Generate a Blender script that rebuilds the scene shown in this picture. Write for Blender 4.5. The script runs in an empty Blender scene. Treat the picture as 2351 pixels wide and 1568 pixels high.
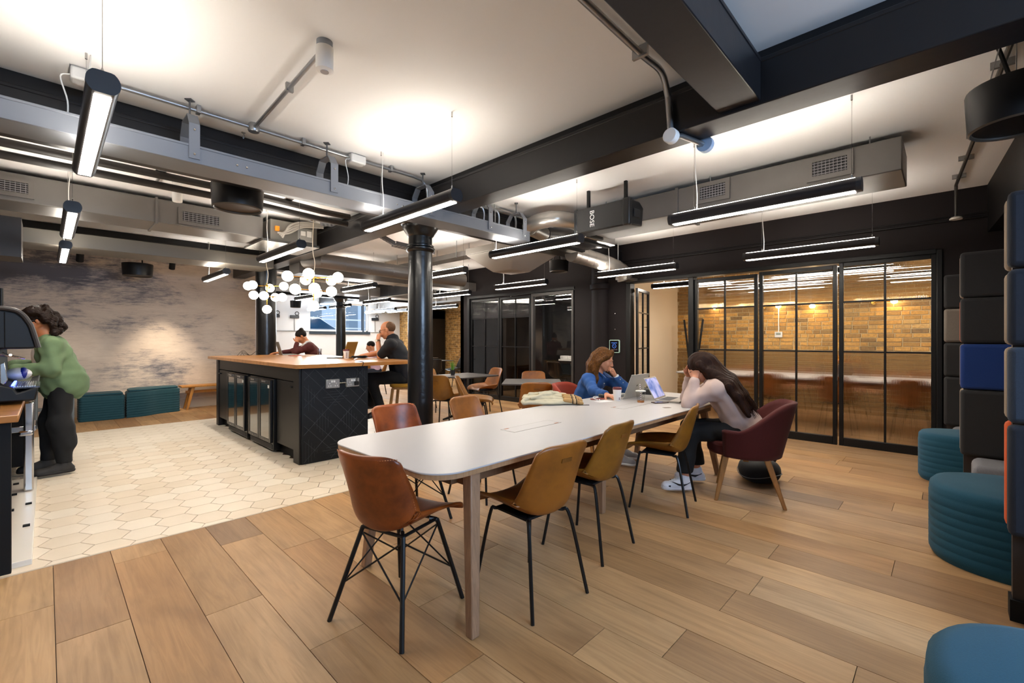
import bpy, math, random
import numpy as np
from mathutils import Vector, Matrix, Euler
random.seed(7)
sc = bpy.context.scene
COL = sc.collection
# ---------------------------------------------------------------- camera (level, 16 mm class lens)
FPX, CX, HY, CAMH, HEAD = 1035.0, 1175.5, 780.0, 1.32, math.radians(44.03)
cam_d = bpy.data.cameras.new('camera'); cam = bpy.data.objects.new('camera', cam_d); COL.objects.link(cam)
cam.location = (0, 0, CAMH); cam.rotation_euler = (math.pi/2, 0, HEAD-math.pi/2)
cam_d.sensor_width = 36; cam_d.lens = 36*FPX/2351; cam_d.shift_y = -4/2351; cam_d.clip_start = .05
sc.camera = cam
# ---------------------------------------------------------------- world, daylight, exposure
w = bpy.data.worlds.new('sky'); sc.world = w; w.use_nodes = True
w.node_tree.nodes['Background'].inputs[0].default_value = (.62, .78, 1, 1)
w.node_tree.nodes['Background'].inputs[1].default_value = 1.6
sc.view_settings.view_transform = 'Standard'; sc.view_settings.look = 'None'
sc.view_settings.gamma = 1; sc.view_settings.use_curve_mapping = False
sc.view_settings.exposure = 0.68
sc.cycles.use_denoising = True
sc.cycles.max_bounces = 9; sc.cycles.diffuse_bounces = 4; sc.cycles.glossy_bounces = 3; sc.cycles.transparent_max_bounces = 20
sc.cycles.use_adaptive_sampling = True; sc.cycles.adaptive_threshold = .025
sc.cycles.sample_clamp_indirect = 6
LAMP = 62.0                       # radiance of the tubular pendant diffusers
LAMPCOL = (1, .92, .81)
def area(name, loc, rot, sx, sy, power, col):
    l = bpy.data.lights.new(name, 'AREA'); l.shape = 'RECTANGLE'; l.size = sx; l.size_y = sy; l.energy = power; l.color = col
    o = bpy.data.objects.new(name, l); COL.objects.link(o); o.location = loc; o.rotation_euler = rot; return o
# daylight entering by the front window behind the camera (opening in wall_front) and the far street window
area('daylight_front', (1.3, -3.4, 2.15), (math.radians(130), 0, 0), 2.9, .8, 190, (.5, .7, 1))
area('daylight_street', (7.15, 15.92, 2.1), (math.radians(90), 0, math.pi), 2.2, 1.0, 170, (.72, .86, 1))

# ---------------------------------------------------------------- pixel -> place
FW = (math.cos(HEAD), math.sin(HEAD)); RT = (math.sin(HEAD), -math.cos(HEAD))
def ray(px, py):
    a = (px-CX)/FPX
    return (FW[0]+RT[0]*a, FW[1]+RT[1]*a, (HY-py)/FPX)
def atz(px, py, h=0):
    D = ray(px, py); t = (h-CAMH)/D[2]; return Vector((D[0]*t, D[1]*t, h))
def atx(px, py, x):
    D = ray(px, py); t = x/D[0]; return Vector((x, D[1]*t, CAMH+D[2]*t))
def aty(px, py, y):
    D = ray(px, py); t = y/D[1]; return Vector((D[0]*t, y, CAMH+D[2]*t))
def atd(px, py, d):
    D = ray(px, py); return Vector((D[0]*d, D[1]*d, CAMH+D[2]*d))

# ---------------------------------------------------------------- materials
def lin(h):
    h = h.lstrip('#'); c = [int(h[i:i+2], 16)/255 for i in (0, 2, 4)]
    return tuple(x/12.92 if x <= .04045 else ((x+.055)/1.055)**2.4 for x in c)
MATS = {}
class NT:
    def __init__(s, name):
        s.m = bpy.data.materials.new(name); s.m.use_nodes = True; s.t = s.m.node_tree; s.b = s.t.nodes['Principled BSDF']
    def n(s, typ, **kw):
        nd = s.t.nodes.new(typ)
        for k, v in kw.items():
            if k.startswith('i_'):
                key = k[2:]; key = int(key) if key.isdigit() else key
                nd.inputs[key].default_value = v
            else: setattr(nd, k, v)
        return nd
    def l(s, a, b): s.t.links.new(a, b)
    def ramp(s, fac, stops, interp='LINEAR'):
        r = s.n('ShaderNodeValToRGB'); e = r.color_ramp.elements; r.color_ramp.interpolation = interp
        while len(e) > 1: e.remove(e[-1])
        e[0].position = stops[0][0]; e[0].color = (*stops[0][1], 1)
        for p, c in stops[1:]:
            x = e.new(p); x.color = (*c, 1)
        s.l(fac, r.inputs[0]); return r.outputs[0]
    def mix(s, fac, a, b, mode='MIX'):
        m = s.n('ShaderNodeMix', data_type='RGBA', blend_type=mode)
        for src, i in ((fac, 0), (a, 6), (b, 7)):
            if hasattr(src, 'links'): s.l(src, m.inputs[i])
            elif i == 0: m.inputs[0].default_value = src
            else: m.inputs[i].default_value = (*src, 1)
        return m.outputs[2]
    def pos(s, scale=(1, 1, 1), rand=0, obj=False):
        if obj: o = s.n('ShaderNodeTexCoord').outputs['Object']
        else: o = s.n('ShaderNodeNewGeometry').outputs['Position']
        mp = s.n('ShaderNodeMapping'); mp.inputs['Scale'].default_value = scale
        if rand:
            oi = s.n('ShaderNodeObjectInfo'); mu = s.n('ShaderNodeMath', operation='MULTIPLY'); mu.inputs[1].default_value = rand
            s.l(oi.outputs['Random'], mu.inputs[0]); s.l(mu.outputs[0], mp.inputs['Location'])
        s.l(o, mp.inputs['Vector']); return mp.outputs[0]
    def noise(s, vec, scale, detail=4, rough=.5, dist=0):
        n = s.n('ShaderNodeTexNoise'); n.inputs['Scale'].default_value = scale; n.inputs['Detail'].default_value = detail
        n.inputs['Roughness'].default_value = rough; n.inputs['Distortion'].default_value = dist
        if vec is not None: s.l(vec, n.inputs['Vector'])
        return n.outputs[0]
    def bump(s, h, strength=.2, dist=.01):
        b = s.n('ShaderNodeBump'); b.inputs['Strength'].default_value = strength; b.inputs['Distance'].default_value = dist
        s.l(h, b.inputs['Height']); s.l(b.outputs[0], s.b.inputs['Normal'])
    def rand(s): return s.n('ShaderNodeObjectInfo').outputs['Random']
def M(name, col, rough=.5, metal=0, var=0, vscale=8, bump=0, bscale=60, spec=.5, coat=0, alpha=1, trans=0, sheen=0, emit=None, estr=0, objc=True):
    if name in MATS: return MATS[name]
    t = NT(name); c = lin(col) if isinstance(col, str) else col
    b = t.b; b.inputs['Base Color'].default_value = (*c, 1); b.inputs['Roughness'].default_value = rough; b.inputs['Metallic'].default_value = metal
    b.inputs['Specular IOR Level'].default_value = spec; b.inputs['Coat Weight'].default_value = coat
    b.inputs['Transmission Weight'].default_value = trans; b.inputs['Sheen Weight'].default_value = sheen
    b.inputs['Coat Roughness'].default_value = .12
    if var:
        v = t.pos(obj=objc)
        f = t.noise(v, vscale, 4, .55)
        t.l(t.mix(f, tuple(x*(1-var) for x in c), tuple(min(1, x*(1+var)) for x in c)), b.inputs['Base Color'])
    if bump:
        v = t.pos(obj=objc); t.bump(t.noise(v, bscale, 3), bump, .01)
    if emit:
        b.inputs['Emission Color'].default_value = (*emit, 1); b.inputs['Emission Strength'].default_value = estr
    MATS[name] = t.m; return t.m
def emit_mat(name, col, s):
    if name in MATS: return MATS[name]
    t = NT(name); e = t.n('ShaderNodeEmission'); e.inputs[0].default_value = (*col, 1); e.inputs[1].default_value = s
    t.l(e.outputs[0], t.t.nodes['Material Output'].inputs[0]); MATS[name] = t.m; return t.m

def wood_plank():
    t = NT('oak_plank'); v = t.pos((9, .55, 9), 90)
    big = t.noise(t.pos((2.2, .7, 1), 60), 1.6, 3, .55, .6)
    gr = t.noise(v, 3.2, 6, .62, 1.4)
    base = t.ramp(t.rand(), [(0, lin('#9c7850')), (.25, lin('#b08b62')), (.5, lin('#b99569')), (.72, lin('#a97f53')), (.86, lin('#8f7050')), (1, lin('#bd9a70'))])
    c = t.mix(t.ramp(gr, [(.3, (.72, .68, .63)), (.62, (1.04, 1.03, 1.02))]), (0, 0, 0), base, 'MULTIPLY')
    m = t.n('ShaderNodeMix', data_type='RGBA', blend_type='MULTIPLY'); m.inputs[0].default_value = 1
    t.l(base, m.inputs[6]); t.l(t.ramp(gr, [(.25, (.74, .70, .66)), (.6, (1.03, 1.02, 1.01))]), m.inputs[7])
    m2 = t.n('ShaderNodeMix', data_type='RGBA', blend_type='MULTIPLY'); m2.inputs[0].default_value = 1
    t.l(m.outputs[2], m2.inputs[6]); t.l(t.ramp(big, [(.28, (.70, .66, .62)), (.52, (1, 1, 1)), (.8, (1.12, 1.08, 1.02))]), m2.inputs[7])
    vo = t.n('ShaderNodeTexVoronoi'); vo.inputs['Scale'].default_value = 1.15; t.l(t.pos((1.6, .6, 1), 33), vo.inputs['Vector'])
    kn = t.ramp(vo.outputs['Distance'], [(.015, (.30, .22, .16)), (.055, (1, 1, 1))])
    m3 = t.n('ShaderNodeMix', data_type='RGBA', blend_type='MULTIPLY'); m3.inputs[0].default_value = .8
    t.l(m2.outputs[2], m3.inputs[6]); t.l(kn, m3.inputs[7])
    t.l(m3.outputs[2], t.b.inputs['Base Color']); t.b.inputs['Roughness'].default_value = .46; t.b.inputs['Specular IOR Level'].default_value = .35
    t.bump(gr, .06, .004); return t.m
def tile_mat():
    t = NT('hex_tile'); f = t.noise(t.pos((1, 1, 1), 30), 2.2, 4, .6)
    base = t.ramp(t.rand(), [(0, lin('#dfcfb8')), (.5, lin('#e6d7c2')), (1, lin('#eadfcd'))])
    m = t.n('ShaderNodeMix', data_type='RGBA', blend_type='MULTIPLY'); m.inputs[0].default_value = 1
    t.l(base, m.inputs[6]); t.l(t.ramp(f, [(.3, (.93, .92, .9)), (.7, (1.03, 1.03, 1.03))]), m.inputs[7])
    t.l(m.outputs[2], t.b.inputs['Base Color']); t.b.inputs['Roughness'].default_value = .42; return t.m
def brick_mat(name, stops):
    t = NT(name); base = t.ramp(t.rand(), stops)
    f = t.noise(t.pos((1, 1, 1), 40), 28, 5, .65)
    m = t.n('ShaderNodeMix', data_type='RGBA', blend_type='MULTIPLY'); m.inputs[0].default_value = 1
    t.l(base, m.inputs[6]); t.l(t.ramp(f, [(.3, (.62, .6, .56)), (.62, (1.08, 1.06, 1.02))]), m.inputs[7])
    t.l(m.outputs[2], t.b.inputs['Base Color']); t.b.inputs['Roughness'].default_value = .85; t.bump(f, .5, .01); return t.m
BRSTOPS = [(0, lin('#8a6a3a')), (.2, lin('#b98d48')), (.45, lin('#c99b50')), (.7, lin('#c08f45')), (.85, lin('#7d6138')), (1, lin('#d2aa66'))]
def brick_stuff(name, axis='YZ', tint=(1, 1, 1)):
    """brick wall in a material, for walls too far off to tell bricks apart"""
    t = NT(name); g = t.n('ShaderNodeNewGeometry'); sx = t.n('ShaderNodeSeparateXYZ'); t.l(g.outputs['Position'], sx.inputs[0])
    cb = t.n('ShaderNodeCombineXYZ'); t.l(sx.outputs[axis[0]], cb.inputs[0]); t.l(sx.outputs['Z'], cb.inputs[1])
    b = t.n('ShaderNodeTexBrick'); t.l(cb.outputs[0], b.inputs['Vector'])
    b.inputs['Scale'].default_value = 1; b.inputs['Brick Width'].default_value = .225; b.inputs['Row Height'].default_value = .075
    b.inputs['Mortar Size'].default_value = .006
    b.inputs['Color1'].default_value = (*[a*c for a, c in zip(lin('#c29450'), tint)], 1); b.inputs['Color2'].default_value = (*[a*c for a, c in zip(lin('#8a6737'), tint)], 1)
    b.inputs['Mortar'].default_value = (*[a*c for a, c in zip(lin('#b9a27c'), tint)], 1)
    f = t.noise(g.outputs['Position'], 9, 4, .7)
    t.l(t.mix(1.0, b.outputs[0], t.ramp(f, [(.35, (.5, .48, .45)), (.6, (1.1, 1.1, 1.1))]), 'MULTIPLY'), t.b.inputs['Base Color'])
    t.b.inputs['Roughness'].default_value = .9; return t.m
def plaster_mural():
    t = NT('distressed_plaster'); p = t.pos((1, 1, 1.6))
    big = t.noise(t.pos((.5, .5, 1.1)), 1.6, 9, .72, .3)
    streak = t.noise(t.pos((1.3, 1.3, 11)), 3.2, 10, .8, .3)
    fine = t.noise(t.pos((3, 3, 26)), 5, 8, .85, .2)
    g = t.n('ShaderNodeNewGeometry'); s = t.n('ShaderNodeSeparateXYZ'); t.l(g.outputs['Position'], s.inputs[0])
    # blue-grey tones grow darker high on the left part of the wall
    mz = t.n('ShaderNodeMapRange'); mz.inputs[1].default_value = 1.5; mz.inputs[2].default_value = 2.5; t.l(s.outputs['Z'], mz.inputs[0])
    mx = t.n('ShaderNodeMapRange'); mx.inputs[1].default_value = 2.1; mx.inputs[2].default_value = -.3; t.l(s.outputs['X'], mx.inputs[0])
    mm = t.n('ShaderNodeMath', operation='MULTIPLY'); t.l(mz.outputs[0], mm.inputs[0]); t.l(mx.outputs[0], mm.inputs[1])
    ad = t.n('ShaderNodeMath', operation='MULTIPLY_ADD'); t.l(mm.outputs[0], ad.inputs[0]); ad.inputs[1].default_value = .27; t.l(big, ad.inputs[2])
    a2 = t.n('ShaderNodeMath', operation='MULTIPLY_ADD'); t.l(streak, a2.inputs[0]); a2.inputs[1].default_value = .55; t.l(ad.outputs[0], a2.inputs[2])
    c = t.ramp(a2.outputs[0], [(.62, lin('#cfc1b2')), (.82, lin('#c0b1a3')), (.92, lin('#938b88')), (.985, lin('#69666c')), (1.0, lin('#5a5960'))])
    c2 = t.mix(1.0, c, t.ramp(fine, [(.30, (.45, .43, .46)), (.385, (1, 1, 1)), (.6, (1, 1, 1)), (.72, (1.06, 1.05, 1.04))]), 'MULTIPLY')
    t.l(c2, t.b.inputs['Base Color']); t.b.inputs['Roughness'].default_value = .8; t.bump(streak, .15, .01); return t.m
def worktop_mat():
    t = NT('oak_block_worktop'); v = t.pos((1, 1, 1))
    b = t.n('ShaderNodeTexBrick'); t.l(v, b.inputs['Vector'])
    b.inputs['Scale'].default_value = 1; b.inputs['Brick Width'].default_value = .42; b.inputs['Row Height'].default_value = .045; b.inputs['Mortar Size'].default_value = .0006
    b.inputs['Color1'].default_value = (*lin('#b9824a'), 1); b.inputs['Color2'].default_value = (*lin('#a06b35'), 1); b.inputs['Mortar'].default_value = (*lin('#8a5b2c'), 1)
    g = t.noise(t.pos((3, 20, 20)), 6, 5, .6)
    t.l(t.mix(1.0, b.outputs[0], t.ramp(g, [(.3, (.8, .78, .75)), (.65, (1.05, 1.04, 1.03))]), 'MULTIPLY'), t.b.inputs['Base Color'])
    t.b.inputs['Roughness'].default_value = .28; return t.m
def wood(name, col, rough=.45, sc3=(14, 14, 1.2), dark=.75):
    if name in MATS: return MATS[name]
    t = NT(name); g = t.noise(t.pos(sc3, obj=True), 4, 5, .6, .6); c = lin(col)
    t.l(t.ramp(g, [(.3, tuple(x*dark for x in c)), (.6, c)]), t.b.inputs['Base Color']); t.b.inputs['Roughness'].default_value = rough
    MATS[name] = t.m; return t.m
def leather(name, col, dark, rough=.42):
    if name in MATS: return MATS[name]
    t = NT(name); f = t.noise(t.pos((1, 1, 1), 20, obj=True), 5, 5, .6); f2 = t.noise(t.pos(obj=True), 220, 2)
    t.l(t.ramp(f, [(.3, lin(dark)), (.62, lin(col))]), t.b.inputs['Base Color']); t.b.inputs['Roughness'].default_value = rough
    t.bump(f2, .12, .002); MATS[name] = t.m; return t.m
def fabric(name, col, sc=260, var=.18):
    if name in MATS: return MATS[name]
    t = NT(name); f = t.noise(t.pos(obj=True), sc, 2, .6); c = lin(col)
    t.l(t.mix(f, tuple(x*(1-var) for x in c), tuple(min(1, x*(1+var)) for x in c)), t.b.inputs['Base Color'])
    t.b.inputs['Roughness'].default_value = .9; t.b.inputs['Sheen Weight'].default_value = .04; t.bump(f, .25, .003); MATS[name] = t.m; return t.m
def pane_mat(name, tint=(1, 1, 1), refl=1.0):
    if name in MATS: return MATS[name]
    t = NT(name); tr = t.n('ShaderNodeBsdfTransparent'); tr.inputs[0].default_value = (*tint, 1)
    gl = t.n('ShaderNodeBsdfGlossy'); gl.inputs['Roughness'].default_value = .02
    fr = t.n('ShaderNodeLayerWeight'); fr.inputs[0].default_value = .5; mx = t.n('ShaderNodeMixShader')
    pw = t.n('ShaderNodeMath', operation='POWER'); pw.inputs[1].default_value = 5; t.l(fr.outputs['Facing'], pw.inputs[0])
    mu = t.n('ShaderNodeMath', operation='MULTIPLY_ADD'); mu.inputs[1].default_value = .8*refl; mu.inputs[2].default_value = .035*refl; t.l(pw.outputs[0], mu.inputs[0]); mu.use_clamp = True
    t.l(mu.outputs[0], mx.inputs[0]); t.l(tr.outputs[0], mx.inputs[1]); t.l(gl.outputs[0], mx.inputs[2])
    t.l(mx.outputs[0], t.t.nodes['Material Output'].inputs[0]); MATS[name] = t.m; return t.m
def reeded_mat():
    t = NT('reeded_glass'); g = t.n('ShaderNodeBsdfGlass'); g.inputs['IOR'].default_value = 1.28; g.inputs['Roughness'].default_value = .0
    tr = t.n('ShaderNodeBsdfTransparent'); tr.inputs[0].default_value = (.93, .92, .9, 1); mx = t.n('ShaderNodeMixShader'); mx.inputs[0].default_value = .25
    t.l(g.outputs[0], mx.inputs[1]); t.l(tr.outputs[0], mx.inputs[2])
    t.l(mx.outputs[0], t.t.nodes['Material Output'].inputs[0]); return t.m

MAT_PLANK = wood_plank(); MAT_TILE = tile_mat(); MAT_BRICK = brick_mat('stock_brick', BRSTOPS); MAT_BRICKFAR = brick_stuff('far_brick', 'YZ')
MAT_MURAL = plaster_mural(); MAT_TOP = worktop_mat(); MAT_REED = reeded_mat(); MAT_PANE = pane_mat('clear_pane')
WHITE = M('ceiling_paint', '#eeedec', .85, bump=.05, bscale=5, objc=False)
BLACKP = M('black_paint', '#131112', .5, spec=.25, var=.15, vscale=3, bump=.08, bscale=9, objc=False)
BEAMM = M('beam_gloss_black', '#141315', .36, spec=.35, bump=.12, bscale=7, objc=False)
DARKW = M('charcoal_wall', '#1d1819', .65, spec=.2, var=.06, vscale=2, objc=False)
BLKMETAL = M('black_metal', '#0e0e0e', .4, spec=.3)
BLKMATT = M('black_matt', '#0f0f10', .65, spec=.25)
GALV = M('galvanised_steel', '#a6a8aa', .32, metal=.9, var=.12, vscale=20)
TRAYM = M('tray_grey', '#74777d', .45, metal=.35, var=.06, vscale=6)
DUCTM = M('duct_grey', '#6c6966', .4, metal=.4, var=.1, vscale=4, bump=.12, bscale=6)
STEEL = M('brushed_steel', '#c4c4c4', .22, metal=1)
WPLAST = M('white_plastic', '#e2e0dc', .4)
BEIGE = M('cream_wall', '#d8c7ad', .8, objc=False)
FARW = M('far_white_wall', '#d3d6da', .8, objc=False)
BRASS = M('brass', '#c89a45', .22, metal=1)
LEDM = emit_mat('pendant_led', LAMPCOL, LAMP); LEDU = emit_mat('pendant_led_up', LAMPCOL, LAMP*.7)

# ---------------------------------------------------------------- geometry collector
class G:
    def __init__(s): s.v = []; s.f = []
    def add(s, v, f):
        o = len(s.v); s.v += [tuple(p) for p in v]; s.f += [tuple(i+o for i in q) for q in f]; return s
    def box(s, x0, x1, y0, y1, z0, z1):
        return s.add([(x0,y0,z0),(x1,y0,z0),(x1,y1,z0),(x0,y1,z0),(x0,y0,z1),(x1,y0,z1),(x1,y1,z1),(x0,y1,z1)],
                     [(3,2,1,0),(4,5,6,7),(0,1,5,4),(1,2,6,5),(2,3,7,6),(3,0,4,7)])
    def obox(s, c, sx, sy, sz, R=None):
        R = R or Matrix.Identity(3); c = Vector(c)
        v = [c+R@Vector((x*sx/2, y*sy/2, z*sz/2)) for z in (-1, 1) for x, y in ((-1,-1),(1,-1),(1,1),(-1,1))]
        return s.add(v, [(3,2,1,0),(4,5,6,7),(0,1,5,4),(1,2,6,5),(2,3,7,6),(3,0,4,7)])
    def tube(s, pts, r, seg=8, caps=True):
        pts = [Vector(p) for p in pts]; n = len(pts); rr = r if isinstance(r, (list, tuple)) else [r]*n
        ref = None; base = len(s.v); vs = []
        for i, p in enumerate(pts):
            a = pts[max(i-1, 0)]; b = pts[min(i+1, n-1)]; t = (b-a).normalized()
            if ref is None:
                ref = Vector((0, 0, 1)) if abs(t.z) < .9 else Vector((1, 0, 0))
            u = (ref-t*ref.dot(t)).normalized(); ref = u; q = t.cross(u)
            vs += [p+(u*math.cos(2*math.pi*k/seg)+q*math.sin(2*math.pi*k/seg))*rr[i] for k in range(seg)]
        fs = [(i*seg+k, i*seg+(k+1) % seg, (i+1)*seg+(k+1) % seg, (i+1)*seg+k) for i in range(n-1) for k in range(seg)]
        if caps: fs += [tuple(range(seg-1, -1, -1)), tuple(range((n-1)*seg, n*seg))]
        return s.add(vs, fs)
    def lathe(s, prof, c=(0, 0, 0), seg=20, R=None, cap=True):
        c = Vector(c); R = R or Matrix.Identity(3); vs = []
        for r, z in prof: vs += [c+R@Vector((r*math.cos(2*math.pi*k/seg), r*math.sin(2*math.pi*k/seg), z)) for k in range(seg)]
        n = len(prof); fs = [(i*seg+k, i*seg+(k+1) % seg, (i+1)*seg+(k+1) % seg, (i+1)*seg+k) for i in range(n-1) for k in range(seg)]
        if cap: fs += [tuple(range(seg-1, -1, -1)), tuple(range((n-1)*seg, n*seg))]
        return s.add(vs, fs)
    def sphere(s, c, r, seg=16, ring=10, sc=(1, 1, 1)):
        c = Vector(c); vs = [c+Vector((0, 0, -r*sc[2]))]
        for i in range(1, ring):
            a = -math.pi/2+math.pi*i/ring
            vs += [c+Vector((r*sc[0]*math.cos(a)*math.cos(2*math.pi*k/seg), r*sc[1]*math.cos(a)*math.sin(2*math.pi*k/seg), r*sc[2]*math.sin(a))) for k in range(seg)]
        vs.append(c+Vector((0, 0, r*sc[2]))); L = len(vs)-1
        fs = [(0, 1+(k+1) % seg, 1+k) for k in range(seg)]
        fs += [(1+i*seg+k, 1+i*seg+(k+1) % seg, 1+(i+1)*seg+(k+1) % seg, 1+(i+1)*seg+k) for i in range(ring-2) for k in range(seg)]
        fs += [(L, 1+(ring-2)*seg+k, 1+(ring-2)*seg+(k+1) % seg) for k in range(seg)]
        return s.add(vs, fs)
    def prism(s, poly, z0, z1):
        n = len(poly); v = [(x, y, z0) for x, y in poly]+[(x, y, z1) for x, y in poly]
        return s.add(v, [tuple(range(n-1, -1, -1)), tuple(range(n, 2*n))]+[(i, (i+1) % n, n+(i+1) % n, n+i) for i in range(n)])
    def extr(s, poly3, d):
        n = len(poly3); d = Vector(d); v = [Vector(p) for p in poly3]; v += [p+d for p in v[:]]
        return s.add(v, [tuple(range(n-1, -1, -1)), tuple(range(n, 2*n))]+[(i, (i+1) % n, n+(i+1) % n, n+i) for i in range(n)])
    def shell(s, fn, nu, nv, th):
        """closed sheet: fn(u,v) -> point, u,v in 0..1, thickness th along the normal"""
        P = [[Vector(fn(i/nu, j/nv)) for i in range(nu+1)] for j in range(nv+1)]
        def nrm(j, i):
            a = P[j][min(i+1, nu)]-P[j][max(i-1, 0)]; b = P[min(j+1, nv)][i]-P[max(j-1, 0)][i]; c = a.cross(b)
            return c.normalized() if c.length > 1e-9 else Vector((0, 0, 1))
        A = [P[j][i] for j in range(nv+1) for i in range(nu+1)]; B = [P[j][i]+nrm(j, i)*th for j in range(nv+1) for i in range(nu+1)]
        W = nu+1; N = len(A); f = []
        for j in range(nv):
            for i in range(nu):
                a = j*W+i; f.append((a, a+W, a+W+1, a+1)); f.append((N+a, N+a+1, N+a+W+1, N+a+W))
        ring = [i for i in range(W)]+[j*W+nu for j in range(1, nv+1)]+[nv*W+i for i in range(nu-1, -1, -1)]+[j*W for j in range(nv-1, 0, -1)]
        for k in range(len(ring)):
            a, b = ring[k], ring[(k+1) % len(ring)]; f.append((a, b, N+b, N+a))
        return s.add(A+B, f)
def rrect(x0, x1, y0, y1, r, n=6):
    o = []
    for cx, cy, a0 in ((x1-r, y1-r, 0), (x0+r, y1-r, 90), (x0+r, y0+r, 180), (x1-r, y0+r, 270)):
        for i in range(n+1):
            a = math.radians(a0+90*i/n); o.append((cx+r*math.cos(a), cy+r*math.sin(a)))
    return o
def bez(p, n=10):
    p = [Vector(q) for q in p]; out = []
    for i in range(n+1):
        t = i/n; q = p[:]
        while len(q) > 1: q = [a.lerp(b, t) for a, b in zip(q, q[1:])]
        out.append(q[0])
    return out
def spline(pts, n=6):
    """Catmull-Rom through pts"""
    P = [Vector(p) for p in pts]; P = [P[0]*2-P[1]]+P+[P[-1]*2-P[-2]]; out = []
    for i in range(1, len(P)-2):
        for k in range(n):
            t = k/n; a, b, c, d = P[i-1:i+3]
            out.append(.5*((2*b)+(c-a)*t+(2*a-5*b+4*c-d)*t*t+(3*b-a-3*c+d)*t**3))
    out.append(P[-2]); return out
def setp(o, label=None, cat=None, group=None, kind=None):
    if label: o['label'] = label
    if cat: o['category'] = cat
    if group: o['group'] = group
    if kind: o['kind'] = kind
    return o
def obj(name, g, mat, parent=None, label=None, cat=None, group=None, kind=None, smooth=False, bevel=0, loc=None, rot=None, ang=40, seg=2, wn=True):
    if isinstance(g, G):
        me = bpy.data.meshes.new(name); me.from_pydata(g.v, [], g.f); me.update()
        if mat: me.materials.append(mat)
        if smooth:
            me.shade_smooth()
            if smooth != 'all': me.set_sharp_from_angle(angle=math.radians(ang))
    else: me = g
    o = bpy.data.objects.new(name, me); COL.objects.link(o)
    if parent is not None: o.parent = parent
    if loc is not None: o.location = loc
    if rot is not None: o.rotation_euler = rot
    if bevel:
        b = o.modifiers.new('bevel', 'BEVEL'); b.width = bevel; b.segments = seg; b.limit_method = 'ANGLE'; b.angle_limit = math.radians(40)
        if not smooth: me.shade_smooth(); me.set_sharp_from_angle(angle=math.radians(60))
    return setp(o, label, cat, group, kind)
def thing(name, label, cat, loc=(0, 0, 0), rz=0, group=None, kind=None):
    o = bpy.data.objects.new(name, None); COL.objects.link(o); o.empty_display_size = .1
    o.location = loc; o.rotation_euler = (0, 0, rz); return setp(o, label, cat, group, kind)
def copy_tree(o, parent=None, loc=None, rz=None, label=None, group=None):
    c = o.copy(); COL.objects.link(c); c.parent = parent
    if loc is not None: c.location = loc
    if rz is not None: c.rotation_euler = (0, 0, rz)
    if label: c['label'] = label
    if group: c['group'] = group
    for ch in o.children: copy_tree(ch, c)
    return c
def text_mesh(body, size, depth=.0008, align='CENTER'):
    cu = bpy.data.curves.new('text', 'FONT'); cu.body = body; cu.size = size; cu.extrude = depth; cu.align_x = align; cu.align_y = 'CENTER'
    o = bpy.data.objects.new('text', cu); me = bpy.data.meshes.new_from_object(o); bpy.data.objects.remove(o); return me
def text(name, body, size, mat, parent, loc, rot, label=None):
    me = text_mesh(body, size); me.materials.append(mat)
    return obj(name, me, None, parent, label=label, loc=loc, rot=rot)
# ================================================================ STRUCTURE
CEIL = 2.95; WX = 6.88; BX = 10.0; FARY = 16.0; MURY = 10.65
TX1, TY0, TY1 = 3.78, 3.77, 8.87
floor = obj('floor', G().box(-2.4, 10.2, -3.6, 16.2, -.2, -.012), M('subfloor_grout', '#4a3524', .9), kind='structure')
unit = G().add([(0,0,0),(1,0,0),(1,1,0),(0,1,0),(0,0,1),(1,0,1),(1,1,1),(0,1,1)], [(4,5,6,7),(0,1,5,4),(1,2,6,5),(2,3,7,6),(3,0,4,7)])
ume = bpy.data.meshes.new('plank'); ume.from_pydata(unit.v, [], unit.f); ume.update(); ume.materials.append(MAT_PLANK)
planks = []
KNOWN = {0: [2.78], 2: [2.55], -1: [3.2], 1: [3.52, 1.7], 3: [3.35, 1.95], 4: [3.0, 1.4]}
def clipspan(x0, a, b):
    """remove the tile field and the part under the plaster wall's back room"""
    if x0 < TX1-.05 and x0 > -2.4:
        o = []
        if a < TY0: o.append((a, min(b, TY0)))
        if b > TY1 and a < MURY: o.append((max(a, TY1), min(b, MURY+.05)))
        if x0 > 3.1 and b > MURY: o.append((max(a, MURY), b))
        return [(p, q) for p, q in o if q-p > .05]
    return [(a, b)]
for k in range(-9, 40):
    x0 = .03+.25*k; rnd = random.Random(k*13+5); cuts = [-3.6]
    kn = sorted(KNOWN.get(k, []))
    y = -3.6+rnd.uniform(.4, 1.8)
    while y < 16.2:
        if not any(abs(y-c) < 1.0 for c in kn): cuts.append(y)
        y += rnd.choice([1.2, 1.6, 1.9, 2.1])*rnd.uniform(.85, 1.1)
    cuts = sorted(cuts+kn+[16.2])
    for a, b in zip(cuts, cuts[1:]):
        for p, q in clipspan(x0, a, b): planks.append((x0, p, q))
def vis(x, y):
    d = x*FW[0]+y*FW[1]; r = x*RT[0]+y*RT[1]
    return d > .8 and abs(r/d) < 1.35
def infront(x0, x1, ya, yb):
    return any(vis(x, ya+(yb-ya)*t) for x in (x0, x1) for t in (0, .25, .5, .75, 1))
planks.sort(key=lambda p: (not infront(p[0], p[0]+.25, p[1], p[2]), math.hypot(p[0], (p[1]+p[2])/2)))
rest = G()
for i, (x0, a, b) in enumerate(planks):
    x1 = min(x0+.25, 10.1)
    if i < 300 and infront(x0, x1, a, b):
        o = obj('plank', ume, None, floor); o.location = (x0+.0015, a+.0015, -.012); o.scale = (x1-x0-.003, b-a-.003, .012+((i*37) % 5)*.0002)
    else: rest.box(x0+.0015, x1-.0015, a+.0015, b-.0015, -.012, 0)
obj('far_planks', rest, MAT_PLANK, floor, kind='stuff')
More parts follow.
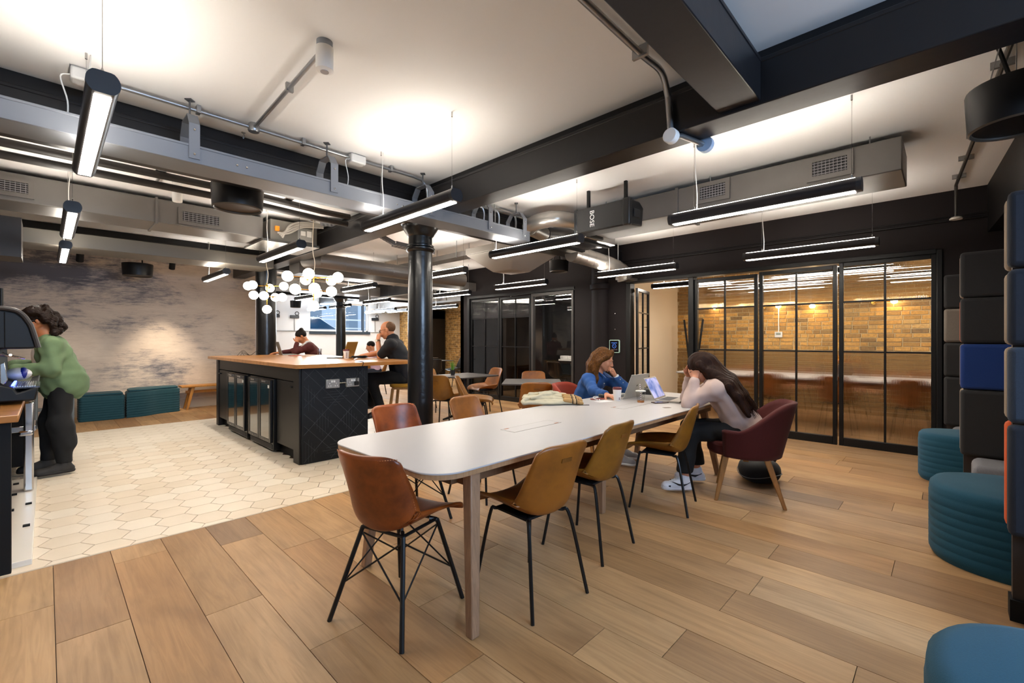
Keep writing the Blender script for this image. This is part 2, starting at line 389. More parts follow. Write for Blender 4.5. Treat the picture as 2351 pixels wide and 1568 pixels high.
# hexagon tiles, side .128, points along X
HS = .128; cs = []
def hexpoly(cx, cy, s): return [(cx+s*math.cos(math.radians(60*i)), cy+s*math.sin(math.radians(60*i))) for i in range(6)]
def clip_rect(poly, x0, x1, y0, y1):
    for ax, lim, sg in ((0, x0, 1), (0, x1, -1), (1, y0, 1), (1, y1, -1)):
        out = []
        for i in range(len(poly)):
            p, q = poly[i], poly[(i+1) % len(poly)]; dp = (p[ax]-lim)*sg; dq = (q[ax]-lim)*sg
            if dp >= 0: out.append(p)
            if dp*dq < 0:
                t = dp/(dp-dq); out.append((p[0]+(q[0]-p[0])*t, p[1]+(q[1]-p[1])*t))
        poly = out
        if len(poly) < 3: return []
    return poly
hg = G().prism(hexpoly(0, 0, HS-.0032), -.011, .0005)
hme = bpy.data.meshes.new('tile'); hme.from_pydata(hg.v, [], hg.f); hme.update(); hme.materials.append(MAT_TILE)
for i in range(-2, 22):
    cx = .091+.1925*i
    for j in range(-3, 26):
        cy = 4.17+.222*j+(.111 if i % 2 else 0)
        poly = clip_rect(hexpoly(cx, cy, HS-.0032), -.6, TX1, TY0+.002, TY1)
        if poly and not (1.95 < cx < 2.65 and 5.0 < cy < 8.0): cs.append((math.hypot(cx, cy), cx, cy, poly))
cs.sort(); rest = G()
for n, (d, cx, cy, poly) in enumerate(cs):
    if n < 300:
        if len(poly) == 6 and TY0+.15 < cy < TY1-.15 and -.45 < cx < TX1-.15: o = obj('tile', hme, None, floor); o.location = (cx, cy, 0)
        else: obj('tile', G().prism(poly, -.011, .0005), MAT_TILE, floor)
    else: rest.prism(poly, -.011, .0005)
obj('far_tiles', rest, MAT_TILE, floor, kind='stuff')
obj('trim_1', G().box(-.6, TX1, TY0-.012, TY0+.006, -.012, .002), M('threshold_strip', '#bfae98', .4), kind='structure')

ceiling = obj('ceiling', G().box(-2.6, 10.3, -3.7, 16.3, CEIL, CEIL+.2), WHITE, kind='structure')
def st(name, g, mat, **k): return obj(name, g, mat, kind='structure', **k)
st('wall_left', G().box(-2.6, 3.12, MURY, MURY+.15, -.02, CEIL), MAT_MURAL)
st('baseboard_left', G().box(-2.6, 3.12, MURY-.02, MURY-.001, 0, .17), M('pale_skirting', '#b9ab9c', .6))
st('wall_passage', G().box(3.0, 3.12, MURY+.15, FARY, -.02, CEIL), FARW)
st('wall_far_left', G().box(-2.6, -2.45, -3.6, MURY, -.02, CEIL), M('left_wall_paint', '#b9b2aa', .8))
g = G().box(-2.6, -.2, -3.7, -3.55, -.02, CEIL).box(2.9, 10.2, -3.7, -3.55, -.02, CEIL).box(-.2, 2.9, -3.7, -3.55, -.02, 1.65).box(-.2, 2.9, -3.7, -3.55, 2.6, CEIL)
st('wall_front', g, DARKW)
fw_ = st('window_2', G().box(-.2, 2.9, -3.66, -3.6, 1.65, 1.71).box(-.2, 2.9, -3.66, -3.6, 2.54, 2.6).box(-.2, -.14, -3.66, -3.6, 1.71, 2.54).box(2.84, 2.9, -3.66, -3.6, 1.71, 2.54).box(1.3, 1.36, -3.66, -3.6, 1.71, 2.54), BLKMETAL)
st('wall_right', G().box(2.9, WX, -1.6, -1.5, -.02, CEIL).box(2.9, 3.0, -3.55, -1.6, -.02, CEIL), DARKW)
# glazed partition wall at X = WX : openings door Y 2.85-3.85, glazing .1-2.8, window 5.05-8.05
T = .06
g = G()
for a, b, z0, z1 in ((-1.6, .06, -.02, CEIL), (.06, 3.92, 2.3, CEIL), (3.92, 5.02, -.02, CEIL), (5.02, 8.08, 2.31, CEIL), (8.08, 8.36, -.02, CEIL)):
    g.box(WX, WX+.12, a, b, z0, z1)
st('wall_partition', g, DARKW)
st('trim_2', G().tube([(WX-.008, -.3, 2.62), (WX-.008, 4.2, 2.62)], .014, 6).tube([(WX-.006, -.3, 2.66), (WX-.006, 4.2, 2.66)], .008, 6), BLACKP)
st('wall_partition_end', G().box(WX, BX, 8.24, 8.36, -.02, CEIL), DARKW)
st('wall_room_divider', G().box(WX+.12, BX, 4.42, 4.5, -.02, CEIL), BEIGE)
st('wall_room_divider_dark', G().box(WX+.12, BX, 4.5, 4.6, -.02, CEIL), DARKW)
st('wall_room_end', G().box(WX+.12, BX, -1.6, -1.5, -.02, CEIL), BEIGE)
st('wall_kitchen_back', G().box(BX-.25, BX-.1, 7.1, 8.24, -.02, CEIL), M('near_black_wall', '#121113', .6))
bwall = st('wall_brick', G().box(BX, BX+.12, -1.6, FARY, -.02, CEIL), M('lime_mortar', '#c2ae86', .95, var=.1, vscale=20, objc=False))
# bricks of the meeting room wall, each a piece of its own in the band seen through clear glass
br = []; rnd = random.Random(3)
for r in range(0, 39):
    z0 = .01+r*.075; y = -1.5-(.1 if r % 2 else 0); head = 0
    while y < 4.42:
        L = .215 if rnd.random() > .28 else .105
        br.append((min(y+L, 4.42)-max(y, -1.5), max(y, -1.5), z0)); y += L+.011
br = [b for b in br if b[0] > .03]
ub = G().add([(1,0,0),(1,1,0),(1,1,1),(1,0,1),(0,.04,.06),(0,.96,.06),(0,.96,.94),(0,.04,.94)], [(4,7,6,5),(0,4,5,1),(1,5,6,2),(2,6,7,3),(3,7,4,0)])
bme = bpy.data.meshes.new('brick'); bme.from_pydata(ub.v, [], ub.f); bme.update(); bme.materials.append(MAT_BRICK)
br.sort(key=lambda b: (not (1.08 < b[2] < 1.86 and b[1] > .1), abs(b[2]-1.45)))
rest = G()
for i, (L, y, z) in enumerate(br):
    pr = .012+rnd.uniform(-.004, .005)
    if i < 300:
        o = obj('brick', bme, None, bwall); o.location = (BX-pr, y, z); o.scale = (pr, L, .064)
    else: rest.box(BX-pr, BX, y, y+L, z, z+.064)
obj('other_bricks', rest, MAT_BRICK, bwall, kind='stuff')
obj('kitchen_bricks', G().box(BX-.008, BX, 4.6, 7.1, 0, CEIL), MAT_BRICKFAR, bwall)
obj('hall_bricks', G().box(BX-.008, BX, 8.36, FARY, 0, CEIL), MAT_BRICKFAR, bwall)
# far white wall with street window
wx0, wx1, wz0, wz1 = 6.4, 8.62, 1.62, 2.66
g = G().box(3.0, wx0, FARY, FARY+.2, -.02, CEIL).box(wx1, BX+.1, FARY, FARY+.2, -.02, CEIL).box(wx0, wx1, FARY, FARY+.2, -.02, wz0).box(wx0, wx1, FARY, FARY+.2, wz1, CEIL)
st('wall_far', g, FARW)
win = st('window_1', G().box(wx0, wx1, FARY+.08, FARY+.16, wz0, wz0+.05).box(wx0, wx1, FARY+.08, FARY+.16, wz1-.05, wz1).box(wx0, wx0+.05, FARY+.08, FARY+.16, wz0, wz1).box(wx1-.05, wx1, FARY+.08, FARY+.16, wz0, wz1), WPLAST)
obj('sill', G().box(wx0-.02, wx1+.05, FARY-.05, FARY+.1, wz0-.1, wz0), M('sill_blue_black', '#22303c', .5), win)
obj('mullion', G().box(7.62, 7.7, FARY+.06, FARY+.16, wz0, wz1), M('mullion_blue', '#3c4a58', .5), win)
obj('mullion', G().box(8.4, 8.47, FARY+.06, FARY+.16, wz0, wz1), M('mullion_blue', '#3c4a58', .5), win)
for a, b in ((wx0+.05, 7.62), (7.7, 8.4), (8.47, wx1-.05)): obj('pane', G().box(a, b, FARY+.11, FARY+.118, wz0+.05, wz1-.05), MAT_PANE, win)
# ---------------------------------------------------------------- beams and columns
def beam_y(x0, x1, y0, y1, z0, lip=.1):
    return G().box(x0, x1, y0, y1, z0, CEIL-.1).box(x0+lip, x1-.02, y0, y1, CEIL-.1, CEIL).box(x0-.004, x0+.02, y0, y1, CEIL-.125, CEIL-.098)
def beam_x(y0, y1, x0, x1, z0, lip=.05):
    return G().box(x0, x1, y0, y1, z0, CEIL-.1).box(x0, x1, y0+lip, y1, CEIL-.1, CEIL).box(x0, x1, y0-.004, y0+.02, CEIL-.125, CEIL-.098)
def bm(name, g, label): return obj(name, g, BEAMM, kind='structure', bevel=.006)
bm('trim_3', beam_y(2.70, 2.92, -1.5, 4.02, 2.6), '')
bm('trim_4', beam_y(2.70, 2.92, 4.28, 12.0, 2.6), '')
bm('trim_5', beam_x(4.02, 4.28, -2.4, WX, 2.6), '')
bm('trim_6', beam_x(.73, .95, -2.4, 2.70, 2.62, .12), '')
bm('trim_7', beam_x(8.95, 9.2, -2.4, 2.7, 2.62), '')
bm('trim_8', beam_x(8.95, 9.2, 2.92, BX, 2.62), '')
bm('trim_9', beam_y(6.72, 6.88, 8.4, FARY, 2.55), '')
bm('trim_10', beam_x(12.9, 13.1, 3.1, BX, 2.55), '')
obj('trim_11', G().prism([(3.0, -.54), (6.88, -.3), (6.88, -1.5), (3.0, -1.5)], 2.45, CEIL), BLACKP, kind='structure')
obj('trim_12', G().box(-2.4, -.18, 7.1, 7.6, 2.2, 2.62), M('bulkhead_brown', '#2c2724', .5), kind='structure')
obj('trim_13', G().box(-2.4, 3.0, 10.1, MURY, 2.38, 2.6), M('bulkhead_brown', '#2c2724', .5), kind='structure') if False else None
COLM = M('cast_iron_gloss', '#0d0d0e', .3, bump=.25, bscale=22, coat=.15, spec=.4)
def column(x, y, r, label, cap=True, ztop=2.6):
    t = thing('column', label, 'column', (x, y, 0))
    obj('shaft', G().lathe([(r*1.14, 0), (r*1.14, .06), (r*1.06, .1), (r, .16), (r*.98, 1.2), (r*.93, 2.3)], seg=32), COLM, t, smooth=True)
    if cap:
        obj('collar', G().lathe([(r*.9, 2.26), (r*1.06, 2.275), (r*1.14, 2.29), (r*1.14, 2.305), (r*1.04, 2.32), (r*1.06, 2.335), (r*.95, 2.345)], seg=32), COLM, t, smooth=True)
        obj('neck', G().lathe([(r*.92, 2.30), (r*.92, 2.44)], seg=32), COLM, t, smooth=True)
        obj('capital', G().lathe([(r*.92, 2.43), (r*1.05, 2.445), (r*1.1, 2.46), (r*1.3, 2.50), (r*1.42, 2.53), (r*1.42, 2.55), (r*1.5, 2.56), (r*1.5, ztop-.002)], seg=32), COLM, t, smooth=True)
    else: obj('head', G().lathe([(r*.93, 2.3), (r*1.0, 2.4), (r*1.05, ztop+.018)], seg=32), COLM, t, smooth=True)
    return t
p = aty(965, 700, 4.15); column(2.83, 4.12, .137, 'glossy black cast iron column between the island and the white table')
p = atd(588, 700, 8.75); column(p.x, 9.08, .172, 'thick plain black column behind the far end of the island', cap=False)
p = atd(783, 700, 13.4); column(p.x, 12.98, .14, 'slim black column in front of the street window', ztop=2.55)
# half-round pilaster on the partition
pl = G(); r = .17
st('trim_14', G().lathe([(r, 0), (r, 2.2), (r*1.15, 2.22), (r*1.2, 2.3), (r, 2.31), (r, CEIL)], (WX+.03, 4.46, 0), 24), DARKW, smooth=True)

# ---------------------------------------------------------------- glazing in the partition
FRM = M('glazing_frame_black', '#0b0b0c', .38, spec=.35)
def reed(x, y0, y1, z0, z1, pitch=.013, amp=.0028):
    n = max(2, round((y1-y0)/pitch)); pts = []
    for i in range(n*6+1):
        y = y0+(y1-y0)*i/(n*6); pts.append((y, amp*abs(math.sin(math.pi*i/6))))
    v = []; f = []
    for y, d in pts: v += [(x-d, y, z0), (x-d, y, z1), (x+.005, y, z0), (x+.005, y, z1)]
    for i in range(len(pts)-1):
        a = 4*i; f += [(a, a+1, a+5, a+4), (a+2, a+6, a+7, a+3), (a+1, a+3, a+7, a+5), (a, a+4, a+6, a+2)]
    m = 4*(len(pts)-1); f += [(0, 2, 3, 1), (m, m+1, m+3, m+2)]
    return G().add(v, f)
def leaf(name, label, y0, y1, ztop, reedtop=True, reedbot=True, zmid=(1.17, 1.79), zbot=.1, group=None):
    """one steel framed glazed leaf with six panes, from y0 to y1"""
    t = thing(name, label, 'glazing', (WX+.05, (y0+y1)/2, 0), group=group); h = (y1-y0)/2
    obj('frame', G().box(-.03, .03, -h, -h+.045, 0, ztop).box(-.03, .03, h-.045, h, 0, ztop).box(-.03, .03, -h+.045, h-.045, ztop-.05, ztop).box(-.03, .03, -h+.045, h-.045, 0, zbot), FRM, t, bevel=.004)
    obj('glazing_bar', G().box(-.018, .018, -.011, .011, zbot, ztop-.05), FRM, t)
    for z in zmid: obj('glazing_bar', G().box(-.017, .017, -h+.045, h-.045, z-.01, z+.01), FRM, t)
    zs = [zbot, *zmid, ztop-.05]
    for k in range(3):
        for a, b in ((-h+.045, -.011), (.011, h-.045)):
            if (k == 0 and reedbot) or (k == 2 and reedtop): obj('pane', reed(0, a, b, zs[k]+.01*(k > 0), zs[k+1]-.01*(k < 2)), MAT_REED, t, label='vertically reeded glass pane', smooth=True, ang=45)
            else: obj('pane', G().box(-.003, .003, a, b, zs[k]+.01*(k > 0), zs[k+1]-.01*(k < 2)), MAT_PANE, t, label='clear glass pane')
    return t
leaf('glazed_panel', 'black framed reeded glass panel next to the meeting room doorway', 1.91, 2.79, 2.24)
leaf('glazed_panel', 'black framed reeded glass panel in the middle of the meeting room front', 1.0, 1.89, 2.26)
leaf('glazed_panel', 'black framed reeded glass panel beside the booth cushions', .09, .98, 2.28)
st('trim_15', G().box(WX-.02, WX+.14, .04, .09, 0, 2.32).box(WX-.02, WX+.14, .09, 3.94, 2.275, 2.33).box(WX-.02, WX+.14, 2.79, 2.87, 0, 2.275).box(WX-.02, WX+.14, 3.86, 3.94, 0, 2.275), FRM, bevel=.006)
# open door leaf, hinged at Y 3.84, swung into the room
dl = thing('door_1', 'open black framed glass door of the meeting room', 'door', (WX+.1, 3.8, 0), math.radians(13), kind='structure')
W_ = .78
obj('frame', G().box(0, .05, -.02, .02, .01, 2.2).box(W_-.05, W_, -.02, .02, .01, 2.2).box(.05, W_-.05, -.02, .02, 2.15, 2.2).box(.05, W_-.05, -.02, .02, .01, .11), FRM, dl)
for z in (1.17, 1.79): obj('glazing_bar', G().box(.05, W_-.05, -.015, .015, z-.01, z+.01), FRM, dl)
obj('glazing_bar', G().box(W_/2-.01, W_/2+.01, -.015, .015, .11, 2.15), FRM, dl)
obj('pull_handle', G().tube([(W_-.03, .02, 1.55), (W_-.03, .1, 1.55), (W_-.03, .1, .6), (W_-.03, .02, .6)], .009), BLKMETAL, dl)
for z in (.3, 1.2, 1.95): obj('hinge', G().lathe([(.012, z), (.012, z+.1)], (0, 0, 0), 10), BLKMETAL, dl)
for z0, z1 in ((.11, 1.16), (1.18, 1.78), (1.8, 2.15)):
    for a, b in ((.05, W_/2-.01), (W_/2+.01, W_-.05)): obj('pane', G().box(a, b, -.003, .003, z0, z1), MAT_PANE, dl)
# kitchen window
SMOKE = pane_mat('smoked_pane', (.4, .38, .37), 1.0)
for y0, y1, lab in ((7.06, 8.02, 'dark glazed panel at the far end of the small meeting room front'), (6.14, 7.04, 'dark glazed panel beside the open view of the white counter')):
    t = leaf('glazed_panel', lab, y0, y1, 2.24, reedtop=True, reedbot=False, zmid=(1.17, 1.8))
    for c in t.children:
        if c.name.startswith('pane') and c.data.materials[0] == MAT_PANE: c.data.materials[0] = SMOKE
t = thing('glazed_panel', 'wide single clear pane showing the white counter and orchid', 'glazing', (WX+.05, 5.6, 0))
obj('frame', G().box(-.04, .04, -.54, -.49, 0, 2.26).box(-.04, .04, .47, .52, 0, 2.26).box(-.04, .04, -.49, .47, 2.2, 2.26).box(-.04, .04, -.49, .47, 0, .08), M('frame_grey', '#4a4846', .4, metal=.4), t, bevel=.004)
obj('pane', G().box(-.003, .003, -.49, .47, .08, 2.2), MAT_PANE, t)
st('trim_16', G().box(WX-.02, WX+.14, 8.02, 8.1, 0, 2.32).box(WX-.02, WX+.14, 5.02, 8.02, 2.27, 2.32), FRM)
# ================================================================ PENDANT LIGHTS
HOUS = M('pendant_housing', '#2a282a', .36, metal=.5); CAPM = M('pendant_cap', '#1d1f24', .4)
PR = .052; PL = 1.3; PZ = 2.345
def circ(cut):
    pts = []
    for k in range(28):
        a = 2*math.pi*k/28; x, z = PR*math.sin(a), PR*math.cos(a)
        pts.append((x, max(-cut, min(cut, z))))
    return pts
_c = circ(.043)
hb = G().extr([(x, 0, z) for x, z in _c], (0, PL, 0))
def pendant(x, y, label, group=None, z=PZ, top=CEIL, inset=.2):
    t = thing('pendant_light', label, 'lamp', (x, y, z), group=group)
    if 'hm' not in MATS:
        MATS['hm'] = obj('housing', hb, HOUS, t, smooth=True)
        MATS['cm'] = [obj('end_cap', G().extr([(px*1.03, -.006, pz*1.03) for px, pz in _c], (0, .03, 0)), CAPM, t), obj('end_cap', G().extr([(px*1.03, PL-.024, pz*1.03) for px, pz in _c], (0, .03, 0)), CAPM, t)]
        MATS['dm'] = [obj('diffuser', G().box(-.027, .027, .03, PL-.03, -.047, -.0432), LEDM, t, label='glowing strip under the tube'), obj('diffuser', G().box(-.02, .02, .03, PL-.03, .0432, .046), LEDU, t, label='glowing strip along the top')]
    else:
        for o in (MATS['hm'], *MATS['cm'], *MATS['dm']):
            c = o.copy(); COL.objects.link(c); c.parent = t
    h = top-z
    for yy in (.05, PL-inset):
        obj('suspension_wire', G().tube([(0, yy, .045), (0, yy, h-.03)], .0013, 5).lathe([(.006, h-.035), (.006, h-.001)], (0, yy, 0), 8).lathe([(.006, .045), (.006, .07), (.002, .08)], (0, yy, 0), 8), STEEL, t)
    obj('power_cable', G().tube(spline([(.006, PL-inset-.02, .045), (.012, PL-inset-.02, h*.3), (.004, PL-inset-.01, h*.6), (.02, PL-inset, h-.004)], 5), .0035, 6), WPLAST, t)
    return t
FARL = 'slim tubular pendant light in the far half of the hall'; FG = 'far pendant lights'
for x, y, lab in ((.16, 2.42, 'tubular pendant light over the join of planks and hexagon tiles'), (.145, 4.85, 'tubular pendant light above the coffee counter, before the flat grey duct'),
    (.15, 6.83, 'tubular pendant light close to the bulkhead over the blue bench seats'), (2.02, 2.50, 'tubular pendant light over the near end of the white table'),
    (1.9, 4.97, 'tubular pendant light above the island, beside the globe chandelier'), (1.88, 7.75, 'tubular pendant light above the far end of the island'),
    (3.73, .41, 'tubular pendant light running in front of the grey rectangular duct'), (3.75, 2.66, 'tubular pendant light below the curved round duct'),
    (6.03, .52, 'tubular pendant light parallel to the reeded glass panels'), (6.08, 2.7, 'tubular pendant light before the meeting room doorway'),
    (6.13, 5.08, 'tubular pendant light before the dark glazed panels')):
    pendant(x, y, lab, inset=.04 if y == 2.66 else .27 if y == 2.50 else .2)
for x, y, lab in ((4.25, 5.05, 'slim tubular pendant light just behind the black column'), (4.25, 7.65, 'slim tubular pendant light right of the globe chandelier, under the round duct'), (4.35, 10.4, 'slim tubular pendant light above the island far end, before the drum loudspeaker'),
    (6.35, 7.4, 'slim tubular pendant light by the end of the dark glazed panels'), (6.1, 10.25, FARL), (6.2, 12.6, 'slim tubular pendant light next to the slim black column'), (8.05, 13.15, FARL), (8.6, 10.6, FARL), (8.62, 13.3, FARL), (6.2, 14.3, FARL), (8.35, 14.4, FARL), (8.6, 8.7, FARL)): pendant(x, y, lab, FG if lab == FARL else None)
for x, y in ((7.75, .5), (7.75, 2.6), (9.0, -.6), (9.0, 1.55)): pendant(x, y, 'tubular pendant light inside the brick walled meeting room', 'meeting room pendants', z=2.3)
for x, y in ((8.3, 5.3), (8.1, 6.8)): pendant(x, y, 'tubular pendant light inside the dark small meeting room', 'small meeting room pendants', z=2.3)

# ================================================================ CEILING SERVICES
# cable channel hung below the ceiling along X, bracket hangers
t = thing('cable_channel', 'long grey steel cable channel hung under the white ceiling', 'cable tray', (0, 3.57, 0))
obj('channel', G().box(-2.3, 4.0, 0, .012, 2.485, 2.6).box(-2.3, 4.0, .012, .26, 2.485, 2.497).box(-2.3, 4.0, .248, .26, 2.497, 2.6).box(-2.3, 4.0, -.006, .006, 2.588, 2.604), TRAYM, t, bevel=.003)
for x in (-.6, .68, 1.62, 2.57, 3.35, 3.9):
    h = obj('hanger', G().box(x-.03, x+.03, -.014, -.006, 2.51, 2.74).box(x-.03, x+.03, .266, .274, 2.51, 2.74).extr([(x-.03, -.014, 2.74), (x-.03, .05, 2.82), (x-.03, .05, 2.812), (x-.03, -.006, 2.735)], (.06, 0, 0)).extr([(x-.03, .274, 2.74), (x-.03, .21, 2.82), (x-.03, .21, 2.812), (x-.03, .266, 2.735)], (.06, 0, 0)).box(x-.03, x+.03, .05, .21, 2.812, 2.82), TRAYM, t)
    obj('rod', G().tube([(x, .13, 2.815), (x, .13, CEIL)], .006, 8).lathe([(.03, CEIL-.008), (.03, CEIL-.001)], (x, .13, 0), 4), M('rod_grey', '#5c5d60', .4, metal=.5), h)
    for z in (2.54, 2.7): obj('bolt', G().sphere((x, -.015, z), .009, 8, 5), STEEL, h)
for x in (.93, .99, 2.2, 2.26): obj('bolt', G().sphere((x, -.001, 2.54), .009, 8, 5), STEEL, t)
# conduit along X next to it, tee with branch to the white sensor
t = thing('conduit', 'galvanised conduit clipped to the white ceiling with a branch to a white sensor', 'conduit', (0, 0, 0))
cz = CEIL-.035
obj('pipe', G().tube([(.24, 3.76, cz), (2.5, 3.76, cz), (2.6, 3.76, cz-.01), (2.66, 3.765, cz-.06), (2.675, 3.77, cz-.14), (2.675, 3.77, 2.62)], .0135, 10), GALV, t, smooth=True)
obj('branch', G().tube([(1.09, 3.74, cz), (1.06, 2.5, cz)], .0135, 10), GALV, t, smooth=True)
obj('tee_box', G().lathe([(.035, cz-.03), (.04, cz-.02), (.04, cz+.02), (.03, CEIL-.001)], (1.09, 3.76, 0), 16), GALV, t, smooth=True)
for x in (.74, 1.45, 2.25): obj('clip', G().box(x-.012, x+.012, 3.735, 3.785, cz-.018, CEIL-.001), GALV, t)
obj('clip', G().box(1.055, 1.1, 3.0, 3.02, cz-.018, CEIL-.001), GALV, t)
for x, lab in ((.19, 'connector_box'), (1.93, 'connector_box')):
    b = obj(lab, G().box(x-.09, x+.05, 3.71, 3.81, cz-.045, cz+.03), WPLAST, t, bevel=.012)
    obj('lead', G().tube(spline([(x-.09, 3.74, cz-.02), (x-.13, 3.74, cz-.05), (x-.1, 3.75, cz-.18), (x-.1, 3.78, 2.62)], 5), .004, 6), WPLAST, b)
s = thing('motion_sensor', 'white cylindrical sensor with grey base on the ceiling', 'sensor', (1.06, 2.45, CEIL))
obj('base', G().lathe([(.042, -.035), (.042, -.001)], seg=24), M('sensor_grey', '#8a9098', .5), s, smooth=True)
obj('body', G().lathe([(.03, -.165), (.046, -.158), (.046, -.035)], seg=24), WPLAST, s, smooth=True)
obj('lens', G().lathe([(.022, -.168), (.022, -.16)], seg=20), M('sensor_lens', '#9a9a9c', .2), s)
# blue-lit conduit over the near beam, ending in a round box
t = thing('conduit', 'thick conduit bent down over the big black beam to a round white box', 'conduit')
a = atz(1340, 0, CEIL-.04); b = atz(1470, 122, CEIL-.04)
c = atx(1535, 205, 2.66); e = atx(1540, 312, 2.66)
obj('pipe', G().tube(spline([a-(b-a), a, b, Vector((2.5, b.y-.02, CEIL-.06)), (2.64, c.y, 2.83), (2.66, c.y, 2.76), (2.66, e.y, e.z)], 6), .019, 10), GALV, t, smooth=True)
R = Matrix.Rotation(math.radians(90), 3, 'Y')
obj('round_box', G().lathe([(.04, -.02), (.045, -.015), (.045, .025), (.036, .03)], e, 20, R), WPLAST, t, smooth=True)
obj('stub', G().tube([e, (2.74, e.y-.03, 2.585), (2.95, e.y-.08, 2.585)], .016, 10), GALV, t, smooth=True)
obj('round_box', G().lathe([(.05, -.02), (.05, .02)], (2.97, e.y-.09, 2.585), 20, R), M('box_blue', '#8fa9c8', .4), t, smooth=True)
obj('clip', G().box(b.x-.01, b.x+.01, b.y-.045, b.y+.045, CEIL-.065, CEIL-.001), GALV, t)
s = thing('motion_sensor', 'small white sensor under the beam beside the round conduit box', 'sensor', (3.0, e.y+.03, CEIL))
obj('body', G().lathe([(.028, -.3), (.038, -.295), (.038, -.2), (.012, -.2), (.012, -.001)], seg=20), WPLAST, s, smooth=True)
# trunking pair to the right of the beam along Y
t = thing('conduit', 'pair of thin conduits running along the ceiling beside the beam', 'conduit')
for dx in (0, .05): obj('pipe', G().tube([(3.12+dx, 1.5, CEIL-.03), (3.12+dx, 3.9, CEIL-.03)], .012, 8), GALV, t, smooth=True)
for y in (1.9, 2.5, 3.1, 3.6): obj('clip', G().box(3.09, 3.2, y-.01, y+.01, CEIL-.045, CEIL-.001), GALV, t)
b = obj('connector_box', G().box(3.2, 3.38, 3.85, 3.98, CEIL-.09, CEIL-.01), WPLAST, t, bevel=.012)
for i, x in enumerate((3.6, 3.85, 4.15)):
    obj('pipe', G().tube(spline([(3.38, 3.97, CEIL-.06), (x-.12, 3.97-.01*i, CEIL-.05), (x, 3.95, CEIL-.1), (x, 3.96, 2.6)], 6), .013, 8), GALV, t, smooth=True)
obj('pipe', G().tube([(3.38, 3.97, CEIL-.05), (4.9, 3.97, CEIL-.05)], .016, 8), GALV, t, smooth=True)
# conduit near the booths, ending in a white disc
t = thing('conduit', 'dark conduit dropping from the ceiling to a white disc by the charcoal wall', 'conduit')
a = atz(2325, 90, CEIL-.03); b = atz(2195, 425, CEIL-.03); e = Vector((b.x+.03, b.y, CAMH+(780-500)/FPX*(b.x*FW[0]+b.y*FW[1])))
obj('pipe', G().tube([a, b, b+Vector((.03, 0, -.06)), e], .014, 8), M('conduit_dark', '#4b4844', .4, metal=.5), t, smooth=True)
for k in range(5):
    q = a.lerp(b, .1+.2*k); obj('clip', G().box(q.x-.012, q.x+.012, q.y-.05, q.y+.05, CEIL-.04, CEIL-.001), GALV, t)
obj('disc', G().lathe([(.05, -.012), (.052, 0), (.04, .012), (.016, .02)], e, 20), WPLAST, t, smooth=True)

# ducts
VENTM = M('vent_dark', '#1b1b1d', .6)
def vent(parent, o, ux, uz, wd, ht):
    """grille facing -uy at o; ux along, uz up"""
    o, ux, uz = Vector(o), Vector(ux), Vector(uz); n = ux.cross(uz)
    R = Matrix((ux, n, uz)).transposed()
    v = obj('vent', G().obox(o+uz*(ht/2+.02)+n*.006, wd+.08, .02, .04, R).obox(o-uz*(ht/2+.02)+n*.006, wd+.08, .02, .04, R).obox(o+ux*(wd/2+.02)+n*.006, .04, .02, ht, R).obox(o-ux*(wd/2+.02)+n*.006, .04, .02, ht, R), DUCTM, parent)
    obj('vent_back', G().obox(o, wd, .006, ht, R), VENTM, v)
    g = G()
    for k in range(5): g.obox(o+uz*(ht*((k+.5)/5-.5))+n*.006, wd, .012, .005, R)
    for k in range(9): g.obox(o+ux*(wd*((k+.5)/9-.5))+n*.008, .0035, .008, ht, R)
    obj('louvre', g, M('louvre_grey', '#8e8c90', .5), v)
def duct_fins(g, *a): return g
t = thing('air_duct', 'wide flat grey duct with two vents crossing above the coffee counter', 'duct')
obj('casing', G().box(-2.4, 1.95, 6.35, 6.86, 2.63, 2.9), DUCTM, t, bevel=.008)
for x in (-.62, .86): obj('flange', G().box(x-.012, x+.012, 6.335, 6.875, 2.615, 2.91), DUCTM, t)
p = aty(461, 503, 6.35); vent(t, (p.x, 6.343, p.z), (1, 0, 0), (0, 0, 1), .36, .11)
p = aty(22, 428, 6.35); vent(t, (p.x-.03, 6.343, p.z), (1, 0, 0), (0, 0, 1), .30, .1)
t = thing('air_duct', 'grey rectangular duct with two vents between the black beam and charcoal wall', 'duct')
obj('casing', G().box(4.54, 5.09, .25, 3.15, 2.62, 2.88), DUCTM, t, bevel=.008)
obj('flange', G().box(4.525, 5.105, 2.0, 2.03, 2.605, 2.89), DUCTM, t)
for y in (.45, 1.7, 2.9): obj('hanger_rod', G().tube([(4.6, y, 2.88), (4.6, y, CEIL)], .005, 6), GALV, t)
p = atx(1905, 383, 4.54); vent(t, (4.533, p.y, p.z), (0, -1, 0), (0, 0, 1), .24, .12)
p = atx(1637, 440, 4.54); vent(t, (4.533, p.y, p.z), (0, -1, 0), (0, 0, 1), .24, .12)
# ceiling fan coil unit with shiny underside at the end of this duct
t = thing('fan_coil_unit', 'boxy steel fan coil unit with bright underside at the duct end', 'duct')
obj('casing', G().box(4.62, 5.3, 3.2, 3.95, 2.58, 2.86), M('coil_steel', '#b9bbbd', .18, metal=1, bump=.15, bscale=5), t, bevel=.006)
obj('rail', G().box(4.6, 5.32, 3.3, 3.36, 2.565, 2.6).box(4.6, 5.32, 3.7, 3.76, 2.565, 2.6), BLKMATT, t)
# shallow black beam-like duct in front of the far beam
t = thing('cable_trunking', 'broad grey-brown trunking running under the far black beam', 'cable tray')
obj('casing', G().box(-2.4, 2.62, 8.0, 8.6, 2.5, 2.68), M('trunking_grey', '#5d5850', .45, metal=.2), t, bevel=.006)
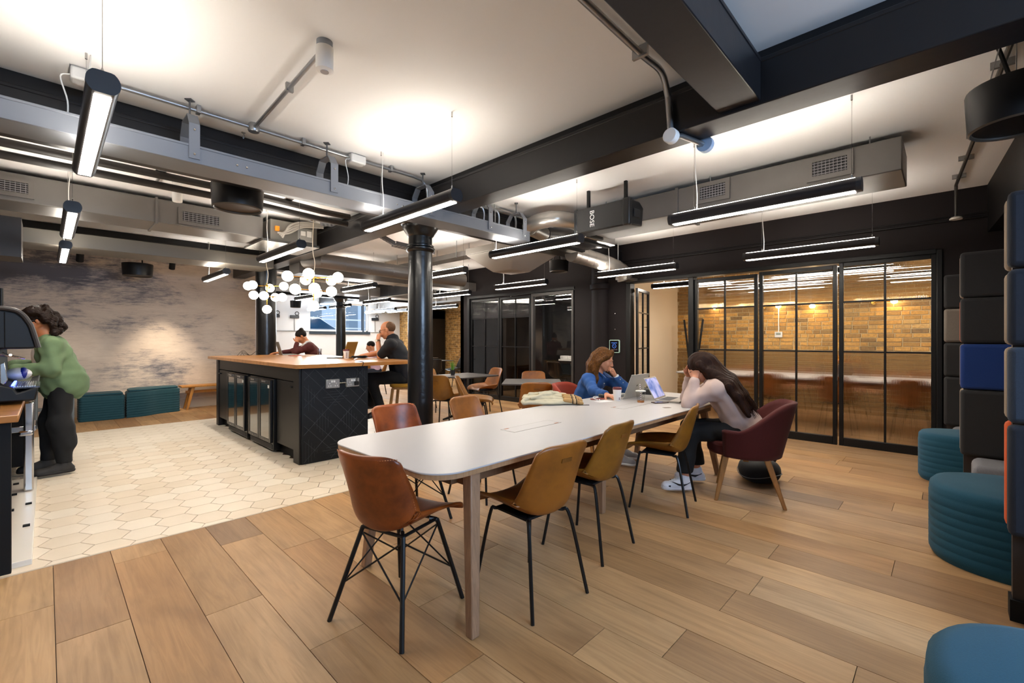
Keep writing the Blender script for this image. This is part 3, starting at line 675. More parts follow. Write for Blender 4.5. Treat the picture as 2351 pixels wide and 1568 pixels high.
# two black pipes
t = thing('pipe_pair', 'two black insulated pipes crossing below the ceiling over the tiles', 'pipe')
for y, z, r in ((5.3, 2.86, .035), (5.36, 2.78, .035)): obj('pipe', G().tube([(-2.4, y, z), (1.6, y, z), (2.3, y+.1, z), (2.65, y+.1, z)], r, 12), M('pipe_black', '#262322', .5), t, smooth=True)
for x in (-.5, .75, 1.9): obj('pipe_clip', G().tube([(x, 5.33, 2.9), (x, 5.33, CEIL-.003)], .005, 6).box(x-.04, x+.04, 5.28, 5.38, 2.895, 2.905), GALV, t)
t = thing('conduit', 'thin galvanised conduits branching over the island', 'conduit')
for x, y0, y1 in ((.78, 4.3, 5.9), (1.55, 4.3, 6.2), (2.1, 4.3, 5.2)):
    obj('pipe', G().tube([(x, y0, CEIL-.03), (x, y1, CEIL-.03)], .013, 8), GALV, t, smooth=True)
s = thing('motion_sensor', 'white cylindrical sensor on the ceiling behind the black pipes', 'sensor', (*atz(421, 413, CEIL).xy, CEIL)); s.location = (.95, 5.75, CEIL)
obj('body', G().lathe([(.04, -.2), (.044, -.19), (.044, -.001)], seg=18), WPLAST, s, smooth=True)

# fan coil unit at the end of the flat duct, cabling, perforated tray
t = thing('fan_coil_unit', 'grey fan coil box with cables and labels above the chandeliers', 'duct', (2.02, 6.3, 2.62))
obj('casing', G().box(0, .6, .0, .75, 0, .27), M('coil_grey', '#77756f', .4, metal=.4), t, bevel=.006)
obj('underside', G().box(-.1, .62, -.03, .75, -.03, -.002), M('coil_shiny', '#a7a6a2', .2, metal=.9), t)
obj('control_box', G().box(.34, .52, -.06, -.001, .03, .2), M('control_grey', '#8b8a86', .5), t, bevel=.004)
obj('label_plate', G().box(.36, .42, -.064, -.0605, .1, .16), WPLAST, t); obj('label_plate', G().box(.44, .5, -.064, -.0605, .09, .17), WPLAST, t)
obj('switch', G().box(.05, .1, -.04, -.001, .12, .18), M('switch_orange', '#e08a1e', .5), t, bevel=.004)
for k in range(4): obj('cable', G().tube(spline([(.08+.02*k, -.02, .1-.02*k), (.2, -.08-.01*k, .1+.03*k), (.36, -.12, .2+.02*k), (.62, -.16, .23+.012*k)], 6), .014, 7), M('cable_grey', '#8c8780', .6), t, smooth=True)
t = thing('cable_tray', 'perforated steel cable tray sloping down towards the black column', 'cable tray')
pts = [Vector((2.55, 6.0, 2.86)), Vector((3.05, 5.75, 2.84)), Vector((3.35, 5.5, 2.62)), Vector((3.9, 5.4, 2.56))]
for k in range(3):
    d = pts[k+1]-pts[k]; u = d.normalized(); R = Matrix((u, Vector((-u.y, u.x, 0)).normalized(), u.cross(Vector((-u.y, u.x, 0)).normalized()))).transposed()
    c = (pts[k]+pts[k+1])/2
    o = obj('tray_section', G().obox(c, d.length+.02, .16, .004, R).obox(c+R@Vector((0, .08, .025)), d.length+.02, .004, .05, R).obox(c+R@Vector((0, -.08, .025)), d.length+.02, .004, .05, R), TRAYM, t)
    g = G()
    for i in range(int(d.length/.05)):
        for s_ in (-.045, 0, .045): g.obox(pts[k]+u*(.03+.05*i)+R@Vector((0, s_, -.0035)), .026, .012, .002, R)
    obj('slots', g, VENTM, o)
# long grey ducts, trays and services deeper in the hall
DEEP = [('air_duct', 'round grey duct sloping under the beams behind the chandelier', lambda g: g.tube([(2.98, 7.6, 2.62), (3.1, 7.3, 2.6), (4.6, 6.9, 2.5), (5.6, 6.7, 2.46)], .12, 16)),
        ('air_duct', 'rectangular grey duct crossing the hall behind the black column', lambda g: g.box(2.95, WX, 7.8, 8.25, 2.44, 2.62)),
        ('cable_tray', 'ladder of grey trays over the far cafe tables', lambda g: g.box(4.7, 4.95, 5.5, 8.9, 2.68, 2.7).box(4.7, 4.71, 5.5, 8.9, 2.7, 2.76).box(4.94, 4.95, 5.5, 8.9, 2.7, 2.76)),
        ('air_duct', 'broad grey duct along the far brick wall', lambda g: g.box(8.9, 9.9, 8.5, 15.9, 2.52, 2.85)),
        ('air_duct', 'deep grey duct crossing before the street window', lambda g: g.box(3.2, 8.85, 11.8, 12.4, 2.57, 2.82))]
for n, lab, fn in DEEP:
    t = thing(n, lab, 'duct' if 'duct' in n else 'cable tray'); obj('casing', fn(G()), DUCTM, t, smooth=True)
    if 'ladder' in lab:
        for k in range(4): obj('rod', G().tube([(4.69, 5.8+k*.9, 2.67), (4.69, 5.8+k*.9, CEIL-.003)], .006, 6).tube([(4.96, 5.8+k*.9, 2.67), (4.96, 5.8+k*.9, CEIL-.003)], .006, 6), GALV, t)
    elif 'brick wall' in lab:
        vent(t, (8.892, 11.7, 2.69), (0, -1, 0), (0, 0, 1), .3, .15)
    elif 'round' in lab:
        for k in range(5): obj('band', G().lathe([(.124, -.012), (.124, .012)], Vector((3.1, 7.3, 2.6)).lerp(Vector((4.6, 6.9, 2.5)), k/4), 16, Vector((1.5, -.4, -.1)).to_track_quat('Z', 'Y').to_matrix()), DUCTM, t)
    else:
        for x in (3.6, 5.0, 6.4): obj('flange', G().box(x-.012, x+.012, (7.785 if 'column' in lab else 11.785), (8.265 if 'column' in lab else 12.415), 2.43, 2.82 if 'street' in lab else 2.63), DUCTM, t)
# curved silver duct, funnel and spiral duct near the partition
SILV = M('spiral_duct', '#b2aea8', .3, metal=.8, bump=.1, bscale=8)
t = thing('air_duct', 'curved round silver duct looping below the black loudspeaker', 'duct')
obj('bend', G().tube(spline([(4.6, 3.3, 2.76), (4.4, 3.28, 2.76), (4.2, 3.4, 2.76), (4.16, 3.62, 2.75), (4.26, 3.8, 2.74), (4.6, 3.86, 2.72)], 6), .095, 18), SILV, t, smooth=True)
for q in ((4.2, 3.4, 2.76), (4.26, 3.8, 2.74)): obj('band', G().lathe([(.1, -.01), (.1, .01)], q, 18, Vector((.5, .8, 0)).to_track_quat('Z', 'Y').to_matrix() if q[1] < 3.5 else Vector((1, .5, 0)).to_track_quat('Z', 'Y').to_matrix()), SILV, t)
t = thing('air_hood', 'grey funnel shaped plenum hanging behind the pendant light', 'duct', (5.0, 4.85, 0))
def frus(a, b, z0, z1): return G().add([(-a, -a, z0), (a, -a, z0), (a, a, z0), (-a, a, z0), (-b, -b, z1), (b, -b, z1), (b, b, z1), (-b, b, z1)], [(3,2,1,0),(4,5,6,7),(0,1,5,4),(1,2,6,5),(2,3,7,6),(3,0,4,7)])
obj('funnel', frus(.2, .5, 2.36, 2.62), M('plenum_grey', '#9b9791', .45, metal=.2), t, bevel=.02)
obj('collar', G().box(-.5, .5, -.5, .5, 2.62, 2.72), M('plenum_grey', '#9b9791', .45), t, bevel=.01)
for sx in (-.4, .4): obj('rod', G().tube([(sx, 0, 2.72), (sx, 0, CEIL)], .006, 6), GALV, t)
t = thing('air_duct', 'shiny spiral duct bending down to the charcoal wall', 'duct')
P0 = [Vector(q) for q in ((5.4, 4.0, 2.6), (5.8, 3.98, 2.58), (6.3, 3.9, 2.52), (6.55, 3.84, 2.44), (6.62, 3.82, 2.32), (6.62, 3.82, 2.31))]
pts = spline(P0[:5], 7)
obj('pipe', G().tube(pts, .125, 18), SILV, t, smooth=True)
for i in range(2, len(pts)-3, 3):
    obj('seam', G().lathe([(.1275, -.005), (.1275, .005)], pts[i], 18, (pts[i+1]-pts[i]).to_track_quat('Z', 'Y').to_matrix()), SILV, t)
obj('wall_plate', G().box(6.5, WX-.001, 3.72, 3.92, 2.3, 2.34), SILV, t)
for k, lab in enumerate((0, 1, 2)):
    q = atx(1397+11*k, 606-2*k, 6.7); s = thing('sensor_drop', 'white sensor disc on a thin rod beside the spiral duct', 'sensor', (q.x, q.y, q.z), group='three sensor discs')
    obj('disc', G().lathe([(.035, -.01), (.035, .01)], seg=14, R=R if False else Matrix.Rotation(math.pi/2, 3, 'Y')), WPLAST, s); obj('rod', G().tube([(0, 0, .03), (0, 0, CEIL-q.z)], .009, 8), WPLAST, s)
# black loudspeaker bar
t = thing('loudspeaker', 'black rectangular loudspeaker hung beside the grey duct', 'speaker')
sx, sy0, sy1, sz0, sz1 = 4.02, 2.17, 3.0, 2.47, 2.735
q = atx(1444, 435, sx); sy0 = q.y; q = atx(1320, 465, sx); sy1 = q.y
obj('grille', G().box(sx, sx+.015, sy0+.07, sy1-.02, sz0+.01, sz1-.01), M('grille_black', '#121112', .55, bump=.4, bscale=400), t)
obj('cabinet', G().extr([(sx+.015, sy0, sz0), (sx+.27, sy0, sz0+.02), (sx+.3, sy0, sz1-.05), (sx+.22, sy0, sz1), (sx+.015, sy0, sz1)], (0, sy1-sy0, 0)), M('cabinet_black', '#0e0e0f', .45), t, bevel=.012)
obj('end_cheek', G().box(sx-.012, sx+.05, sy0-.01, sy0+.07, sz0-.005, sz1+.005), M('cabinet_black', '#0e0e0f', .45), t, bevel=.015); obj('end_cheek', G().box(sx-.012, sx+.05, sy1-.03, sy1+.01, sz0-.005, sz1+.005), M('cabinet_black', '#0e0e0f', .45), t, bevel=.015)
obj('handle', G().box(sx+.09, sx+.2, sy0-.012, sy0-.001, sz0+.09, sz1-.09), M('handle_recess', '#0a0a0b', .7), t, bevel=.01)
for y in (sy0+.1, sy1-.1): obj('bracket', G().box(sx+.1, sx+.13, y-.015, y+.015, sz1-.005, CEIL-.001), BLKMETAL, t)
text('logo', 'BOSE', .075, WPLAST, t, (sx-.002, sy1-.22, (sz0+sz1)/2), (math.pi/2, math.pi/2, -math.pi/2))

# round black drum loudspeakers
def drum(loc, r, h, lab, top=CEIL, group=None):
    t = thing('drum_loudspeaker', lab, 'speaker', loc, group=group)
    obj('body', G().lathe([(r*.88, .012), (r*.92, 0), (r*.95, .004), (r, h*.95), (r*.98, h), (.02, h+.002)], seg=32), M('drum_black', '#0f0f11', .4, spec=.35), t, smooth=True)
    obj('rim', G().lathe([(r*.86, .02), (r*.86, .004), (r*.9, -.004), (r*.95, .004), (r*.95, .02)], seg=32, cap=False), M('drum_rim', '#3f372e', .5), t, smooth=True)
    obj('grille', G().lathe([(r*.87, .02), (r*.87, .024)], seg=32), M('drum_grille', '#23201d', .6), t)
    obj('badge', G().box(-.02, .02, -.004, .004, .015, .0198), BRASS, t)
    for k in range(3):
        a = 2.1*k; obj('hook', G().tube([(r*.6*math.cos(a), r*.6*math.sin(a), h), (r*.6*math.cos(a), r*.6*math.sin(a), h+.03), (r*.3*math.cos(a), r*.3*math.sin(a), top-loc[2])], .003, 5), GALV, t)
    obj('cable', G().tube([(r*.3, 0, h), (r*.3, .02, h+.05), (r*.3, .08, top-loc[2])], .01, 6), BLKMATT, t)
p = atd(546, 480, 4.0); drum((p.x, p.y, p.z), .205, .2, 'black drum loudspeaker hung beneath the grey cable channel')
p = atd(316, 634, 7.4); drum((p.x, p.y, p.z), .205, .2, 'black drum loudspeaker before the distressed plaster wall')
p = atd(2338, 290, 2.35); drum((p.x, p.y, p.z), .2, .22, 'black drum loudspeaker above the booths by the dark conduit', top=CEIL)
p = atd(1283, 624, 7.9); drum((p.x, p.y, p.z), .17, .19, 'black drum loudspeaker behind the grey funnel plenum')
p = atd(679, 706, 13.5); drum((p.x, p.y, p.z), .155, .2, 'small black drum loudspeaker before the far white wall')
# spotlights on the far wall
def spot(p, lab, aim, on=True, pw=28):
    t = thing('spotlight', lab, 'lamp', p)
    d = (Vector(aim)-Vector(p)).normalized(); R = d.to_track_quat('-Z', 'Y').to_matrix()
    obj('can', G().lathe([(.04, -.11), (.045, -.105), (.045, .05)], seg=18, R=R), BLKMATT, t, smooth=True)
    obj('stem', G().tube([(0, 0, .03), (0, 0, CEIL-.001-p[2])], .012, 8), BLKMATT, t)
    obj('lens', G().lathe([(.032, -.1125), (.032, -.1105)], seg=18, R=R), emit_mat('spot_lens', (1, .85, .66), 12), t)
    if on:
        l = bpy.data.lights.new('spot', 'SPOT'); l.energy = pw; l.color = (1, .82, .6); l.spot_size = math.radians(50); l.spot_blend = 1.0; l.shadow_soft_size = .05
        o = bpy.data.objects.new('beam_lamp', l); COL.objects.link(o); o.parent = t; o.location = d*.125; o.rotation_euler = R.to_euler()
spot(atd(184, 585, 6.9), 'small black spotlight can near the left bulkhead', (.3, MURY, .3), pw=25)
spot(tuple(atd(396, 604, 7.75)), 'small black spotlight can lighting the plaster wall above the bench', (1.5, MURY, .55), pw=150)
# small ceiling hook
t = thing('ceiling_hook', 'tiny metal hook on the ceiling beside the cable channel', 'hook', (1.08, 3.98, CEIL)); obj('plate', G().lathe([(.015, -.006), (.015, -.0005)], seg=10), GALV, t); obj('ring', G().tube([(0, 0, -.005), (.008, 0, -.03), (0, 0, -.05), (-.006, 0, -.03)], .003, 5), GALV, t)

# chandeliers of opal globes on brass arms
GLOBE = emit_mat('opal_globe', (1, .90, .76), 7.0)
def chandelier(loc, r, arms, lab):
    t = thing('globe_chandelier', lab, 'chandelier', loc)
    obj('stem', G().tube([(0, 0, -.30), (0, 0, .06)], .008, 10), BRASS, t, smooth=True)
    obj('cord', G().tube(spline([(0, 0, .05), (.02, .01, .22), (-.012, 0, .4), (0, 0, CEIL-loc[2])], 6), .0045, 6), M('cord_cream', '#d9cdb8', .6), t, smooth=True)
    obj('ceiling_cup', G().lathe([(.04, CEIL-loc[2]-.03), (.045, CEIL-loc[2]-.001)], seg=16), BRASS, t)
    for z in (.02, -.15): obj('hub', G().sphere((0, 0, z), .022, 12, 8), BRASS, t, smooth=True)
    for a, L, z, dz in arms:
        u = Vector((math.cos(a), math.sin(a), 0)); e = Vector((0, 0, z))+u*L+Vector((0, 0, dz))
        arm = obj('arm', G().tube([(0, 0, z), e], .006, 8), BRASS, t)
        obj('socket', G().sphere(e, .02, 10, 6), BRASS, arm); obj('globe', G().sphere(e+u*(r*.85), r, 20, 14), GLOBE, arm, smooth=True)
    obj('globe', G().sphere((0, 0, -.30-r*.9), r, 20, 14), GLOBE, t, smooth=True)
p = atd(720, 640, 6.05)
def imgarm(pxo, zo, depth_side, r):  # arm pointing so that it shows to a side of the stem
    return pxo
A0 = HEAD-math.pi/2   # direction of image right
def arms(up, lowr):
    o = []
    for tier, z in ((up, .02), (lowr, -.15)):
        for lat, dep in tier:
            v = Vector((RT[0]*lat+FW[0]*dep, RT[1]*lat+FW[1]*dep)); o.append((math.atan2(v.y, v.x), max(.06, v.length-.06), z, random.uniform(-.012, .012)))
    return o
chandelier((p.x, p.y, CAMH+(780-640)/FPX*6.05), .07, arms([(-.28, -.14), (-.2, .2), (.07, -.3), (.13, .27), (.32, .02)], [(-.19, -.12), (-.05, .22), (.1, -.2), (.2, .1)]), 'brass chandelier of glowing white globes over the near half of the island')
p = atd(613, 659, 7.3)
chandelier((p.x, p.y, CAMH+(780-659)/FPX*7.3), .068, arms([(-.31, 0), (-.12, -.2), (-.08, .24), (.26, .03)], [(-.15, -.12), (.06, -.2), (.2, .1), (.02, .22)]), 'brass chandelier of glowing white globes over the far half of the island')
# ================================================================ THE ISLAND
IX0, IX1, IY0, IY1, IZ = 1.87, 2.6, 4.9, 8.2, 1.06
CARC = M('island_black', '#151313', .42, var=.06, vscale=3, spec=.35); NAVY = M('panel_navy', '#0d1116', .5, spec=.3)
t = thing('kitchen_island', 'black island counter with glass fronted fridges and etched navy end panel', 'counter', (0, 0, 0))
obj('plinth', G().box(IX0+.06, IX1-.02, IY0+.03, IY1-.02, 0, .12), BLKMATT, t)
obj('carcass', G().box(IX0+.04, IX1, IY0+.02, IY1, .12, 1.015), CARC, t)
obj('end_post', G().box(IX0-.02, IX0+.12, IY0, IY0+.16, 0, 1.015), CARC, t, bevel=.004)
obj('end_post', G().box(IX0-.02, IX0+.12, IY1-.12, IY1, 0, 1.015), CARC, t, bevel=.004)
obj('top_rail', G().box(IX0-.01, IX0+.06, IY0+.16, IY1-.12, .87, 1.015), CARC, t, bevel=.003)
# end panel with etched lines
ep = obj('end_panel', G().box(IX0+.0, IX1+.02, IY0-.02, IY0, .005, 1.015), NAVY, t)
GRV = M('groove_line', '#2b343c', .5)
g = G(); W0, W1, Z0, Z1 = IX0+.02, IX1+.0, .02, 1.0
def seg(p, q, wd=.0035):
    (x, z), (a, b) = p, q
    def cl(x, z, a, b):
        t0, t1 = 0, 1
        for pp, qq in ((-(a-x), x-W0), (a-x, W1-x), (-(b-z), z-Z0), (b-z, Z1-z)):
            if abs(pp) < 1e-9:
                if qq < 0: return None
                continue
            r = qq/pp
            if pp < 0: t0 = max(t0, r)
            else: t1 = min(t1, r)
        if t0 >= t1: return None
        return (x+(a-x)*t0, z+(b-z)*t0, x+(a-x)*t1, z+(b-z)*t1)
    c = cl(x, z, a, b)
    if c: g.tube([(c[0], IY0-.0205, c[1]), (c[2], IY0-.0205, c[3])], wd/2, 4, False)
S = .29
for k in range(-4, 6):
    seg((W0+k*S, Z0), (W0+k*S+1.6, Z0+1.6)); seg((W0+k*S, Z0+.1), (W0+k*S-1.6, Z0+1.7)); seg((W1+k*S, Z0+.1), (W1+k*S-1.6, Z0+1.7))
for (cx, cz) in ((.05, .12), (.34, .12), (.63, .12), (.2, .42), (.5, .42), (.8, .42), (.05, .7), (.34, .7), (.63, .9), (.8, .8)):
    for k in range(7):
        z = cz-.1+k*.03; half = .14-abs(k-3)*.04
        if half > .02 and int(cx*100+cz*10) % 3 != 0: seg((W0+cx-half, z), (W0+cx+half, z), .0025)
        elif half > .02: seg((W0+cx-.09+k*.03, cz-half), (W0+cx-.09+k*.03, cz+half), .0025)
obj('etched_lines', g, GRV, ep)
wt = obj('worktop', G().box(1.79, 3.29, 4.82, 8.46, 1.018, IZ), MAT_TOP, t, bevel=.004)
obj('support_panel', G().box(IX0+.3, IX1, 8.2, 8.3, 0, 1.017), CARC, t)
# two cupboard doors and four fridge doors on the tile side
def cup(y0, y1):
    d = obj('cupboard_door', G().box(IX0-.008, IX0+.04, y0, y1, .13, .86), CARC, t, bevel=.003)
    obj('handle', G().box(IX0-.03, IX0-.008, (y1-.12 if y0 > 7 else y0+.03), (y1-.03 if y0 > 7 else y0+.12), .8, .815), BLKMETAL, d)
cup(5.07, 5.59); cup(7.55, 8.07)
FGL = M('fridge_glass', '#0b0d10', .03, spec=1.0, coat=1.0)
for y0 in (5.62, 6.6):
    fr = obj('fridge', G().box(IX0-.035, IX0+.04, y0, y0+.85, .03, .86), M('fridge_black', '#0f0f10', .3), t, bevel=.005)
    obj('fridge_grille', G().box(IX0-.04, IX0-.034, y0+.03, y0+.82, .045, .1), VENTM, fr)
    for k in range(2):
        a = y0+.02+k*.41
        d = obj('fridge_door', G().box(IX0-.065, IX0-.036, a, a+.05, .12, .85).box(IX0-.065, IX0-.036, a+.35, a+.4, .12, .85).box(IX0-.065, IX0-.036, a+.05, a+.35, .8, .85).box(IX0-.065, IX0-.036, a+.05, a+.35, .12, .16), M('fridge_frame', '#141415', .3), fr, bevel=.004)
        obj('door_glass', G().box(IX0-.06, IX0-.05, a+.05, a+.35, .16, .8), FGL, d)
        obj('handle', G().box(IX0-.075, IX0-.064, a+.13, a+.27, .818, .835), STEEL, d); obj('lock', G().lathe([(.008, 0), (.008, .006)], (IX0-.066, a+.2, .14), 10, Matrix.Rotation(-math.pi/2, 3, 'Y')), STEEL, d)
    obj('brand_sticker', G().box(IX0-.0665, IX0-.065, y0+.05, y0+.1, .755, .79), WPLAST, fr)
# sockets on the end panel
for i, x in enumerate((2.19, 2.42)):
    s = obj('socket', G().box(x-.075, x+.075, IY0-.055, IY0-.02, .79, .885), M('socket_steel', '#a9a9a7', .35, metal=.7), t, bevel=.004)
    for dx in (-.037, .037):
        obj('switch', G().box(x+dx*.35-.009, x+dx*.35+.009, IY0-.06, IY0-.054, .852, .872), WPLAST, s)
        g = G()
        for ax, az in ((0, .842), (-.012, .815), (.012, .815)): g.box(x+dx+ax-.004, x+dx+ax+.004, IY0-.0565, IY0-.054, az-.006, az+.006)
        obj('pin_holes', g, WPLAST, s)
obj('socket_link', G().tube([(2.265, IY0-.035, .84), (2.345, IY0-.035, .84)], .008, 8), STEEL, t)
t = thing('plug_cable', 'black plug with cable hanging from the island edge to the socket', 'cable')
obj('plug', G().box(2.43, 2.48, IY0-.085, IY0-.0605, .805, .85), BLKMATT, t, bevel=.008)
obj('cable', G().tube(spline([(2.455, IY0-.075, .845), (2.47, IY0-.07, .92), (2.5, IY0-.12, 1.02), (2.52, IY0-.1, 1.066), (2.52, 4.95, 1.066)], 6), .004, 6), BLKMATT, t, smooth=True)

# ================================================================ WHITE TABLE
TX0, TXE, TYN, TYF, TZ = 1.13, 4.78, 1.54, 2.57, .74
WTOP = M('white_laminate', '#b7b3b1', .33, spec=.4); PLY = wood('plywood_edge', '#a8805a', .5)
OAKL = wood('oak_leg', '#9c785a', .5, (25, 25, 1.5), .7)
t = thing('long_table', 'long white topped table with plywood edge and splayed wooden legs', 'table', (0, 0, 0))
obj('tabletop', G().prism(rrect(TX0, TXE, TYN, TYF, .16, 10), TZ-.008, TZ), WTOP, t, bevel=.002)
obj('top_edge', G().prism(rrect(TX0+.003, TXE-.003, TYN+.003, TYF-.003, .158, 10), TZ-.03, TZ-.008), PLY, t, smooth=True)
obj('apron', G().box(1.38, 4.5, 1.66, 1.70, .63, TZ-.03).box(1.38, 4.5, 2.37, 2.41, .63, TZ-.03).box(1.34, 1.38, 1.70, 2.41, .63, TZ-.03).box(4.5, 4.54, 1.70, 2.41, .63, TZ-.03), wood('apron_wood', '#6f5137', .5), t)
obj('cable_basket', G().box(1.6, 4.3, 1.95, 2.2, .58, .62), BLKMATT, t)
def leg(p0, p1, w0, w1):
    p0, p1 = Vector(p0), Vector(p1); v = []
    for p, w_ in ((p0, w0), (p1, w1)): v += [p+Vector((sx*w_/2, sy*w_/2, 0)) for sx, sy in ((-1,-1),(1,-1),(1,1),(-1,1))]
    return G().add(v, [(3,2,1,0),(4,5,6,7),(0,1,5,4),(1,2,6,5),(2,3,7,6),(3,0,4,7)])
for p0, p1 in (((1.32, 1.52, 0), (1.40, 1.62, .71)), ((1.3, 2.44, 0), (1.38, 2.42, .71)), ((4.58, 1.62, 0), (4.52, 1.76, .71)), ((4.58, 2.5, 0), (4.52, 2.38, .71)), ((2.95, 2.3, 0), (2.95, 2.28, .71)), ((2.95, 1.9, 0), (2.95, 1.9, .71))):
    obj('leg', leg(p0, p1, .046, .062), OAKL, t, bevel=.006)
GRO = M('flap_gap', '#8d877f', .5)
for x0, x1 in ((2.04, 2.51), (3.36, 3.95)):
    f = obj('cable_flap', G().box(x0, x1, 1.95, 2.07, TZ+.0002, TZ+.0012), WTOP, t)
    obj('flap_gap', G().box(x0-.003, x1+.003, 1.947, 1.95, TZ+.0002, TZ+.0014).box(x0-.003, x1+.003, 2.07, 2.073, TZ+.0002, TZ+.0014).box(x0-.003, x0, 1.95, 2.07, TZ+.0002, TZ+.0014).box(x1, x1+.003, 1.95, 2.07, TZ+.0002, TZ+.0014), GRO, f)
    obj('finger_notch', G().box(x0+.02, x0+.06, 2.055, 2.068, TZ+.0012, TZ+.002).box(x1-.06, x1-.02, 1.953, 1.966, TZ+.0012, TZ+.002), wood('notch_wood', '#a9683d', .5), f)

# ================================================================ CHAIRS
def smooth01(a, b, x):
    t_ = max(0, min(1, (x-a)/(b-a))); return t_*t_*(3-2*t_)
def chair_shell(kind):
    prof = spline([(0, .225, .44), (0, .2, .458), (0, .05, .452), (0, -.1, .437), (0, -.17, .45), (0, -.205, .50), (0, -.235, .60), (0, -.265, .72), (0, -.285, .815)], 8)
    def fn(u, v):
        a = (u-.5)*2; k = v*(len(prof)-1); i = min(int(k), len(prof)-2); p = prof[i].lerp(prof[i+1], k-i)
        q = (prof[i+1]-prof[i]).normalized(); nrm = Vector((0, q.z, -q.y)); nrm = -nrm if nrm.z < 0 and v < .5 else nrm
        nrm = Vector((0, max(0, q.z), abs(q.y))).normalized()
        if kind == 'tub':
            wd = .20+.035*smooth01(0, .3, v)-.045*smooth01(.55, 1, v); lift = .012+.085*math.sin(math.pi*min(1, v*1.05))**1.2+.02*v
        else:
            wd = .205+.03*smooth01(0, .35, v)-.025*smooth01(.6, 1, v); lift = .02+.10*smooth01(.05, .5, v)*(1-.55*smooth01(.7, 1, v))
        # rounded top corners and front corners
        cr = 1-.10*max(0, (v-.93)/.07)**2-.08*max(0, (.06-v)/.06)**2
        x = a*wd*cr*(1-.10*abs(a)**3*(lift/.1))
        dz = -.022*max(0, (v-.9)/.1)**2*abs(a)**5
        return p+Vector((x, 0, dz))+nrm*lift*abs(a)**2.2
    return G().shell(fn, 18, 36, -.013)
def seam_line(kind):
    return None
TAN = leather('leather_tan', '#8a4d19', '#5e330f'); MUST = leather('leather_mustard', '#8c5a15', '#683f0d'); ORNG = leather('leather_orange', '#984a18', '#5f290c', .36); OCH = leather('leather_ochre', '#8f5415', '#683a0c')
LEGM = M('chair_leg_black', '#121212', .35, metal=.3)
PROT = {}
def chair(kind, mat, loc, rz, label, group=None, stitched=False):
    key = (kind, mat.name)
    if key in PROT: return copy_tree(PROT[key], None, loc, rz, label, group)
    t = thing('dining_chair', label, 'chair', loc, rz, group)
    sh = [o for k, o in PROT.items() if k[0] == kind]
    obj('seat_shell', chair_shell(kind), mat, t, smooth='all')
    if kind == 'tub':
        obj('back_label', G().obox((0, -.2695, .735), .07, .004, .02, Matrix.Rotation(math.radians(13), 3, 'X')), leather('label_leather', '#7c4a14', '#5e360e'), t)
        obj('under_plate', G().box(-.13, .13, -.12, .12, .425, .436), BLKMATT, t)
        for sx in (-1, 1):
            for sy in (-1, 1):
                e = (sx*.2, .2 if sy > 0 else -.235, 0)
                obj('leg', G().tube(spline([(sx*.05, sy*.05, .428), (sx*.12, sy*.12, .426), (sx*.15, sy*.15-.01, .39), e], 6), .0095, 8), LEGM, t, smooth=True)
    else:
        # stitched rim
        g = G(); N = 60
        c = [fn for fn in [0]]
        fnc = _eames_fn
        for k in range(N):
            v = .02+.96*k/N
            for u in (.035, .965):
                p, q = fnc(u, v), fnc(u, min(1, v+.008)); n = Vector((0, .7, .7))*.004
                g.tube([p+n, q+n], .0016, 4, False)
        for k in range(34):
            u = .05+.9*k/34; p, q = fnc(u, .972), fnc(u+.014, .972); n = Vector((0, .003, .003)); g.tube([p+n, q+n], .0016, 4, False)
        obj('stitching', g, M('stitch_thread', '#d08a55', .7), t)
        top = [(-.125, -.12), (.125, -.12), (.125, .12), (-.125, .12)]; bot = [(-.225, -.235), (.225, -.235), (.21, .225), (-.21, .225)]
        obj('under_frame', G().tube([(*p, .425) for p in top+top[:1]], .009, 8), LEGM, t)
        for a, b in zip(top, bot): obj('leg', G().tube(spline([(a[0]*.8, a[1]*.8, .43), (a[0], a[1], .42), (a[0]*1.1, a[1]*1.1, .38), (b[0], b[1], 0)], 6), .011, 8), LEGM, t, smooth=True)
        def on(i, z):
            f = 1-z/.42; return (top[i][0]+(bot[i][0]-top[i][0])*f, top[i][1]+(bot[i][1]-top[i][1])*f, z)
        for i in range(4):
            j = (i+1) % 4
            obj('cross_wire', G().tube([on(i, .40), on(j, .17)], .0042, 6), LEGM, t); obj('cross_wire', G().tube([on(j, .40), on(i, .17)], .0042, 6), LEGM, t)
    PROT[key] = t; return t
def _mk():
    prof = spline([(0, .225, .44), (0, .2, .458), (0, .05, .452), (0, -.1, .437), (0, -.17, .45), (0, -.205, .50), (0, -.235, .60), (0, -.265, .72), (0, -.285, .815)], 8)
    def fn(u, v):
        a = (u-.5)*2; k = v*(len(prof)-1); i = min(int(k), len(prof)-2); p = prof[i].lerp(prof[i+1], k-i)
        q = (prof[i+1]-prof[i]).normalized(); nrm = Vector((0, max(0, q.z), abs(q.y))).normalized()
        wd = .205+.03*smooth01(0, .35, v)-.025*smooth01(.6, 1, v); lift = .02+.10*smooth01(.05, .5, v)*(1-.55*smooth01(.7, 1, v))
        return p+Vector((a*wd*(1-.10*abs(a)**3*(lift/.1)), 0, 0))+nrm*(lift*abs(a)**2.2)
    return fn
_eames_fn = _mk()
PI = math.pi
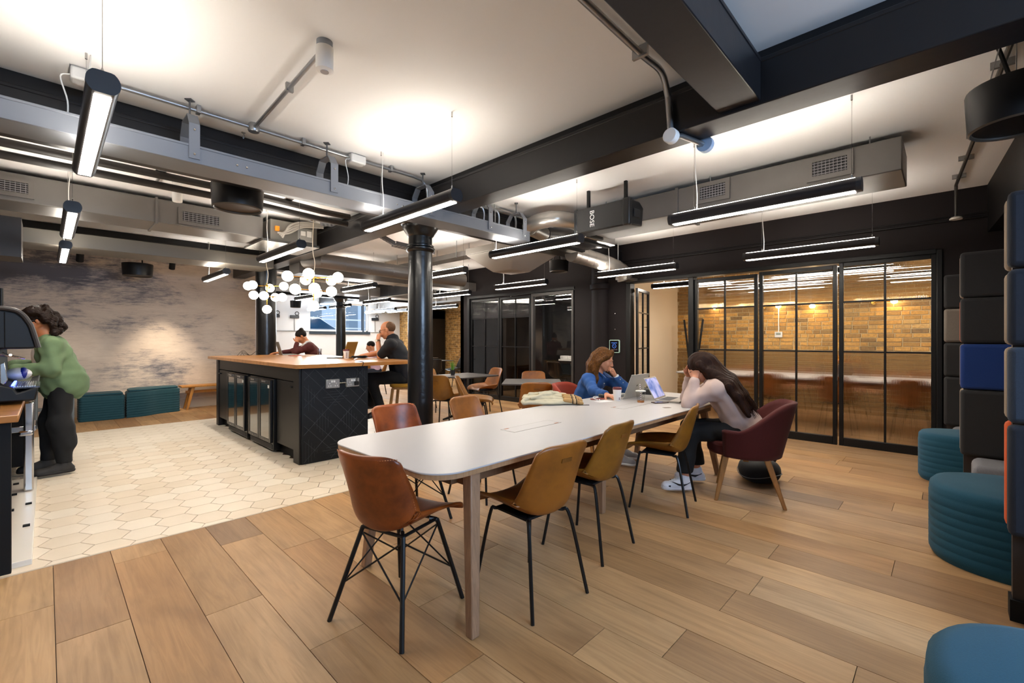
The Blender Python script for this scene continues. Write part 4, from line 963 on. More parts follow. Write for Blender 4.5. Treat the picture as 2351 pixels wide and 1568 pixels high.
# local +Y is the way the sitter faces
chair('bucket', ORNG, (1.21, 1.93, 0), -PI/2+math.radians(15), 'orange leather bucket chair with crossed wire legs at the table head')
chair('bucket', ORNG, (1.87, 2.86, 0), PI, 'orange leather bucket chair on the island side of the white table')
chair('tub', OCH, (1.78, 1.60, 0), math.radians(-4), 'tan tub chair nearest the table head, back turned to the open floor')
chair('tub', MUST, (2.44, 1.69, 0), math.radians(3), 'mustard tub chair second from the table head')
chair('tub', MUST, (3.44, 1.66, 0), math.radians(14), 'mustard tub chair next to the woman in the pale sweatshirt')
chair('tub', OCH, (2.62, 2.86, 0), PI+.1, 'ochre tub chair between the orange chair and the folded coat')
# cafe tables and chairs behind
CAFT = M('cafe_top', '#3a3433', .38); 
def cafe(loc, rz, label, s=.4):
    t = thing('cafe_table', label, 'table', loc, rz)
    obj('tabletop', G().prism(rrect(-s, s, -s, s, .02, 3), .722, .74), CAFT, t, bevel=.002)
    obj('pedestal', G().tube([(0, 0, .12), (0, 0, .72)], .032, 12), LEGM, t, smooth=True)
    for k in range(4):
        a = math.pi/4+k*math.pi/2; obj('foot', G().tube([(0, 0, .15), (.3*math.cos(a), .3*math.sin(a), .03), (.36*math.cos(a), .36*math.sin(a), .012)], [.026, .018, .012], 8), LEGM, t, smooth=True)
    return t
cafe((4.78, 5.7, 0), 0, 'small square black cafe table with a potted grass plant')
cafe((4.72, 4.17, 0), math.radians(-49), 'small square black cafe table next to the folded coat on the white table')
def ch(px, py, rz, mat, lab, z=.45, group=None):
    p = atz(px, py, z); return chair('tub', mat, (p.x, p.y, 0), rz, lab, group)
chair('tub', OCH, (4.22, 3.68, 0), math.radians(-45), 'tan chair with a small label, back turned to the folded coat')
chair('tub', MUST, (4.15, 4.72, 0), math.radians(-135), 'mustard chair at the corner of the cafe table, beside the black column side')
chair('tub', OCH, (5.28, 4.62, 0), math.radians(135), 'ochre chair on the charcoal wall side of the near cafe table')
chair('tub', OCH, (5.42, 5.9, 0), math.radians(80), 'ochre chair turned beside the dark glazed panels')
chair('tub', MUST, (4.7, 6.42, 0), PI, 'mustard chair behind the potted grass plant')
chair('tub', MUST, (4.1, 5.35, 0), math.radians(-65), 'mustard chair between the black column and plant table')
# wine red armchairs with wooden legs
RED = fabric('wine_red_felt', '#4c130f', 300); REDO = fabric('brick_red_felt', '#8a2f1c', 300)
def armchair(loc, rz, label, mat):
    t = thing('armchair', label, 'armchair', loc, rz)
    def rim(th):
        b = (1+math.cos(th))/2; return .58+.23*smooth01(.35, .95, b)
    def fn(u, v):
        th = (u-.5)*2*math.radians(128); R0 = .27+.05*v
        x = R0*1.03*math.sin(th); y = -R0*math.cos(th)-.02*v; z0 = .36; z = z0+(rim(th)-z0)*v
        return Vector((x, y-.04*v*max(0, math.cos(th)), z))
    obj('shell', G().shell(fn, 32, 10, -.035), mat, t, smooth='all')
    obj('seat', G().prism([(.255*math.sin(a), .03-.27*math.cos(a)) for a in [2*PI*k/28 for k in range(28)]], .36, .47), mat, t, bevel=.03, seg=3)
    for sx in (-1, 1):
        for y0, y1 in ((.14, .22), (-.14, -.27)): obj('leg', leg((sx*.25, y1, 0), (sx*.19, y0, .39), .028, .05), wood('armchair_oak', '#a8763f', .45), t, bevel=.006)
    obj('leg_frame', G().box(-.2, .2, -.02, .02, .33, .358).box(-.02, .02, -.16, .16, .33, .358), wood('armchair_oak', '#a8763f', .45), t)
    return t
armchair((4.14, 1.24, 0), math.radians(18), 'wine red armchair under the woman in the pale sweatshirt', RED)
armchair((4.27, 2.98, 0), PI+.2, 'brick red armchair under the woman in the blue shirt', REDO)
# bar stool for the man
def stool(loc, rz, label):
    t = thing('bar_stool', label, 'stool', loc, rz); wd = wood('stool_oak', '#a97b47', .45)
    obj('seat', G().prism(rrect(-.2, .2, -.18, .18, .09, 6), .67, .72), fabric('mustard_felt', '#a87a1e', 250), t, bevel=.018, seg=3)
    obj('seat_frame', G().prism(rrect(-.17, .17, -.15, .15, .05, 4), .64, .67), wd, t)
    for sx in (-1, 1):
        for sy in (-1, 1): obj('leg', leg((sx*.215, sy*.205, 0), (sx*.15, sy*.13, .655), .03, .038), wd, t, bevel=.004)
    for z in (.24,):
        f = .205-.075*z/.655; f2 = .215-.065*z/.655
        for a, b in (((-f2, -f), (f2, -f)), ((f2, -f), (f2, f)), ((f2, f), (-f2, f)), ((-f2, f), (-f2, -f))): obj('foot_rail', G().tube([(*a, z), (*b, z)], .006, 8), STEEL, t)
    return t
MX, MY = atz(893, 992, 0).xy
stool((3.5, 5.47, 0), math.radians(44), 'oak bar stool with mustard seat beneath the man in navy')
stool((3.52, 8.4, 0), math.radians(68), 'oak bar stool beneath the woman in burgundy')

# ================================================================ BLUE POUFS AND BOOTHS
TEAL = fabric('teal_felt', '#0a465c', 240)
def pouf(loc, rx, ry, h, label, rz=0):
    t = thing('pouf', label, 'pouf', loc, rz); n = 48
    def ring(s, z): return [((abs(math.cos(a))**.8)*math.copysign(1, math.cos(a))*rx*s, (abs(math.sin(a))**.8)*math.copysign(1, math.sin(a))*ry*s, z) for a in [2*PI*k/n for k in range(n)]]
    prof = [(.96, .0), (.985, .02)]
    nz = 7
    for k in range(nz):
        z0 = .03+(h-.1)*k/nz; z1 = .03+(h-.1)*(k+1)/nz
        prof += [(.994, z0+.001), (1.0, z0+.007), (1.0, z1-.007), (.994, z1-.001)]
    prof += [(.995, h-.06), (.99, h-.03), (.95, h-.008), (.88, h), (.5, h+.006), (.05, h+.008)]
    v = []; f = []
    for s, z in prof: v += ring(s, z)
    for i in range(len(prof)-1): f += [(i*n+k, i*n+(k+1) % n, (i+1)*n+(k+1) % n, (i+1)*n+k) for k in range(n)]
    f += [tuple(range(n-1, -1, -1)), tuple(range((len(prof)-1)*n, len(prof)*n))]
    obj('upholstery', G().add(v, f), TEAL, t, smooth=True, ang=60)
    obj('seam', G().tube([(-rx*.72, ry*.72*.985, .03), (-rx*.72, ry*.72*.985, h-.06)], .003, 5), M('seam_dark', '#0a3442', .9), t)
    return t
pouf((3.94, -.38, 0), .36, .47, .45, 'teal quilted pouf in the middle booth')
pouf((5.92, -.25, 0), .28, .46, .45, 'teal quilted pouf by the reeded glass panel')
pouf((1.76, -.42, 0), .36, .47, .45, 'teal quilted pouf closest to the camera side booth')
CH = fabric('charcoal_felt', '#222122', 300); CHB = fabric('slate_felt', '#161b26', 300); LTG = fabric('stone_felt', '#6f665d', 220, .3); BLU = fabric('royal_blue_felt', '#0b2f6e', 260); ORF = fabric('orange_felt', '#c4511c', 260)
GRY = fabric('grey_seat_felt', '#6b6a6e', 220, .3); LBL = fabric('denim_felt', '#2a3442', 220, .25); TNF = fabric('taupe_felt', '#8b7a67', 260)
BOOTHW = M('booth_edge_brown', '#2e2521', .5)
def booth(x, yend, label, left, right, rows, seats=(True, True), rs=.5):
    """double sided high-back sofa divider across X, cushions on both faces"""
    t = thing('booth_sofa', label, 'booth', (x, yend, 0)); L = 1.25
    obj('core_panel', G().box(-.03, .03, -L, -.02, .05, 2.0), BOOTHW, t)
    obj('foot', G().box(-.05, .05, -.1, -.01, 0, .1), BLKMATT, t); obj('base', G().box(-.3 if seats[0] else -.03, .3 if seats[1] else .03, -L, -.12, .02, .24), BLKMATT, t)
    for sgn, mats in ((-1, left), (1, right)):
        if mats is None: continue
        for (z0, z1), m in zip(rows, mats):
            a, b = sorted((sgn*.032, sgn*.115))
            obj('cushion', G().box(a, b, -L, 0, z0+.004, z1-.004), m, t, bevel=.025, seg=3)
    for sgn, on in ((-1, seats[0]), (1, seats[1])):
        if on:
            a, b = (.118, rs) if sgn > 0 else (-.5, -.118)
            prof = [(a, .26), (b, .26), (b, .38), ((a+b)/2, .43), (a, .43)] if sgn > 0 else [(b, .26), (a, .26), (a, .38), ((a+b)/2, .43), (b, .43)]
            obj('seat_cushion', G().box(min(a, b), max(a, b), -L, -.06, .25, .42), GRY, t, bevel=.05, seg=4)
    return t
R4 = [(.41, .93), (.93, 1.29), (1.29, 1.65), (1.65, 2.01)]
booth(3.2, -.2, 'high booth divider with slate cushions and an orange edge', [CHB, LBL, CHB, CHB], [ORF, TNF, TNF, TNF], R4, rs=.3)
booth(5.12, -.07, 'high booth divider with a royal blue cushion in the third row', [CH, BLU, CH, CH], [TNF, TNF, ORF, TNF], R4)
booth(6.745, .03, 'booth back with a pale stone cushion against the charcoal wall', [CH, CH, LTG, CH], None, R4, (True, False))
# ================================================================ COFFEE COUNTER (left)
t = thing('coffee_counter', 'oak topped coffee counter with black end panel and open white cabinet base', 'counter', (0, 0, 0))
obj('end_panel', G().box(-1.0, -.135, 3.8, 3.845, 0, .86), BLKMATT, t, bevel=.003)
obj('worktop', G().box(-1.05, -.105, 3.73, 7.3, .86, .90), MAT_TOP, t, bevel=.005)
obj('back_panel', G().box(-.95, -.9, 3.845, 7.3, .0, .86), CARC, t)
obj('end_panel', G().box(-.95, -.135, 7.25, 7.29, 0, .86), BLKMATT, t)
bs = obj('base_board', G().box(-.9, -.055, 3.87, 6.15, .0, .035), M('white_board', '#e6ded0', .25), t, bevel=.003)
for y in (4.55, 5.15, 5.65, 6.05):
    obj('fitting', G().box(-.11, -.075, y, y+.035, .036, .045), BLKMATT, bs); obj('fitting', G().box(-.2, -.165, y-.12, y-.08, .036, .045), BLKMATT, bs)
obj('steel_column', G().box(-.13, -.07, 5.6, 5.75, .036, .79).box(-.15, -.07, 5.3, 5.34, .55, .59), STEEL, t, bevel=.012)
obj('steel_shelf', G().box(-.6, -.06, 5.9, 6.3, .5, .55), STEEL, t, bevel=.004)
obj('drawer_unit', G().box(-.7, -.1, 6.3, 7.2, .12, .85), BLKMATT, t, bevel=.006)
# espresso machine, side profile towards the camera
EM = M('machine_anthracite', '#0d0f11', .5, spec=.3); EMT = M('machine_trim', '#2e2926', .5)
t = thing('espresso_machine', 'dark hooded espresso machine with lit drip tray on the coffee counter', 'coffee machine', (0, 0, 0))
def prof(pts, y): return [aty(px, py, y) for px, py in pts]
Y0 = 4.32
hood = [(-80, 708), (-40, 708), (0, 710), (12, 711), (37, 716), (53, 728), (65, 743), (70, 753), (85, 798), (72, 801), (0, 802), (-80, 802)]
obj('hood', G().extr(prof(hood, Y0), (0, 1.5, 0)), EM, t, bevel=.012)
rimp = prof([(0, 707), (12, 708), (38, 713), (55, 725), (67, 741), (73, 752), (88, 798)], Y0-.012)
obj('hood_trim', G().tube(spline(rimp, 4), .014, 8), EMT, t, smooth=True)
obj('hood_seam', G().tube(prof([(10, 716), (11, 800)], Y0-.002), .003, 5), BLKMATT, t)
base = [(-80, 884), (0, 884), (30, 890), (40, 902), (88, 888), (86, 902), (82, 919), (69, 928), (0, 936), (-80, 936)]
p3 = prof(base, Y0); zmin = min(p.z for p in p3)
for p in p3: p.z = max(p.z, .92)
obj('base', G().extr(p3, (0, 1.5, 0)), EM, t, bevel=.01)
bk = prof([(-80, 802), (-14, 802), (-10, 884), (-80, 884)], Y0+.05); obj('back_body', G().extr(bk, (0, 1.4, 0)), BLKMATT, t)
TRAYG = M('tray_chrome', '#b9b9c8', .15, metal=1)
a = aty(30, 889, Y0); b = aty(86, 889, Y0)
tr = obj('drip_tray', G().box(a.x, b.x+.01, Y0+.02, Y0+.5, b.z-.004, b.z+.006), TRAYG, t)
g = G()
for k in range(9): g.box(a.x+.006+k*(b.x-a.x-.01)/9, a.x+.012+k*(b.x-a.x-.01)/9, Y0+.03, Y0+.49, b.z+.0062, b.z+.012)
obj('tray_bars', g, STEEL, tr)
a2 = aty(15, 880, Y0+.5); b2 = aty(70, 880, Y0+.5)
obj('drip_tray', G().box(a2.x, b2.x, Y0+.55, Y0+1.1, a2.z-.004, a2.z+.006), TRAYG, t)
obj('tray_light', G().box(a.x-.01, a.x+.002, Y0+.04, Y0+.48, b.z+.012, b.z+.02), emit_mat('tray_led_blue', (.08, .12, 1), 6), t)
sp = prof([(2, 812), (10, 815), (30, 818), (58, 823)], Y0+.1)
obj('steam_wand', G().tube(sp, [.016, .011, .006, .005], 8), STEEL, t, smooth=True); obj('wand_lamp', G().sphere(prof([(24, 815)], Y0+.06)[0], .007, 8, 6), emit_mat('wand_led', (1, .85, .6), 10), t)
side = prof([(0, 836), (10, 832), (18, 872), (8, 884), (0, 880)], Y0+.01); obj('side_arm', G().extr(side, (0, .03, 0)), STEEL, t, bevel=.003)
t = thing('milk_bag', 'white and blue printed coffee bag lying on the drip tray', 'bag', tuple(aty(42, 875, Y0+.62)))
t.location.z = a2.z+.058
obj('pouch', G().sphere((0, 0, 0), .075, 16, 10, (.95, 1.3, .62)), M('bag_white', '#d8d8da', .3), t, smooth=True); obj('stripe', G().sphere((.025, -.012, .004), .064, 16, 10, (.5, 1.3, .68)), M('bag_blue', '#1d2e8c', .35), t, smooth=True)
t = thing('menu_post', 'slim black post standing behind the espresso machine', 'post', (*aty(3, 800, 7.0).xy, .9)); obj('tube', G().tube([(0, 0, 0), (0, 0, .95)], .016, 10), BLKMETAL, t, smooth=True); obj('collar', G().lathe([(.022, .55), (.022, .62)], seg=12), BLKMETAL, t)
# ---------------------------------------------------------------- by the plaster wall
PET = fabric('petrol_felt', '#123f49', 240)
def bench_pouf(name, label, pts, h):
    """quilted block: outline pts (front to back), stacked quilting ribs"""
    t = thing(name, label, 'pouf'); P = [Vector((*p, 0)) for p in pts]; c = sum(P, Vector())/len(P); n = len(P); prof = []
    nz = 9
    for k in range(nz):
        z0 = (h-.05)*k/nz; z1 = (h-.05)*(k+1)/nz; prof += [(.985, z0+.002), (1, z0+.01), (1, z1-.01), (.985, z1-.002)]
    prof += [(1, h-.03), (.97, h-.005), (.9, h)]
    v = []; f = []
    for s, z in prof: v += [((p-c)*s+c+Vector((0, 0, z))) for p in P]
    for i in range(len(prof)-1): f += [(i*n+k, i*n+(k+1) % n, (i+1)*n+(k+1) % n, (i+1)*n+k) for k in range(n)]
    f += [tuple(range(n-1, -1, -1)), tuple(range((len(prof)-1)*n, len(prof)*n))]
    obj('upholstery', G().add(v, f), PET, t, smooth=True)
    v2 = [((p-c)*.93+c+Vector((0, .03, h))) for p in P]; obj('seat_pad', G().extr(v2, (0, 0, .035)), PET, t, bevel=.014, seg=3)
def smoothpoly(p, n=4):
    q = spline([Vector((*a, 0)) for a in p+p[:1]], n)[:-1]; return [(a.x, a.y) for a in q]
bench_pouf('bench_pouf', 'petrol blue ribbed pouf next to the grey side table', rrect(.36, .93, 9.93, 10.4, .05, 4), .40)
bench_pouf('bench_pouf', 'petrol blue ribbed pouf with curved front next to the oak bench', smoothpoly([(.945, 9.93), (1.2, 9.97), (1.42, 10.12), (1.7, 10.19), (1.72, 10.3), (1.7, 10.52), (1.4, 10.54), (1.0, 10.44)][::1], 3), .43)
OAKB = wood('bench_oak', '#b0762c', .45)
t = thing('oak_bench', 'long oak bench with slanted legs against the plaster wall', 'bench', (0, 10.42, 0))
obj('seat', G().box(1.76, 3.05, -.16, .16, .42, .45), OAKB, t, bevel=.004); obj('rail', G().box(1.85, 3.0, -.02, .02, .3, .35), OAKB, t)
for x, dx in ((1.95, -.1), (2.9, .05)):
    for y in (-.12, .12): obj('leg', leg((x+dx, y*1.1, 0), (x, y*.8, .42), .035, .055), OAKB, t, bevel=.004)
t = thing('side_table', 'grey metal side table behind the woman in the green overshirt', 'table', (.16, 9.85, 0)); GM = M('side_table_grey', '#6b7378', .5)
obj('tabletop', G().box(-.3, .2, -.2, .2, .54, .57), GM, t, bevel=.01); obj('upper_box', G().box(-.28, .14, -.15, .18, .57, .68), GM, t, bevel=.01)
for x in (-.26, .13):
    for y in (-.16, .16): obj('leg', G().tube([(x, y, 0), (x, y, .54)], .018, 8), GM, t)
obj('shelf', G().box(-.27, .14, -.16, .16, .25, .27), GM, t)

# ================================================================ LAPTOPS, CUPS AND SMALL THINGS
def laptop(loc, rz, label, wd, dp, col, open_deg, screen=None, logo=None, base_col=None):
    """hinge at local origin, keyboard towards -Y, lid opens up"""
    t = thing('laptop', label, 'laptop', loc, rz); m = M('alu_'+col, '#'+col, .35, metal=.6); mb = M('alu_'+(base_col or col), '#'+(base_col or col), .4, metal=.5)
    obj('base', G().box(-wd/2, wd/2, -dp, 0, 0, .014), mb, t, bevel=.003)
    k = obj('keyboard', G().box(-wd*.42, wd*.42, -dp*.58, -dp*.1, .0142, .015), M('keys_dark', '#26262a', .6), t)
    obj('touchpad', G().box(-wd*.16, wd*.16, -dp*.95, -dp*.62, .0142, .0148), M('pad_'+col, '#'+col, .3, metal=.4), t)
    R = Matrix.Rotation(math.radians(-(open_deg-90)), 3, 'X'); up = R@Vector((0, 0, 1)); n = R@Vector((0, 1, 0))
    c = Vector((0, .004, .012))+up*dp/2
    lid = obj('lid', G().obox(c, wd, .007, dp, R), m, t, bevel=.002)
    obj('screen', G().obox(c-n*.0038, wd*.94, .001, dp*.88, R), screen or M('screen_off', '#0b0c0f', .15), lid)
    if logo:
        g = G(); rr = .011
        g.tube([c+n*.0042+R@Vector((rr*math.cos(a), 0, rr*math.sin(a))) for a in [2*PI*i/16 for i in range(17)]], .0012, 4, False)
        for i, dx in enumerate((-.0055, 0, .0055)): g.obox(c+n*.0042+R@Vector((dx, 0, 0)), .0016, .001, .009, R)
        obj('logo', g, M('logo_dark', '#4a4a4a', .4), lid)
    return t
def scr_mat():
    t = NT('screen_picture'); v = t.pos((1, 1, 1), obj=True); f = t.noise(v, 5, 2, .5, 1.2)
    c = t.ramp(f, [(.35, lin('#2b4f94')), (.5, lin('#8f93bd')), (.62, lin('#a7a6cc'))])
    t.l(c, t.b.inputs['Base Color']); t.l(c, t.b.inputs['Emission Color']); t.b.inputs['Emission Strength'].default_value = .55; return t.m
laptop((4.08, 2.27, TZ+.002), PI, 'silver laptop with ring logo before the woman in blue', .36, .245, 'b9b6ae', 112, logo=True)
l2 = laptop((4.14, 2.0, TZ+.002), math.radians(8), 'laptop with a lit blue screen before the woman in the sweatshirt', .33, .225, 'a9a49c', 118, screen=scr_mat())
obj('figure', G().obox((0, 0, 0), .03, .0006, .07), M('screen_shadow', '#23283a', .5), l2, loc=(.0, .0, 0)) if False else None
laptop((2.98, 6.12, IZ), math.radians(180+38), 'gold laptop standing open before the man in navy', .33, .23, 'b08a45', 108, base_col='6d6a66')
laptop((2.8, 8.2, IZ), math.radians(80), 'grey laptop before the woman in burgundy', .32, .22, '8a8275', 105)
CUPW = M('paper_cup', '#e4ddd6', .55); LIDB = M('burgundy_lid', '#5e1f1f', .35)
def papercup(loc, label, marks, txt=None):
    t = thing('coffee_cup', label, 'cup', loc)
    obj('cup', G().lathe([(.029, 0), (.031, .003), (.041, .108)], seg=24), CUPW, t, smooth=True)
    obj('lid', G().lathe([(.0435, .1085), (.0435, .117), (.041, .119), (.04, .128), (.036, .13), (.035, .126), (.005, .125)], seg=24), LIDB, t, smooth=True)
    g = G()
    for k in range(marks):
        a = HEAD+PI+.35+.17*(k % 2); z = .018+.012*(k//2); p = Vector((math.cos(a)*(.0305+.0001*k), math.sin(a)*(.0305+.0001*k), z)); g.obox((math.cos(a)*(.0325+z*.075), math.sin(a)*(.0325+z*.075), z), .002, .0085, .006, Matrix.Rotation(a, 3, 'Z'))
    if marks: obj('printed_marks', g, M('print_brown', '#5b3a34', .6), t)
q = atz(1417, 920, TZ); papercup(q, 'white paper coffee cup with burgundy lid on the white table', 4)
p = atd(768, 820, 6.35); papercup((2.86, 5.92, IZ), 'printed paper coffee cup with burgundy lid on the island', 12)
q = atz(1471, 924, TZ)
t = thing('iced_coffee_cup', 'clear plastic cup with striped straw and a little coffee', 'cup', q)
CLR = pane_mat('clear_plastic', (.93, .93, .93), 1.3)
obj('cup', G().lathe([(.03, .001), (.031, .004), (.043, .1), (.046, .103)], seg=24, cap=False), CLR, t, smooth=True)
obj('lid', G().lathe([(.047, .103), (.047, .109), (.04, .113), (.004, .114)], seg=24), M('cloudy_plastic', '#c9c6c2', .3), t, smooth=True)
obj('coffee', G().lathe([(.0295, .0015), (.0325, .02)], seg=24), M('iced_coffee', '#a2642a', .2), t, smooth=True)
st_ = obj('straw', G().tube([(.004, 0, .02), (-.006, .004, .17)], .0038, 8), WPLAST, t); g = G()
for k in range(8):
    a = Vector((.004, 0, .02)).lerp(Vector((-.006, .004, .17)), (k+.2)/8); b = Vector((.004, 0, .02)).lerp(Vector((-.006, .004, .17)), (k+.6)/8); g.tube([a, b], .0041, 8)
obj('stripes', g, M('straw_red', '#6d3a4a', .5), st_)
q = atz(1515, 925, TZ); t = thing('smartphone', 'dark smartphone lying by the iced coffee cup', 'phone', q, math.radians(-28)); obj('body', G().prism(rrect(-.075, .075, -.036, .036, .01, 4), 0, .009), M('phone_brown', '#3a2722', .3), t, bevel=.002); obj('screen', G().prism(rrect(-.07, .03, -.032, .032, .008, 4), .009, .0096), M('phone_glass', '#17181c', .08), t)
q = atz(1531, 936, TZ); obj('paper_card', G().box(-.03, .03, -.02, .02, 0, .0015), M('card_brown', '#7a6f62', .6), loc=q, rot=(0, 0, -.6), label='small brown card lying by the smartphone', cat='card')
q = atz(1388, 921, TZ); obj('paper_sheet', G().box(-.1, .06, -.05, .04, 0, .001), M('paper_white', '#e2e0e0', .6), loc=q, rot=(0, 0, -.3), label='white printed paper beside the coffee cup', cat='paper')
q = atz(1372, 917, TZ); t = thing('glasses_case', 'flat red-brown leather pouch under white earphones', 'pouch', q, -.5); obj('pouch', G().prism(rrect(-.075, .075, -.03, .03, .025, 5), 0, .01), leather('pouch_red', '#7a2b1c', '#571a10'), t, bevel=.003)
t = thing('earphones', 'coiled white earphones on the leather pouch', 'earphones', q+Vector((-.03, .0, .013)))
obj('cord', G().tube(spline([(.05, .02, 0), (.0, .03, .008), (-.03, .0, .0), (.0, -.02, .012), (.035, 0, .014), (.0, .02, .016), (-.035, .01, .004), (-.02, -.03, -.009), (-.05, -.05, -.009)], 5), .0022, 6), WPLAST, t, smooth=True)
for p in ((-.05, -.05, -.006), (-.03, -.06, -.006)): obj('earbud', G().sphere(p, .007, 10, 6), WPLAST, t, smooth=True)
q = atz(1392, 914, TZ); t = thing('computer_mouse', 'black computer mouse under the hand of the woman in blue', 'mouse', q+Vector((-.02, .03, 0))); obj('shell', G().sphere((0, 0, .002), .03, 14, 8, (1, 1.7, .75)), M('mouse_black', '#151517', .4), t, smooth=True)
t.location.z = TZ+.022
q = atz(1495, 909, TZ); t = thing('black_case', 'black case with glasses on top near the open laptop', 'case', (4.5, 2.32, TZ), .2); obj('box', G().box(-.1, .1, -.07, .07, 0, .055), M('case_black', '#16181d', .6), t, bevel=.008); obj('spectacles', G().tube(spline([(-.07, 0, .058), (-.05, .02, .07), (-.02, 0, .058), (.01, .02, .07), (.04, 0, .058), (.08, -.04, .06)], 5), .002, 5), BLKMETAL, t)
# folded cream coat with checked lining
q = atz(1268, 926, TZ)
t = thing('folded_coat', 'folded cream coat with tan checked lining on the white table', 'coat', q, HEAD-PI/2+.05)
rn = random.Random(11); COAT = t; COATQ = q
t2 = obj('coat_label_strap', G().box(.2, .31, -.14, -.125, 0, .004), BLKMATT, t)
# island things
t = thing('cable_bundle', 'tangle of black cables on the island beside the gold laptop', 'cable', (2.95, 5.72, IZ+.006)); g = G()
for k in range(7):
    a = rn.uniform(0, 6); g.tube(spline([(.13*math.cos(a+i*.9)*(.55+.1*k % .4), .11*math.sin(a+i*.9), .004+.012*abs(math.sin(i*1.3+k))+.003*k) for i in range(8)], 4), .004, 6)
obj('loops', g, BLKMATT, t, smooth=True)
t = thing('drinking_glass', 'clear water glass on the island before the woman in burgundy', 'glass', (2.95, 7.0, IZ+.001)); obj('glass', G().lathe([(.026, 0), (.028, .002), (.034, .12), (.032, .12), (.027, .01), (.002, .008)], seg=20, cap=False), pane_mat('glass_tumbler', (.9, .9, .9), 2.5), t, smooth=True); obj('base', G().lathe([(.026, .0), (.027, .008)], seg=20), pane_mat('glass_tumbler', (.9, .9, .9), 2.5), t)
obj('paper_sheet', G().box(-.15, .15, -.1, .1, 0, .002), M('paper_white', '#e2e0e0', .6), loc=(3.05, 7.75, IZ), label='white papers lying on the island by the water glass', cat='paper')
t = thing('red_folder', 'red folder under the papers on the island', 'folder', (2.8, 7.6, IZ)); obj('cover', G().box(-.08, .08, -.06, .06, 0, .006), M('folder_red', '#a8322c', .5), t, bevel=.002)
t = thing('cable_bundle', 'thin black charging cables behind the grey laptop', 'cable', (2.3, 8.3, IZ+.005)); g = G()
for k in range(3): g.tube(spline([(-.15+.05*k, -.05, 0), (-.05, .02*k, .08-.02*k), (.05, .0, .0), (.16, .03, .06), (.24, .02, .002)], 5), .003, 5)
obj('loops', g, BLKMATT, t, smooth=True)
# black wall-box strip behind column
# potted grass
t = thing('potted_grass', 'small potted green grass on the black cafe table', 'plant', (4.66, 5.86, .741))
obj('pot', G().lathe([(.032, 0), (.045, .085), (.041, .085), (.03, .02)], seg=16), M('pot_black', '#1b1918', .6), t, smooth=True)
GRS = M('grass_blade', '#5b8a2a', .6, var=.3, vscale=30)
for k in range(46):
    a = rn.uniform(0, 2*PI); r0 = rn.uniform(0, .03); ln = rn.uniform(.08, .17); sp_ = rn.uniform(.0, .09)
    b0 = Vector((r0*math.cos(a), r0*math.sin(a), .075)); d = Vector((math.cos(a), math.sin(a), 0))
    pts = [b0, b0+d*sp_*.35+Vector((0, 0, ln*.6)), b0+d*sp_+Vector((0, 0, ln))]; s_ = Vector((-d.y, d.x, 0))*.003
    obj('blade', G().add([pts[0]-s_, pts[0]+s_, pts[1]+s_, pts[1]-s_, pts[2]], [(0, 1, 2, 3), (3, 2, 4)]), GRS, t)

# wall tablet, tiny fixings
q = atx(1412, 795, WX); t = thing('room_tablet', 'square wall tablet with a blue clock on the charcoal wall', 'tablet', (WX-.002, q.y, q.z))
obj('frame', G().extr([(0, y, z) for y, z in rrect(-.1, .1, -.112, .112, .02, 5)], (-.022, 0, 0)), M('tablet_frame', '#9fb5a6', .4, emit=(.5, .75, .6), estr=.15), t)
obj('screen', G().extr([(-.0222, y, z) for y, z in rrect(-.088, .088, -.1, .1, .014, 5)], (-.002, 0, 0)), M('tablet_glass', '#0a0a10', .1), t)
BL = emit_mat('tablet_blue', (.1, .25, .8), .8)
obj('clock', G().tube([(-.0252, .035*math.cos(a), .005+.035*math.sin(a)) for a in [2*PI*i/24 for i in range(25)]], .003, 5, False).tube([(-.0252, .018, .02), (-.0252, 0, .005), (-.0252, -.012, -.004)], .002, 4), BL, t)
obj('screen_line', G().box(-.0256, -.0245, -.055, .055, .056, .064), BL, t); obj('screen_line', G().box(-.0256, -.0245, -.06, .06, -.064, -.05), M('tablet_grey', '#5a4a55', .5), t)
for py in (720, 756):
    q = atx(1413, py, WX); obj('wall_stud', G().lathe([(.012, 0), (.009, .012)], seg=12, R=Matrix.Rotation(-PI/2, 3, 'Y')), STEEL, loc=(WX-.001, q.y, q.z), label='tiny metal fixing above the wall tablet', cat='fixing', group='wall fixings')

# ================================================================ MEETING ROOM
t = thing('meeting_table', 'long white topped meeting table behind the reeded glass', 'table'); obj('tabletop', G().prism(rrect(8.0, 9.1, -.5, 3.6, .1, 5), .715, .74), WTOP, t, bevel=.003)
obj('apron', G().box(8.2, 8.9, -.3, 3.4, .62, .714), wood('apron_oak', '#8a5c30', .5), t)
for x in (8.2, 8.9):
    for y in (-.2, 3.3): obj('leg', leg((x, y, 0), (x, y, .63), .05, .06), OAKL, t)
for i, y in enumerate((.35, 1.15, 1.95, 2.75)):
    chair('tub', TAN, (7.78, y, 0), -PI/2, 'tan chair inside the meeting room, on the glass side of the table', 'meeting room chairs, glass side')
for i, y in enumerate((.3, 1.2, 2.1, 3.0)):
    chair('tub', TAN, (9.35, y, 0), PI/2, 'tan chair inside the meeting room, on the brick side of the table', 'meeting room chairs, brick side')
q = atx(1788, 768, BX-.02); t = thing('thermostat', 'white thermostat with pale display on the brick wall', 'thermostat', (BX-.02, q.y, q.z)); obj('body', G().box(-.03, 0, -.065, .065, -.055, .055), WPLAST, t, bevel=.004); obj('display', G().box(-.0315, -.0302, -.04, .04, -.01, .035), M('lcd_grey', '#8b958a', .3), t)
obj('conduit', G().tube([(-.012, 0, .055), (-.012, 0, 1.2)], .01, 8), WPLAST, t)
BULB = emit_mat('warm_bulb', (1, .72, .38), 45)
